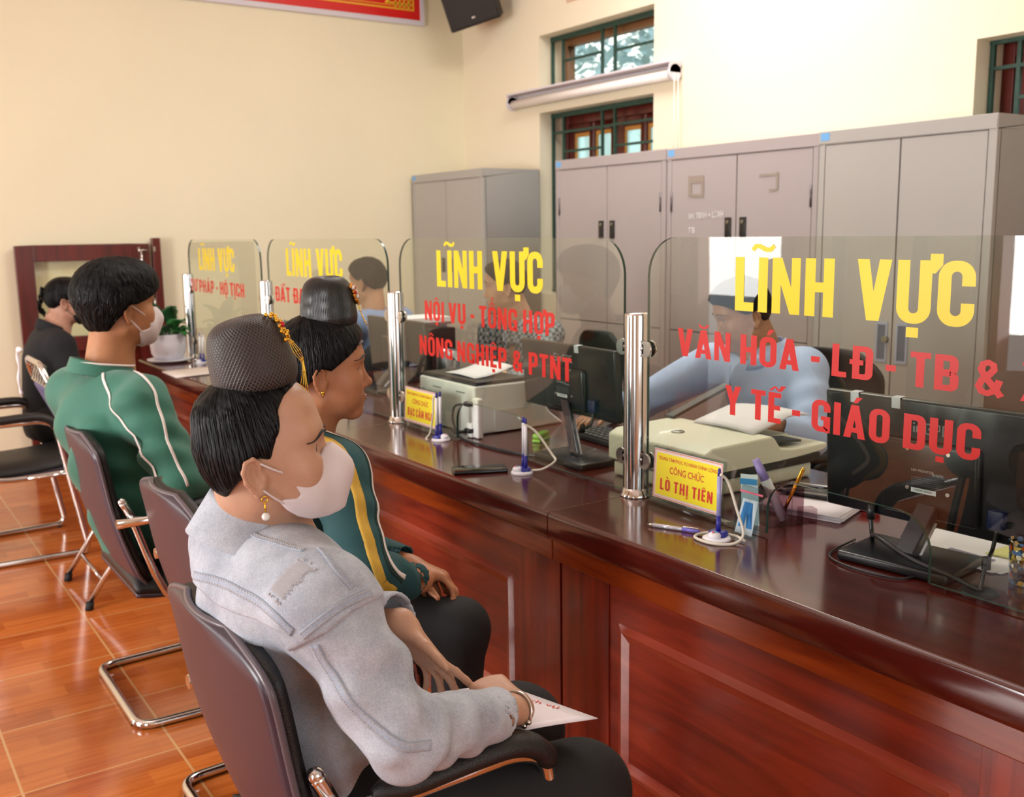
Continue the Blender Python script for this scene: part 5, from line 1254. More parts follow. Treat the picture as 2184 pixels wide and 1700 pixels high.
def net_mat(name, dark, line, fu, fv, mixw, rough, diag=True):
    """hairnet: two crossing families of threads"""
    if name in MATS: return MATS[name]
    m = bpy.data.materials.new(name); m.use_nodes = True; nt = m.node_tree; b = nt.nodes['Principled BSDF']; L = nt.links.new
    a = nd(nt, 'ShaderNodeAttribute', attribute_name='hl'); sp = nd(nt, 'ShaderNodeSeparateXYZ'); L(a.outputs['Vector'], sp.inputs[0])
    def mth(op, x, y=None):
        n = nd(nt, 'ShaderNodeMath', operation=op)
        for i, q in enumerate((x, y)):
            if q is None: continue
            if isinstance(q, (int, float)): n.inputs[i].default_value = q
            else: L(q, n.inputs[i])
        return n.outputs[0]
    u = mth('MULTIPLY', sp.outputs[0], fu); v = mth('MULTIPLY', sp.outputs[1], fv)
    p = mth('ADD', u, v); q = mth('SUBTRACT', u, v)
    if not diag: p, q = u, v
    f = lambda x: mth('POWER', mth('ABSOLUTE', mth('COSINE', x)), 9)
    w_ = mth('MAXIMUM', f(p), f(q))
    mx = nd(nt, 'ShaderNodeMix', data_type='RGBA'); L(mth('MULTIPLY', w_, mixw), mx.inputs['Factor']); mx.inputs['A'].default_value = (*lin(dark), 1); mx.inputs['B'].default_value = (*lin(line), 1)
    L(mx.outputs['Result'], b.inputs['Base Color'])
    bp = nd(nt, 'ShaderNodeBump', Strength=.5, Distance=.0015); L(w_, bp.inputs['Height']); L(bp.outputs[0], b.inputs['Normal'])
    b.inputs['Roughness'].default_value = rough; MATS[name] = m; return m
def hair_attr(H, top=(-.02, 0, .13)):
    def fn(v):
        l = H.local(v)-np.array(top); r = np.hypot(l[:, 0], l[:, 1])+1e-6
        a = np.arctan2(l[:, 1], l[:, 0]); return np.stack([np.cos(a)*.1*PI, np.sqrt((l**2).sum(1)), np.sin(a)*.1*PI], 1)*np.array([1, 1, 1])
    return fn
def profile_cut(S, H, zs, xs, lo, hi, k=.006):
    """keeps what lies behind the hairline curve x(z) of the head"""
    zs = np.array(zs); xs = np.array(xs); N = H.N; c = np.array(H.c); s = H.s
    def fn(X, Y, Z):
        x, y, z = X-c[0], Y-c[1], Z-c[2]
        lx = (N[0, 0]*x+N[1, 0]*y+N[2, 0]*z)/s; lz = (N[0, 2]*x+N[1, 2]*y+N[2, 2]*z)/s; ly = np.abs(N[0, 1]*x+N[1, 1]*y+N[2, 1]*z)/s
        return (lx-np.interp(lz, zs, xs)-.012*(1-np.clip(ly/.06, 0, 1)))*.75*s
    return S.add('i', np.array(lo), np.array(hi), fn, k)
def hair_cap(name, H, person, mat_, off, line, extra=(), step=.0035, wavy=0, ear=True):
    S = Solid(); k = H.s; P = lambda x, y, z: np.array(H.p(x, y, z)); N = H.N
    S.ell(P(.005, 0, .042), np.array((.089+off, .074+off, .083+off))*k, N, .01)
    S.ell(P(.040, 0, .045), np.array((.055+off*.6, .060+off*.5, .055+off*.6))*k, N, .02)
    S.ell(P(.052, 0, .074), np.array((.041+off*.8+.001, .056+off*.5+.001, .044+off*.6+.002))*k, N, .02)
    for c, r, kk in extra: S.ell(P(*c), np.array(r)*k, N, kk)
    if wavy:
        for q in range(3): S.wave(P(-.02, 0, .05), .16, H.d(.3*q-.2, 1-.4*q, .3), 240+70*q, H.d(.2, .3, 1), 60, wavy, q)
    c = np.array(H.c); profile_cut(S, H, *line, c-.3, c+.3)
    if ear:
        for y in (1, -1): S.ell(P(.004, y*.083, -.010), np.array((.024, .026, .036))*k, N, .005, 's')
    return S.mesh(name, mat_, person, step, attr=hair_attr(H))
def eyes(H, person, ez=0.):
    for y in (1, -1):
        c = H.p(.0745, y*.031, .017+ez); g = G(); g.ball(c, .0122*H.s, n=12); e = g.build('eye', mat('eye_white', '#cfc6bf', .2), person)
        d = (H.d(1, y*.05, -.05)).normalized(); g = G(); g.ball(c+d*.0062*H.s, .0066*H.s, n=10); g.build('iris', mat('iris_dark', '#140a07', .1), e)
def on_surface(bv, pts, lift=.0006):
    out = []
    for p in pts:
        h = bv.find_nearest(p)
        out.append(h[0]+h[1]*lift if h[0] is not None else Vector(p))
    return out
def bvh_of(name):
    v, f = WV[name]; return BVHTree.FromPolygons([tuple(p) for p in v], [tuple(q) for q in f])
def strands(name, hair, H, person, lo, hi, top, n, r=.0007, seed=1, m=None):
    """single combed strands drawn over the hair from its edge up to the knot"""
    bv = bvh_of(hair.name); rnd = random.Random(seed); g = G()
    for k in range(n):
        a = lo+(hi-lo)*(k+rnd.random())/n; z0 = rnd.uniform(-.05, .03) if abs(a) > 1.2 else rnd.uniform(.03, .07); z1 = rnd.uniform(.085, .11); pts = []
        for i in range(9):
            t = i/8; z = z0+(z1-z0)*t; rad = .12*(1-t)+top*t; aa = a+.10*math.sin(2*t+k)*.3
            h = bv.find_nearest(H.p(-.015+rad*math.cos(aa), rad*math.sin(aa)*.85, z))
            if h[0] is None or (pts and (h[0]-pts[-1]).length > .028): break
            pts.append(h[0]+h[1]*rnd.uniform(.0, .0006))
        if len(pts) > 3: g.tube(pts, [r*H.s*(.3+math.sin(PI*min(1, .1+.9*i/(len(pts)-1)))) for i in range(len(pts))], 5)
    return g.build(name, m or M_strand, hair)
M_strand = mat('hair_strand', '#08080b', .34, spec=.32)
def lashes(H, person, bv, open_=1.0, ez=0., r=.0011):
    for y in (1, -1):
        pts = [H.p(.0905-.010*abs(t)**2-.004*max(0, t), y*(.0315+.0135*t), .0165+ez+.0040*open_*(1-t*t)-.001*t) for t in (-1, -.6, -.2, .2, .6, 1, 1.1)]
        s = on_surface(bv, smooth_path(pts, 4), .0003); n = len(s)
        g = G(); g.tube(s, [r*H.s*(.5+.8*i/(n-1)) for i in range(n)], 6, flat=.6); g.build('eyelash', mat('lash', '#120b09', .6), person)
def brows(H, person, bv, w_=.0030, z=.043, arch=.005, dark='#1c1310'):
    for y in (1, -1):
        pts = [H.p(.10-.03*(t**2), y*(.014+.036*t), z+arch*math.sin(PI*min(1, t*1.1))-.004*t) for t in (0, .2, .4, .6, .8, 1)]
        s = on_surface(bv, smooth_path(pts, 4), .0002); n = len(s)
        g = G(); g.tube(s, [w_*H.s*(.55+.7*math.sin(PI*min(1, .25+.75*i/(n-1)))) for i in range(n)], 8, flat=.35); g.build('eyebrow', mat('brow', dark, .7), person)
def lips_part(H, person, bv, col):
    for z, wv, r in ((-.0508, .019, .0040), (-.0592, .016, .0044)):
        pts = [H.p(.105-.02*abs(t)**1.5, wv*t, z-(.0022 if z > -.055 else -.002)*abs(t)) for t in (-1, -.6, -.3, 0, .3, .6, 1)]
        s = on_surface(bv, smooth_path(pts, 4), .0); n = len(s)
        g = G(); g.tube(s, [r*H.s*(.25+.75*math.sin(PI*i/(n-1))) for i in range(n)], 8, flat=.5); g.build('lip', mat('lip_'+col, col, .4), person)
def face_mask(H, person, col, poly, strap_up, strap_dn, ear_top, ear_bot, step=.0025):
    """moulded face mask; poly is its side outline (x, z) on the head"""
    S = Solid(); k = H.s; P = lambda x, y, z: np.array(H.p(x, y, z)); N = H.N
    S.ell(P(.038, 0, -.042), np.array((.074, .071, .072))*k, N, .01)
    S.cone(P(.094, 0, .012), P(.108, 0, -.030), .014*k, .022*k, .028); S.cone(P(.108, 0, -.030), P(.092, 0, -.080), .022*k, .022*k, .03)
    px = np.array([q[0] for q in poly]); pz = np.array([q[1] for q in poly]); c = np.array(H.c); s = k
    def fn(X, Y, Z):                                  # signed distance to the outline, seen from the side
        x, y, z = X-c[0], Y-c[1], Z-c[2]
        lx = (N[0, 0]*x+N[1, 0]*y+N[2, 0]*z)/s; lz = (N[0, 2]*x+N[1, 2]*y+N[2, 2]*z)/s
        d = np.full(lx.shape, 1e9); ins = np.zeros(lx.shape, bool); n = len(px)
        for i in range(n):
            ax_, az, bx, bz = px[i], pz[i], px[(i+1) % n], pz[(i+1) % n]; ex, ez = bx-ax_, bz-az; wx, wz = lx-ax_, lz-az
            t = np.clip((wx*ex+wz*ez)/(ex*ex+ez*ez), 0, 1); d = np.minimum(d, (wx-t*ex)**2+(wz-t*ez)**2)
            cond = (az > lz) != (bz > lz); ins ^= cond & (lx < ex*(lz-az)/(ez if abs(ez) > 1e-9 else 1e-9)+ax_)
        return np.where(ins, -1, 1)*np.sqrt(d)*s
    S.add('i', c-.3, c+.3, fn, .002)
    o = S.mesh('face_mask', mat('mask_'+col, col, .75, bump=.12, bscale=900), person, step)
    bv = bvh_of(o.name)
    for y in (1, -1):
        for st, en in ((strap_up, ear_top), (strap_dn, ear_bot)):
            a = on_surface(bv, [H.p(st[0], y*.075, st[1])], .0)[0]; b = H.p(en[0], y*en[1], en[2])
            g = G(); m_ = (a+b)/2+H.d(0, y*.004, 0); g.tube(smooth_path([a, m_, b], 6), .0017*k, 6); g.build('ear_strap', mat('mask_'+col, col, .75), o)
    return o
def frame_pts(a, b):
    return Vector(a), Vector(b)
def stripe(jk, pts, wd, m, parent, name, lift=.0012, th=.0012, n=14):
    """cloth tape lying on a garment"""
    bv = bvh_of(jk.name); P = smooth_path(pts, n); q = []
    for p in P:
        h = bv.find_nearest(p); q.append((h[0], h[1]))
    rows = []
    for i, (p, nn) in enumerate(q):
        t = (q[min(i+1, len(q)-1)][0]-q[max(i-1, 0)][0]); s_ = nn.cross(t).normalized(); row = []
        for k in range(4):
            r = p+s_*wd*(k/3-.5); h = bv.find_nearest(r); row.append(h[0]+h[1]*lift)
        rows.append(row)
    g = G(); g.grid(rows); return g.build(name, m, parent, solid=th)


def pick(bv, px, py):
    """the point of a surface that stands where the photograph shows it"""
    d = (CF+CR*((px-1092)/FPX)+CU*((850-py)/FPX)).normalized(); h = bv.ray_cast(Vector((0, 0, CAMH)), d)
    return h[0]
# ------------------------------------------------------------------ people
V3 = lambda *a: np.array(a, float)
def bun(H, person, at, r, h, tilt, material, name='hair_bun', lean=0):
    Mx = H.M(at, Matrix.Rotation(tilt, 3, 'Y') @ Matrix.Rotation(lean, 3, 'X'))
    prof = [(.86*r, -.022), (1.0*r, -.010), (1.06*r, .004), (1.06*r, .15*h), (1.03*r, .35*h), (.97*r, .58*h), (.89*r, .76*h), (.78*r, .88*h), (.60*r, .965*h), (.36*r, 1.005*h), (.13*r, 1.015*h), (.0006, 1.015*h)]
    P = smooth_path([Vector((a, 0, b)) for a, b in prof], 4); n = 64; v = []; at_ = []; s = 0
    for j, p in enumerate(P):
        if j: s += (p-P[j-1]).length
        for i in range(n+1):
            a = 2*PI*i/n; rr_ = max(p.x, .0003); v.append(tuple(Mx @ Vector((rr_*1.08*math.cos(a), rr_*math.sin(a), p.z)))); at_.append((a*.075, s, 0))
    f = [(j*(n+1)+i, j*(n+1)+i+1, (j+1)*(n+1)+i+1, (j+1)*(n+1)+i) for j in range(len(P)-1) for i in range(n)]
    me = bpy.data.meshes.new(name); me.from_pydata(v, [], f); me.materials.append(material); me.polygons.foreach_set('use_smooth', [True]*len(f))
    a = me.attributes.new('hl', 'FLOAT_VECTOR', 'POINT'); a.data.foreach_set('vector', np.array(at_, F4).ravel())
    o = bpy.data.objects.new(name, me); COL.objects.link(o); adopt(o, person); return o, Mx
M_gold = mat('gold_jewel', '#e0b040', .22, 1.0); M_ruby = mat('ruby', '#c3181c', .15)
def shoe(person, ank, d, m, L_=.24):
    d = Vector(d).normalized(); a = Vector((ank[0], ank[1], 0)); S = Solid(); b = a+d*(L_-.09)
    S.cone(a-d*.04+Vector((0, 0, .036)), a+d*.06+Vector((0, 0, .036)), .036, .037, .02); S.cone(a+d*.06+Vector((0, 0, .036)), b+Vector((0, 0, .028)), .037, .028, .02); S.cone(a+Vector((0, 0, .04)), a+Vector((0, 0, .09)), .036, .036, .02)
    S.cut((0, 0, -1), -.001, a-Vector((.4, .4, .1)), a+Vector((.4, .4, .3))); return S.mesh('shoe', m, person, .007)
def seated_body(S, hip, kn, an, chest, neck, sh, el, wr, r=1.0):
    """trunk and limbs under the clothes; pairs are (right, left)"""
    h = np.array(hip, float); c = np.array(chest, float); n = np.array(neck, float)
    S.cone(h, h+(c-h)*.5, .105*r, .09*r, .04); S.cone(h+(c-h)*.5, c, .09*r, .080*r, .05); S.cone(c, n-(n-c)*.35, .080*r, .042*r, .04)
    for i in (0, 1):
        hp = np.array(hip)+(np.array(sh[i])-np.array(sh[1-i]))*.26
        S.chain([hp, kn[i], an[i]], [.075*r, .05*r, .032*r], .02); S.cone(np.array(an[i])+V3(0, 0, -.05), np.array(an[i])+V3(.11, 0, -.06), .025, .02, .02)
        S.cone(n-(n-c)*.5, sh[i], .034*r, .040*r, .03); S.chain([sh[i], el[i], wr[i]], [.046*r, .038*r, .0225*r], .012)
def person(label, loc): return thing('person', label, 'person', (loc[0], loc[1], 0))
def jacket_core(S, hip, chest, neck, sh, w=1.0):
    h = np.array(hip, float); c = np.array(chest, float); n = np.array(neck, float); ax = (np.array(sh[1])-np.array(sh[0])); wd = np.linalg.norm(ax); ax = ax/wd
    for t, dep, hw in ((0, .135, .165), (.33, .128, .150), (.66, .128, .150), (1., .122, .150)):
        p = h+(c-h)*t; off = max(0, hw-dep)
        S.cone(p-ax*off*w, p+ax*off*w, dep*w, dep*w, .05)
    up = c+(n-c)*.55
    S.cone(up-ax*wd*.30, up+ax*wd*.30, .078*w, .078*w, .06)
    for i in (0, 1): S.cone(n-(n-c)*.30, sh[i], .050*w, .058*w, .04)
def sleeve(S, sh, el, wr, r, cuff=.02, k=.03, open_=True):
    """sleeve with an open cuff end"""
    s, e, w_ = [np.array(q, float) for q in (sh, el, wr)]; d = (w_-e)/np.linalg.norm(w_-e); end = w_-d*cuff
    S.cone(s, e, r[0], r[1], k); S.cone(e, end, r[1], r[2], .02)
    S.cut(d, d @ end, end-.13*0-np.array([.09]*3), end+np.array([.09]*3), .002)
    if open_: S.cone(end-d*.03, end+d*.06, r[2]-.007, r[2]-.004, .003, 's')

# ================================================================== woman in the pale denim jacket
W = person('woman in pale denim jacket and white mask, net-covered hair bun, holding a folder', (.6, 1.5))
H1 = Head((.503, 1.412, 1.094), -20, 8, 0)
SK1 = skin('skin_light', '#c0947a')
D1 = Vector((-.012, -.110, .031))
hip, chest, neck = (.635, 1.41, .55), (.532, 1.425, .86), (.492, 1.438, .985)
shR, elR, wrR = (.525, 1.245, .922), (.592, 1.150, .742), (.835, 1.222, .684)
shL, elL, wrL = (.528, 1.600, .922), (.610, 1.625, .755), (.722, 1.392, .798)
knR, anR, knL, anL = (.945, 1.20, .522), (.95, 1.20, .09), (.975, 1.42, .53), (.97, 1.43, .09)
S = Solid(); seated_body(S, hip, (knR, knL), (anR, anL), chest, neck, (shR, shL), (elR, elL), (wrR, wrL))
add_head(S, H1, mouth=False, lips=False, eye_open=1.5, chin=.018, ez=-.005)
S.cone(V3(*neck)+V3(.020, 0, .012), H1.p(-.020, 0, -.045), .042, .051, .03); S.cone(H1.p(-.005, 0, -.045), V3(*neck)+V3(.05, -.02, -.02), .04, .05, .03)
tR = add_hand(S, wrR, (-.10, .95, .18), (.10, .32, -.95), -1, [(1.1, 1.2, .7), (1.2, 1.2, .7), (1.25, 1.2, .7), (1.3, 1.2, .7)], (.80, .30, .1, .3), .92)
tL = add_hand(S, wrL, (.46, -.30, -.83), (-.75, -.30, -.45), 1, [(-.25, .12, .1), (-.1, .40, .25), (.0, .5, .3), (.05, .55, .35)], (.55, .70, .2, .15), .92, .2)
c = V3(*H1.c)
fine = [(c-V3(.12, .11, .13), c+V3(.13, .11, .10), .0028), (V3(*wrR)-V3(.10, .05, .06), V3(*wrR)+V3(.07, .18, .04), .004), (V3(.70, 1.26, .62), V3(.86, 1.42, .82), .004)]
B1 = S.mesh('body', SK1, W, .010, fine); bv1 = bvh_of(B1.name)
eyes(H1, W, -.005); brows(H1, W, bv1, .0036, .034, .005); lashes(H1, W, bv1, 1.1, -.005, .0015)
hr1 = hair_cap('hair', H1, W, M_hair, .003, ([-.060, -.040, -.022, -.004, .014, .020, .060, .085, .102, .118, .135], [-.068, -.060, -.046, -.026, .002, .022, .041, .044, .054, .076, .088]), [((-.008, 0, .008), (.068, .075, .070), .02), ((-.005, 0, .085), (.072, .07, .05), .02)], .003, .0006)
strands('hair_strands', hr1, H1, W, -2.9, -.55, .062, 150, .0008); strands('hair_strands', hr1, H1, W, .55, 2.9, .062, 60, .0008, 2)
M_net1 = net_mat('hairnet_brown', '#161011', '#5d524f', 420, 420, .7, .45)
bn, Mb1 = bun(H1, W, (.022, 0, .128), .0545, .090, -.10, M_net1)
# gold hairpin with beaded chains on the front of the bun
pin = G(); rnd = random.Random(4)
br = lambda z: float(np.interp(z, [0, .014, .032, .053, .070, .081, .089], [.0594, .0594, .0577, .0543, .0498, .0437, .0336]))
surf = lambda a, z, o=0: Mb1 @ Vector(((br(z)*1.08+o)*math.cos(a), (br(z)+o)*math.sin(a), z))
for k in range(34): pin.ball(surf(rnd.uniform(-.48, -.12), .086-.0013*k, .002+rnd.uniform(0, .003)), rnd.uniform(.0020, .0038), n=5)
hp = pin.build('hairpin', M_gold, W)
g = G(); g.ball(surf(-.32, .066, .006), (.0040, .0040, .0050), n=8); g.build('red_stone', M_ruby, hp)
for q in range(4):
    g = G(); pts = [surf(-.34+.05*q, .044, .003), surf(-.36+.07*q, .022, .003+.002*q), surf(-.30+.06*q, .002, .008), H1.p(.082+.003*q, -.026+.004*q, .108-.004*q)]
    pts = smooth_path(pts, 6); g.tube(pts, .0006, 5)
    for p in pts[2::4]: g.ball(p, .0014, n=5)
    g.build('bead_chain', M_gold, hp)
poly = [(.135, .020), (.108, .010), (.0966, .008), (.080, -.010), (.060, -.010), (.046, .000), (.038, -.002), (.036, -.010), (.042, -.024), (.050, -.036), (.052, -.042), (.046, -.046), (.026, -.044), (.021, -.048), (.028, -.060), (.042, -.0745), (.060, -.0860), (.082, -.092), (.12, -.09), (.15, -.02)]
face_mask(H1, W, '#dcd0d2', poly, (.040, -.004), (.025, -.049), (.004, .079, .018), (.002, .078, -.022))
g = G(); p = H1.p(.002, -.086, -.033); g.tube(arc(p, .0045, 0, 2*PI, 12, (0, 0, 1), (1, 0, 0))[:-1], .0011, 6, closed=True); g.tube([p-Vector((0, 0, .004)), p-Vector((0, 0, .019))], .0013, 6); g.ball(p-Vector((0, 0, .012)), .0022, n=6); er = g.build('earring', M_gold, W)
g = G(); g.ball(p-Vector((0, 0, .025)), .0058, n=10); g.build('pearl', mat('pearl', '#e8e6e2', .15), er)
# denim jacket
def denim(name, c1, c2):
    if name in MATS: return MATS[name]
    m = bpy.data.materials.new(name); m.use_nodes = True; nt = m.node_tree; b = nt.nodes['Principled BSDF']; L_ = nt.links.new
    tc = nd(nt, 'ShaderNodeTexCoord'); n = nd(nt, 'ShaderNodeTexNoise', Scale=9., Detail=6., Roughness=.65); L_(tc.outputs['Object'], n.inputs['Vector'])
    r = nd(nt, 'ShaderNodeValToRGB'); e = r.color_ramp.elements; e[0].position = .35; e[1].position = .68; e[0].color = (*lin(c1), 1); e[1].color = (*lin(c2), 1); L_(n.outputs['Fac'], r.inputs[0])
    w_ = nd(nt, 'ShaderNodeTexNoise', Scale=420., Detail=2.); L_(tc.outputs['Object'], w_.inputs['Vector'])
    mx = nd(nt, 'ShaderNodeMix', data_type='RGBA', blend_type='OVERLAY'); mx.inputs['Factor'].default_value = .35; L_(r.outputs[0], mx.inputs['A']); L_(w_.outputs['Fac'], mx.inputs['B']); L_(mx.outputs['Result'], b.inputs['Base Color'])
    bp = nd(nt, 'ShaderNodeBump', Strength=.25, Distance=.002); L_(w_.outputs['Fac'], bp.inputs['Height']); L_(bp.outputs[0], b.inputs['Normal'])
    b.inputs['Roughness'].default_value = .85; b.inputs['Specular IOR Level'].default_value = .2; MATS[name] = m; return m
M_den = denim('pale_denim', '#9aa0ac', '#c4cad5')
J = Solid(); jacket_core(J, V3(*hip)+V3(-.01, 0, -.03), chest, neck, (shR, shL), .93)
sleeve(J, shR, elR, wrR, (.071, .055, .040), .048); sleeve(J, shL, elL, wrL, (.072, .062, .052), .01)
for cc, rad, w1, f1, w2, f2, am, ph in (((.62, 1.20, .74), .16, (1, .3, -.9), 95, (0, 1, .3), 18, .0055, .5), ((.56, 1.27, .82), .12, (.5, .8, 1), 85, (1, 0, .2), 22, .006, 1.5), ((.73, 1.23, .69), .12, (1, .1, .3), 105, (0, 1, 1), 20, .0042, .2), ((.52, 1.45, .70), .2, (.4, .5, 1), 60, (1, 1, 0), 15, .008, .9), ((.62, 1.42, .62), .16, (1, .6, .2), 70, (0, .3, 1), 16, .010, 2.), ((.55, 1.6, .80), .2, (.2, 1, .6), 55, (1, 0, 1), 12, .005, 0)):
    J.wave(V3(*cc)+V3(*D1), rad, w1, f1, w2, f2, am, ph)
J.cut((0, 0, -1), -.50, V3(.3, 1.1, .3), V3(.9, 1.9, .6))
nk = V3(*neck); J.cone(nk+V3(.014, 0, .030), nk+V3(.05, -.012, .12), .052, .062, .006, 's')
JK = J.mesh('denim_jacket', M_den, W, .0065, [(V3(*shR)-V3(.1, .25, .3), V3(*wrR)+V3(.05, .1, .3), .005)])
# flap of the yoke lying over back and shoulders
Y = Solid(); jacket_core(Y, V3(*hip)+V3(-.01, 0, -.03), chest, neck, (shR, shL), .985)
for s_, e_ in ((shR, elR), (shL, elL)): s_ = V3(*s_); e_ = V3(*e_); Y.cone(s_, s_+(e_-s_)*.62, .078, .077, .03)
def flap(X, Yy, Z):
    low = .905+.02*np.clip(X-.48, 0, 1)
    d1 = low-Z
    d = d1
    for s_, e_ in ((shR, elR), (shL, elL)):
        s_ = V3(*s_); e_ = V3(*e_); u = (e_-s_)/np.linalg.norm(e_-s_); t = (X-s_[0])*u[0]+(Yy-s_[1])*u[1]+(Z-s_[2])*u[2]
        out = (1.226-Yy) if s_[1] < 1.4 else (Yy-1.606)
        d = np.where(out > -.0, np.maximum(t-.030, -.5), d)
    return d
Y.add('i', V3(.3, 1.0, .4), V3(.9, 2, 1.2), flap, .003)
Y.cone(nk+V3(.014, 0, .030), nk+V3(.05, -.012, .12), .052, .064, .006, 's')
Y.add('i', V3(.3, 1.0, .4), V3(.95, 2, 1.2), lambda X, Yy, Z: (X-.642)*.8+(Z-.93)*.25, .006)
Y.wave((.548, 1.19, .911), .13, (.6, .5, 1), 60, (1, 0, 0), 16, .003, .7)
YK = Y.mesh('yoke_flap', M_den, JK, .0055)
# stand collar: a band round the neck, open at the throat
def collar_band(name, base, up, fwd, r0, r1, h, m, parent, gap=.5, lean=.0, thick=.004, drop=.35):
    up = Vector(up).normalized(); f = Vector(fwd); f = (f-up*f.dot(up)).normalized(); s_ = up.cross(f); base = Vector(base); rows = []
    for i in range(7):
        t = i/6; row = []
        for k in range(41):
            a = gap+(2*PI-2*gap)*k/40; fr = (1+math.cos(a))/2; hh = h*(1-drop*fr)
            row.append(base+(f*math.cos(a)*1.08+s_*math.sin(a))*(r0+(r1-r0)*t)+up*(hh*t-.022*fr)+f*lean*t)
        rows.append(row)
    g = G(); g.grid(rows); return g.build(name, m, parent, solid=thick)
collar_band('collar', nk+V3(.004, .0, -.012), (.25, -.02, 1), (1, -.25, 0), .090, .067, .068, M_den, JK, .55)
bj = bvh_of(JK.name); by = bvh_of(YK.name)
M_st = mat('denim_stitch', '#c9c4bd', .8); M_seamd = mat('denim_seam', '#9297a2', .85)
def stitch(bv, pts, parent, r=.0008, m=M_st, name='stitching', gap=True, lift=.0005):
    P = on_surface(bv, smooth_path([Vector(p)+D1 for p in pts], 26), lift); g = G()
    if gap:
        for a, b in zip(P[:-1:2], P[1::2]): g.tube([a, b], r, 5)
    else: g.tube(P, r, 6)
    return g.build(name, m, parent)
lerp = lambda a, b, t: Vector(a).lerp(Vector(b), t)
# raised double-stitched bands: yoke edges, shoulder, outer sleeve
M_band = denim('denim_band', '#8f97a8', '#b4bccb')
def band(jk, bv, px, wd, parent):
    c = [pick(bv, 125+u/1.0713, 703+v/1.0713) for u, v in px]; pts = [q for q in c if q is not None]
    if len(pts) < 3: return
    o = stripe(jk, pts, wd, M_band, parent, 'seam_band', .0009, .0018, 12)
    P = smooth_path(pts, 22); N_ = len(P)
    for sg in (-1, 1):
        g = G(); Q = []
        for i, p in enumerate(P):
            h = bv.find_nearest(p); t = (P[min(i+1, N_-1)]-P[max(i-1, 0)]); n = h[1]; sd = n.cross(t).normalized(); h2_ = bv.find_nearest(h[0]+sd*sg*wd*.33); Q.append(h2_[0]+h2_[1]*.0021)
        for u, v in zip(Q[:-1:2], Q[1::2]): g.tube([u, v], .00065, 5)
        g.build('stitching', M_st, o)
band(JK, bj, [(585, 722), (612, 770), (650, 832), (700, 888), (755, 935), (800, 955), (850, 950)], .014, JK)
band(YK, by, [(310, 562), (370, 578), (430, 607), (490, 650), (535, 692)], .013, YK)
band(YK, by, [(556, 700), (600, 664), (645, 632), (690, 610), (715, 600)], .012, YK)
band(YK, by, [(596, 500), (626, 535), (650, 565), (672, 590)], .010, YK)
band(YK, by, [(400, 455), (450, 472), (505, 490), (560, 505)], .008, YK)
# frayed patch on the shoulder
g = G(); rnd = random.Random(8); base = [pick(by, 125+u/1.0713, 703+v/1.0713) for u, v in ((545, 525), (590, 550), (512, 625), (480, 600))]
bl = lambda u, v: base[0].lerp(base[1], u).lerp(base[3].lerp(base[2], u), v)
for k in range(46):
    v0 = .04+.9*k/46; u0 = rnd.uniform(-.03, .1); u1 = rnd.uniform(.86, 1.03)
    g.tube(on_surface(by, [bl(u0+(u1-u0)*i/6, v0+rnd.uniform(-.006, .006)) for i in range(7)], .0001), .0006, 4)
for k in range(26):
    p = on_surface(by, [bl(.05+.95*rnd.random(), rnd.choice((-.03, 1.03))+rnd.uniform(-.04, .04))], .0008)[0]; g.ball(p, rnd.uniform(.001, .0022), n=4)
lab(g.build('frayed_patch', mat('fray_white', '#b4b1b5', .9), YK), 'whitish frayed patch')
# trousers, shoes
T = Solid()
T.cone(V3(*hip)+V3(.0, -.06, -.01), V3(*hip)+V3(0, .06, -.01), .125, .125, .05)
for kn, an, sg in ((knR, anR, -1), (knL, anL, 1)):
    hp_ = V3(*hip)+V3(.02, sg*.085, -.015); T.cone(hp_, kn, .098, .070, .04); T.cone(kn, an, .066, .046, .03); T.cone(V3(*kn)+V3(-.02, 0, .0), V3(*kn)+V3(.01, 0, -.01), .070, .068, .03)
T.wave((.95, 1.35, .57), .15, (1, .2, 0), 70, (0, 1, 0), 20, .003, 0)
T.cut((0, 0, -1), -.10, V3(.3, .9, 0), V3(1.5, 2, .2)); T.mesh('trousers', mat('black_trousers', '#0c0b0c', .8, noise=.2, nscale=30), W, .009)
for an in (anR, anL): shoe(W, an, (1, 0, 0), mat('shoe_black', '#141414', .4))
# bangle, ring, folder
g = G(); d = (V3(*wrR)-V3(*elR)); d = Vector(d/np.linalg.norm(d)); c = Vector(wrR)-d*.004; u = d.cross(Vector((0, 0, 1))).normalized(); v = u.cross(d)
g.tube([c+u*(.029*math.cos(a))+v*(.027*math.sin(a)) for a in [2*PI*k/30 for k in range(30)]], .0024, 8, closed=True); g.ball(c+u*.029*math.cos(-.5)+v*.027*math.sin(-.5), .0048, n=8); g.ball(c+u*.029*math.cos(-.9)+v*.027*math.sin(-.9), .0048, n=8)
g.build('bangle', mat('silver', '#dad6cf', .18, 1.0), W)
FD = thing('folder', 'white printed document folder lying on the lap of the woman in denim', 'folder', (.88, 1.34, .61))
n_ = 10; A, Bc, Cn_, Dn = Vector((.960, 1.178, .648)), Vector((.910, 1.380, .643)), Vector((.655, 1.43, .650)), Vector((.70, 1.225, .655))
fz = lambda s, t: (A*(1-s)+Bc*s)*(1-t)+(Dn*(1-s)+Cn_*s)*t+Vector((0, 0, .006*math.sin(PI*t)))
g = G(); g.grid([[fz(i/n_, j/n_) for j in range(n_+1)] for i in range(n_+1)]); g.build('cover', mat('folder_white', '#e6dfe6', .5), FD, solid=.0016)
def fq(s0, s1, t0, t1, m_, name, lift=.0015):
    g = G(); g.grid([[fz(s0+(s1-s0)*i/4, t0+(t1-t0)*j/4)+Vector((0, 0, lift)) for j in range(5)] for i in range(5)]); return g.build(name, m_, FD)
g = G(); rnd = random.Random(1)
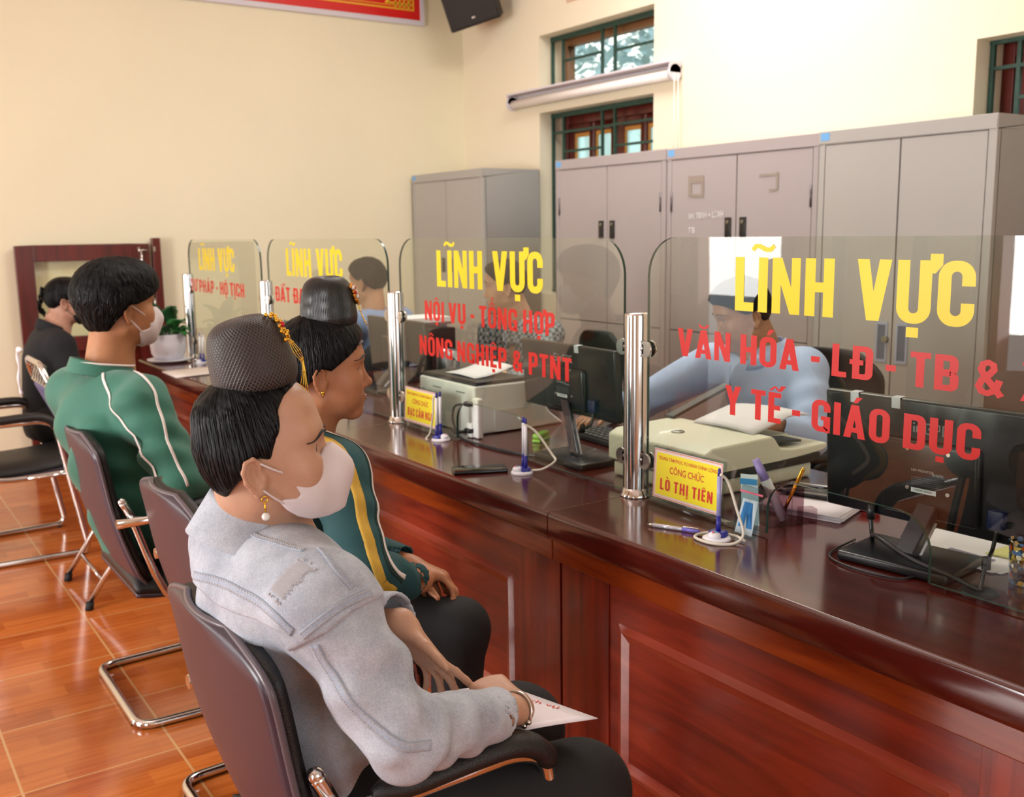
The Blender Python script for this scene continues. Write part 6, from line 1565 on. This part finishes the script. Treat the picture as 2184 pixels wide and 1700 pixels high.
for k in range(60):
    t = rnd.uniform(.10, .36); s = .84+.10*math.sin((t-.1)/.26*PI)*rnd.uniform(-1, 1); q = fz(s, t)+Vector((0, 0, .0016)); a = Vector((rnd.uniform(-1, 1), rnd.uniform(-1, 1), 0)).normalized()*.007; b = Vector((-a.y, a.x, 0))*.45
    g.add([q-a, q+b, q+a, q-b], [(0, 1, 2, 3)])
lab(g.build('printed_picture', mat('print_green', '#3f5a2c', .6, noise=.5, nscale=120), FD), 'dark green printed picture')
# red heading words run along the short edge
o = fz(.62, .13)+Vector((0, 0, .0017)); e1 = (fz(.10, .05)-fz(.62, .13)).normalized(); e2 = (fz(.5, 0)-fz(.5, .2)).normalized(); e2 = (e2-e1*e2.dot(e1)).normalized()
small_text('dịch vụ', o, e1, e2, .012, 'red_heading', M_ink, FD, .075)
o = fz(.62, .52)+Vector((0, 0, .0017)); small_text('TƯ PHÁP', o, e1, e2, .006, 'small_heading', mat('print_grey2', '#6d6670', .6), FD, .04)
# ================================================================== generic seated figure
def figure(label, H, hip, chest, neck, sh, el, wr, hands, kn, an, skin_m, jack_m, pant_m, jack='jacket', w=.93, sl=(.070, .056, .042), cuff=.015, hem=.48, male=False, waves=(), fine_face=.0030, head_kw={}, step=.010, jstep=.0075, neckr=.052, shoe_m=None, neckcut=.060, legs=True, handfine=.0045):
    P_ = person(label, (hip[0], hip[1])); S = Solid()
    if legs: seated_body(S, hip, kn, an, chest, neck, sh, el, wr)
    else: seated_body(S, hip, kn, an, chest, neck, sh, el, wr)
    add_head(S, H, male=male, **head_kw)
    S.cone(neck, H.p(-.022, 0, -.045), neckr, neckr-.001, .03); S.cone(H.p(-.0, 0, -.045), V3(*neck)+np.array(H.d(.05, 0, 0))*.8+V3(0, 0, -.02), .040, neckr-.004, .03)
    c = V3(*H.c); fine = [(c-V3(.12, .12, .13), c+V3(.12, .12, .11), fine_face)]
    for w_, hd in zip(wr, hands):
        if hd is None: continue
        add_hand(S, w_, *hd); fine.append((V3(*w_)-.13, V3(*w_)+.13, handfine))
    B = S.mesh('body', skin_m, P_, step, fine); bv = bvh_of(B.name)
    J = Solid(); jacket_core(J, V3(*hip)+V3(0, 0, -.03), chest, neck, sh, w)
    for i in (0, 1): sleeve(J, sh[i], el[i], wr[i], sl, cuff)
    for q in waves: J.wave(*q)
    lo = V3(*hip)-.6; hi = V3(*hip)+.6
    J.cut((0, 0, -1), -hem, (lo[0], lo[1], hem-.3), (hi[0], hi[1], hem+.1))
    nk = V3(*neck); up = np.array(H.p(-.01, 0, -.05))-nk; up /= np.linalg.norm(up); J.cone(nk+V3(0, 0, .014)+np.array(H.d(.010, 0, 0)), nk+up*.12+np.array(H.d(.02, 0, 0)), neckcut, neckcut+.004, .006, 's')
    JK = J.mesh(jack, jack_m, P_, jstep)
    if legs:
        T = Solid(); side = (V3(*sh[1])-V3(*sh[0])); side /= np.linalg.norm(side)
        T.cone(V3(*hip)-side*.06+V3(0, 0, -.01), V3(*hip)+side*.06+V3(0, 0, -.01), .122, .122, .05)
        for k_, a_, sg in ((kn[0], an[0], -1), (kn[1], an[1], 1)):
            T.cone(V3(*hip)+side*sg*.085+V3(.02*0, 0, -.015), k_, .094, .068, .04); T.cone(k_, a_, .064, .048, .03)
        T.cut((0, 0, -1), -.09, (lo[0], lo[1], -.1), (hi[0]+.4, hi[1], .2)); T.mesh('trousers', pant_m, P_, .011)
        fw = Vector(kn[0])-Vector(hip); fw.z = 0
        for a_ in an: shoe(P_, a_, fw, shoe_m or mat('shoe_black', '#141414', .4))
    return P_, B, bv, JK
# ------------------------------------------------------------------ woman with yellow striped sleeves and plain black bun
H2 = Head((.898, 2.092, 1.114), -18, 1, 0)
SK2 = skin('skin_tan', '#ae7553')
M_teal = mat('teal_knit', '#1c4a4e', .8, noise=.12, nscale=14, bump=.15, bscale=300)
M_tgreen = mat('dark_green_knit', '#10302c', .8, noise=.1, nscale=14)
h2, c2, n2 = (.80, 2.15, .55), (.815, 2.125, .85), (.845, 2.115, 1.0)
s2 = ((.868, 1.945, .925), (.80, 2.30, .925)); e2 = ((.850, 1.800, .745), (.88, 2.34, .72)); w2 = ((1.015, 1.862, .668), (1.045, 1.96, .675))
hd2 = ((( .60, .76, -.16), (.30, -.10, -1), -1, [(.5, .6, .3), (.55, .65, .3), (.6, .7, .35), (.65, .7, .35)], (.7, .45, .3, .2), .95),
       ((.62, -.72, -.25), (-.2, -.2, -1), 1, [(.5, .6, .3), (.55, .65, .3), (.6, .7, .35), (.65, .7, .35)], (.7, .45, .3, .2), .95))
W2, B2, bv2, JK2 = figure('woman with plain black hair bun and yellow striped teal jacket', H2, h2, c2, n2, s2, e2, w2, hd2, ((1.10, 1.845, .545), (1.12, 2.14, .545)), ((1.08, 1.86, .09), (1.10, 2.14, .09)), SK2, M_teal, mat('black_trousers', '#0c0b0c', .8),
     'knit_jacket', .90, (.068, .055, .040), .018, .50, fine_face=.0024, head_kw=dict(eye_open=1.5, nose=1.08), neckcut=.064,
     waves=[((.86, 1.86, .82), .14, (.3, .2, 1), 75, (0, 1, 0), 20, .004, .4), ((.93, 1.82, .70), .12, (1, .3, .2), 95, (0, 1, .4), 20, .005, 1.2), ((.80, 2.05, .72), .16, (.2, .3, 1), 65, (1, 1, 0), 14, .005, 0)])
eyes(H2, W2); brows(H2, W2, bv2, .0036, .042, .004, '#1c120e'); lashes(H2, W2, bv2, .9, 0, .0014); lips_part(H2, W2, bv2, '#8c4436')
hr2 = hair_cap('hair', H2, W2, M_hair, .012, ([-.060, -.040, -.022, -.004, .014, .020, .040, .062, .082, .105, .13], [-.080, -.072, -.054, -.028, -.002, .022, .050, .078, .090, .094, .09]), [((-.030, 0, .020), (.078, .084, .075), .03), ((.0, 0, .085), (.088, .078, .05), .03)], .0032, .0007)
strands('hair_strands', hr2, H2, W2, -2.9, -.5, .062, 120, .0008, 3)
M_bunp = net_mat('sleek_bun', '#0b0a0c', '#201e22', 700, 60, .5, .3)
_, Mb2 = bun(H2, W2, (.030, 0, .122), .0555, .100, -.02, M_bunp)
g = G(); rnd = random.Random(6); sf2 = lambda a, z, o=0: Mb2 @ Vector(((br(z)*1.07+o)*math.cos(a), (br(z)+o)*math.sin(a), z))
for k in range(22): g.ball(sf2(rnd.uniform(-.45, -.05), .078-.0019*k, .005), rnd.uniform(.003, .005), n=5)
hp2 = g.build('hairpin', mat('gold_red', '#d08a3a', .3, .9), W2)
for k in range(7):
    g = G(); g.ball(sf2(-.42+.07*k, .072-.010*(k % 3), .009), .0042, n=6); g.build('red_stone' if k % 2 else 'pearl', M_ruby if k % 2 else mat('pearl', '#e8e6e2', .15), hp2)
for q in range(3):
    g = G(); pts = smooth_path([sf2(-.25+.06*q, .038, .006), sf2(-.25+.06*q, .010, .010), sf2(-.25+.05*q, -.014, .020)], 6); g.tube(pts, .0009, 5)
    for p in pts[1::3]: g.ball(p, .0018, n=5)
    g.build('bead_chain', M_gold, hp2)
g = G(); g.tube(on_surface(bv2, smooth_path([H2.p(.088, -.052, .071), H2.p(.098, -.03, .073), H2.p(.103, 0, .074), H2.p(.098, .03, .073), H2.p(.088, .052, .071)], 6), .001), .0045, 8, flat=.4); g.build('head_net_band', mat('net_band', '#3a3038', .6), W2)
p = H2.p(-.002, -.083, -.026); g = G(); g.ball(p, .0042, n=6); g.tube([p, p-Vector((0, 0, .012))], .0012, 5); g.build('earring', M_gold, W2)
M_yel = mat('yellow_tape', '#c9a03a', .7, noise=.1, nscale=30); M_wht = mat('white_tape', '#e2d7d2', .7)
# sleeve stripes: down the outer arm from the neck, yellow behind white
dk = [(.880, 2.03, 1.015), (.925, 1.955, .975), (.945, 1.890, .915), (.935, 1.815, .84), (.920, 1.760, .765), (.955, 1.785, .715)]
yl = [(.850, 2.025, 1.015), (.885, 1.935, .975), (.895, 1.870, .915), (.885, 1.780, .835), (.890, 1.735, .745), (.930, 1.765, .690)]
stripe(JK2, [Vector(q)+Vector((-.030, -.004, 0)) for q in yl], .024, M_yel, JK2, 'yellow_stripe'); stripe(JK2, [Vector(q)+Vector((-.018, -.004, .004)) for q in dk], .0105, M_wht, JK2, 'white_stripe')
stripe(JK2, [Vector(q)+Vector((-.034, -.004, 0)) for q in dk], .012, M_tgreen, JK2, 'dark_stripe', lift=.0006)
stripe(JK2, [Vector((.72, 2.02, .80)), Vector((.71, 1.99, .70)), Vector((.72, 1.97, .60))], .03, M_yel, JK2, 'side_stripe')
collar_band('collar', V3(*n2)+V3(.004, -.002, .006), (.2, -.06, 1), (1, -.3, 0), .074, .064, .034, M_tgreen, JK2, .5)

# ------------------------------------------------------------------ man in the green track jacket
H3 = Head((.738, 3.255, 1.205), 12, 0, 0, 1.08)
SK3 = skin('skin_olive', '#b07a56')
M_grn = mat('green_track_cloth', '#2c6a58', .72, noise=.08, nscale=10, sheen=.2)
h3, c3_, n3 = (.76, 3.16, .55), (.665, 3.20, .86), (.680, 3.225, 1.025)
s3 = ((.735, 3.020, .945), (.615, 3.385, .945)); e3 = ((.80, 2.915, .72), (.70, 3.47, .72)); w3 = ((1.00, 3.02, .66), (.94, 3.42, .66))
hd3 = (((.8, .5, -.2), (0, .2, -1), -1, [(.4, .4, .2)]*4, (.7, .5, 0, .2), 1.05), ((.85, -.4, -.2), (0, -.2, -1), 1, [(.4, .4, .2)]*4, (.7, .5, 0, .2), 1.05))
M3, B3, bv3, JK3 = figure('man in green track jacket and white mask, seen from behind', H3, h3, c3_, n3, s3, e3, w3, hd3, ((1.13, 3.06, .54), (1.11, 3.32, .54)), ((1.10, 3.05, .09), (1.08, 3.33, .09)), SK3, M_grn, mat('green_trousers', '#1d4a3c', .8),
     'track_jacket', 1.03, (.082, .068, .048), .02, .47, male=True, head_kw=dict(lips=False), neckr=.060, neckcut=.074, jstep=.0075,
     waves=[((.62, 3.12, .86), .22, (.5, .9, .4), 48, (0, .3, 1), 14, .012, .4), ((.72, 2.98, .82), .16, (.3, .4, 1), 70, (0, 1, 0), 18, .010, 1.0), ((.80, 3.0, .95), .16, (.8, .3, -.6), 62, (0, 1, .5), 15, .006, .2), ((.63, 3.2, .66), .22, (.4, .6, 1), 55, (1, 0, 0), 12, .010, 2)])
hr3 = hair_cap('hair', H3, M3, M_hairs, .026, ([-.09, -.072, -.05, -.03, -.012, .004, .018, .03, .046, .075, .13], [-.10, -.062, -.050, -.040, -.028, -.010, .012, .045, .085, .125, .14]), [((-.035, 0, .055), (.090, .090, .088), .03), ((-.045, 0, -.015), (.050, .066, .055), .03), ((.03, 0, .085), (.085, .085, .06), .03)], .004, .0012)
strands('hair_strands', hr3, H3, M3, -3.1, 3.1, .02, 200, .0011, 5)
face_mask(H3, M3, '#d8cccd', [(.135, .010), (.108, .002), (.094, .004), (.080, -.010), (.066, -.010), (.056, -.020), (.064, -.040), (.066, -.050), (.050, -.056), (.034, -.058), (.032, -.068), (.044, -.092), (.064, -.112), (.095, -.118), (.14, -.10), (.15, -.02)], (.058, -.016), (.036, -.062), (.004, .079, .018), (.0, .079, -.024))
# white collar piping and the twin piping lines over back and sleeve
collar_band('collar', V3(*n3)+V3(-.006, .0, -.004), (.10, .0, 1), (1, .15, 0), .096, .084, .045, M_grn, JK3, .6, thick=.006, drop=.2)
cb_ = [V3(*n3)+V3(-.006, 0, -.004)+V3(.10, 0, 1)*.044*(1-.2*(1+math.cos(a))/2)+V3(0, 0, -.022*(1+math.cos(a))/2)+.086*(V3(.99, .15, 0)*math.cos(a)*1.08+V3(-.15, .99, 0)*math.sin(a)) for a in [.6+(2*PI-1.2)*k/40 for k in range(41)]]
g = G(); g.tube([Vector(q) for q in cb_], .0035, 8); g.build('collar_piping', M_wht, JK3)
for pts in ([(.66, 3.13, 1.02), (.655, 3.06, .98), (.655, 2.975, .90), (.68, 2.90, .80), (.72, 2.86, .70)], [(.735, 3.09, 1.03), (.745, 3.00, .995), (.76, 2.93, .93), (.77, 2.875, .83), (.80, 2.85, .72)]):
    stripe(JK3, [Vector(q) for q in pts], .0075, M_wht, JK3, 'white_piping', .0022, .002)

# ------------------------------------------------------------------ woman in black at the far end
H4 = Head((.965, 5.355, 1.108), -6, 0, 0, .97)
SK4 = skin('skin_pale', '#b98a74'); M_blk = mat('black_knit', '#0d0d12', .85, noise=.15, nscale=20)
h4, c4_, n4 = (.86, 5.32, .55), (.875, 5.33, .84), (.895, 5.34, .985)
s4 = ((.905, 5.175, .915), (.885, 5.495, .915)); e4 = ((.95, 5.10, .70), (.93, 5.55, .70)); w4 = ((1.14, 5.22, .64), (1.12, 5.44, .64))
hd4 = (((.8, .4, -.2), (0, .2, -1), -1, [(.4, .4, .2)]*4, (.7, .5, 0, .2), .95), ((.85, -.4, -.2), (0, -.2, -1), 1, [(.4, .4, .2)]*4, (.7, .5, 0, .2), .95))
W4, B4, bv4, JK4 = figure('woman dressed in black with black mask at the far end', H4, h4, c4_, n4, s4, e4, w4, hd4, ((1.22, 5.22, .54), (1.22, 5.46, .54)), ((1.20, 5.22, .09), (1.20, 5.46, .09)), SK4, M_blk, mat('black_trousers', '#0c0b0c', .8),
     'black_top', .97, (.066, .054, .040), .02, .46, fine_face=.0038, step=.012, jstep=.009, head_kw=dict(lips=False), handfine=.006)
hair_cap('hair', H4, W4, M_hair, .012, ([-.070, -.05, -.022, -.004, .014, .022, .045, .07, .10, .13], [-.085, -.068, -.050, -.026, .0, .025, .055, .078, .088, .09]), (), .0045, .0007)
g = G()
for k in range(9):
    a = k*.75; c = H4.p(-.105+.012*math.cos(a), .012*math.sin(a*1.3), .055-.014*k+.01*math.cos(a)); g.tube(arc(c, .020-.0008*k, a, a+4.6, 14, tuple(H4.d(.3, 1, .1)), tuple(H4.d(-.2, 0, 1))), .0055, 6)
g.build('hair_knot', M_hair, W4)
face_mask(H4, W4, '#141417', [(.135, .010), (.108, .006), (.094, .004), (.076, -.012), (.060, -.010), (.050, -.016), (.060, -.036), (.064, -.048), (.046, -.054), (.034, -.058), (.034, -.068), (.046, -.092), (.064, -.112), (.095, -.118), (.14, -.10), (.15, -.02)], (.054, -.014), (.036, -.06), (.004, .079, .018), (.0, .079, -.024), .0035)
collar_band('collar', V3(*n4)+V3(.0, .0, .0), (.2, 0, 1), (1, 0, 0), .070, .062, .05, M_blk, JK4, .12)

# ------------------------------------------------------------------ clerks behind the glass
def office_chair(label, loc, rz, top=1.0, col='#15161a'):
    t = thing('office_chair', label, 'chair', loc, rz, 'black office chairs behind the counter'); M = XF[t.name]
    def Wd(g): g.v = [tuple(M @ Vector(p)) for p in g.v]; return g
    m = mat('chair_mesh_'+col, col, .7, bump=.4, bscale=600)
    prof = [(-.27, top), (-.29, top-.12), (-.26, top-.3), (-.22, .52)]
    wd = lambda s: .24-.10*max(0, 1-s/.25)**2.2
    a = chair_sheet(prof, wd, 0, 0, hollow=.05); b = chair_sheet(prof, wd, .02, .012, hollow=.05); g = G(); slab(g, a, b); Wd(g).build('backrest', m, t)
    g = G(); g.rbox((.0, 0, .47), (.24, .24, .035), .03); Wd(g).build('seat', m, t)
    g = G(); g.tube(smooth_path([(-.25, 0, .6), (-.29, 0, .5), (-.2, 0, .42), (0, 0, .41)], 6), .022, 10); g.cyl((0, 0, .10), (0, 0, .44), .028, n=14); Wd(g).build('column', M_blackp, t)
    for k in range(5):
        a = 2*PI*k/5; e = (.28*math.cos(a), .28*math.sin(a), .065); g = G(); g.tube([(0, 0, .10), e], [.024, .014], 8); lg = Wd(g).build('base_leg', M_blackp, t)
        g = G(); g.ball((e[0], e[1], .0275), .027, n=8); Wd(g).build('caster', M_blackp, lg)
    for s in (-1, 1):
        g = G(); g.tube(fillet([(.08, s*.24, .45), (.08, s*.28, .64), (-.12, s*.28, .64)], .05, 5), .014, 8); g.rbox((.0, s*.28, .66), (.13, .03, .014), .012); Wd(g).build('armrest', M_blackp, t)
    return t
M_shirt = mat('light_blue_shirt', '#b4c8ee', .75, noise=.06, nscale=12)
HC1 = Head((2.60, 2.385, 1.125), 152, -17, 0, 1.0)
SKc = skin('skin_clerk', '#a97a5c')
hc, cc_, nc = (2.70, 2.30, .55), (2.665, 2.32, .86), (2.655, 2.345, 1.01)
sc = ((2.575, 2.510, .955), (2.685, 2.195, .955)); ec = ((2.42, 2.73, .80), (2.57, 2.07, .76)); wc = ((2.22, 2.68, .80), (2.42, 2.10, .815))
hdc = (((-.9, -.1, -.1), (0, 0, -1), -1, [(.3, .4, .2)]*4, (.7, .5, 0, .2), 1.0), ((-.9, .1, -.1), (0, 0, -1), 1, [(.3, .4, .2)]*4, (.7, .5, 0, .2), 1.0))
C1, Bc1, bvc1, JKc1 = figure('man in light blue shirt looking down behind the nearest glass screen', HC1, hc, cc_, nc, sc, ec, wc, hdc, ((2.36, 2.42, .54), (2.33, 2.18, .54)), ((2.36, 2.42, .09), (2.34, 2.18, .09)), SKc, M_shirt, mat('navy_trousers', '#16181f', .8),
     'shirt', .98, (.076, .060, .043), .02, .50, male=True, fine_face=.0032, neckr=.056, neckcut=.064,
     waves=[((2.55, 2.45, .88), .2, (.5, 1, .4), 60, (0, .3, 1), 14, .006, .4), ((2.45, 2.65, .80), .16, (1, .5, 0), 80, (0, 1, .5), 18, .005, 1.0), ((2.62, 2.1, .85), .16, (.4, .6, 1), 70, (0, 1, .5), 15, .005, .2)])
eyes(HC1, C1); brows(HC1, C1, bvc1, .003, .042, .004); lips_part(HC1, C1, bvc1, '#8f5a4c')
hair_cap('hair', HC1, C1, M_hairs, .016, ([-.07, -.05, -.03, -.012, .004, .018, .03, .05, .08, .13], [-.085, -.065, -.05, -.035, -.012, .010, .030, .055, .090, .12]), [((.01, 0, .075), (.085, .08, .06), .03)], .004, .0018)
for sg in (-1, 1):                                   # shirt collar wings
    f = HC1.d(1, 0, 0); f.z = 0; f.normalize(); sd = Vector((-f.y, f.x, 0)); b = Vector(nc)
    rows = [[b+f*math.cos(a)*.070+sd*sg*math.sin(a)*.068+Vector((0, 0, .045-.035*(1+math.cos(a))/2))-(f*math.cos(a)+sd*sg*math.sin(a))*.004 for a in [.25+2.6*k/10 for k in range(11)]],
            [b+f*math.cos(a)*.100+sd*sg*math.sin(a)*.094+Vector((0, 0, .010-.075*(1+math.cos(a))/2)) for a in [.42+2.45*k/10 for k in range(11)]]]
    g = G(); g.grid(rows); g.build('shirt_collar', M_shirt, JKc1, solid=.003)
g = G(); f_ = Vector((-.86, .5, 0)); g.tube(on_surface(bvh_of(JKc1.name), smooth_path([Vector(nc)+f_*.12+Vector((0, 0, -.05)), Vector(cc_)+f_*.14, Vector(cc_)+f_*.14+Vector((0, 0, -.2))], 8), .001), .0015, 5); g.build('button_placket', mat('shirt_seam', '#8aa0c8', .8), JKc1)
office_chair('black office chair behind the man in the light blue shirt', (2.83, 2.40, 0), math.radians(165), .98)
# woman clerk in checked shirt
def check_mat():
    m = bpy.data.materials.new('checked_cloth'); m.use_nodes = True; nt = m.node_tree; b = nt.nodes['Principled BSDF']; tc = nd(nt, 'ShaderNodeTexCoord'); c = nd(nt, 'ShaderNodeTexChecker', Scale=55.)
    c.inputs['Color1'].default_value = (*lin('#39434d'), 1); c.inputs['Color2'].default_value = (*lin('#8a949a'), 1); nt.links.new(tc.outputs['Object'], c.inputs['Vector']); nt.links.new(c.outputs['Color'], b.inputs['Base Color']); b.inputs['Roughness'].default_value = .8; return m
HC2 = Head((2.60, 3.845, 1.165), 142, -4, 0, 1.0)
hq, cq, nq = (2.70, 3.76, .55), (2.665, 3.79, .87), (2.65, 3.81, 1.04)
C2, Bc2, bvc2, JKc2 = figure('clerk in dark checked shirt behind the screen lettered NỘI VỤ', HC2, hq, cq, nq, ((2.60, 3.98, .965), (2.68, 3.63, .965)), ((2.54, 3.95, .76), (2.53, 3.55, .76)), ((2.46, 3.88, .80), (2.44, 3.66, .80)), hdc, ((2.35, 3.9, .54), (2.35, 3.66, .54)), ((2.35, 3.9, .09), (2.35, 3.66, .09)), skin('skin_clerk2', '#b08468'), check_mat(), mat('navy_trousers', '#16181f', .8), 'checked_shirt', .93, (.068, .055, .042), .02, .5, fine_face=.0036, step=.012, jstep=.009, handfine=.006)
eyes(HC2, C2); brows(HC2, C2, bvc2, .0028, .042, .004); lips_part(HC2, C2, bvc2, '#95594e')
hair_cap('hair', HC2, C2, M_hairs, .014, ([-.08, -.05, -.03, -.012, .004, .018, .03, .05, .08, .13], [-.085, -.062, -.048, -.035, -.012, .010, .028, .055, .082, .10]), (), .0045, .0015)
office_chair('black office chair behind the clerk in the checked shirt', (2.80, 3.74, 0), math.radians(165), .95)
# clerk turned away behind the second screen
HC3 = Head((2.42, 4.905, 1.160), 118, -4, 0, 1.04)
h5, c5, n5 = (2.44, 4.86, .55), (2.43, 4.84, .86), (2.428, 4.855, 1.025)
C3, Bc3, bvc3, JKc3 = figure('clerk in blue shirt turned aside behind the screen lettered ĐẤT ĐAI', HC3, h5, c5, n5, ((2.60, 4.90, .955), (2.26, 4.78, .955)), ((2.66, 5.0, .75), (2.16, 4.86, .75)), ((2.52, 5.2, .76), (2.20, 5.08, .76)), (((-.2, .9, -.1), (0, 0, -1), -1, [(.3, .4, .2)]*4, (.7, .5, 0, .2), 1.0), ((.1, .9, -.1), (0, 0, -1), 1, [(.3, .4, .2)]*4, (.7, .5, 0, .2), 1.0)), ((2.56, 5.3, .54), (2.36, 5.3, .54)), ((2.56, 5.3, .09), (2.36, 5.3, .09)), skin('skin_clerk', '#a97a5c'), mat('grey_blue_shirt', '#7c8fb8', .75), mat('navy_trousers', '#16181f', .8), 'shirt', .98, (.074, .06, .045), .02, .5, male=True, fine_face=.004, step=.012, jstep=.009, handfine=.006)
hair_cap('hair', HC3, C3, M_hairs, .016, ([-.07, -.05, -.03, -.012, .004, .018, .03, .05, .08, .13], [-.085, -.065, -.05, -.035, -.012, .010, .030, .055, .090, .12]), (), .0045, .0018)
office_chair('black office chair under the clerk turned aside', (2.44, 4.74, 0), math.radians(85), .9)
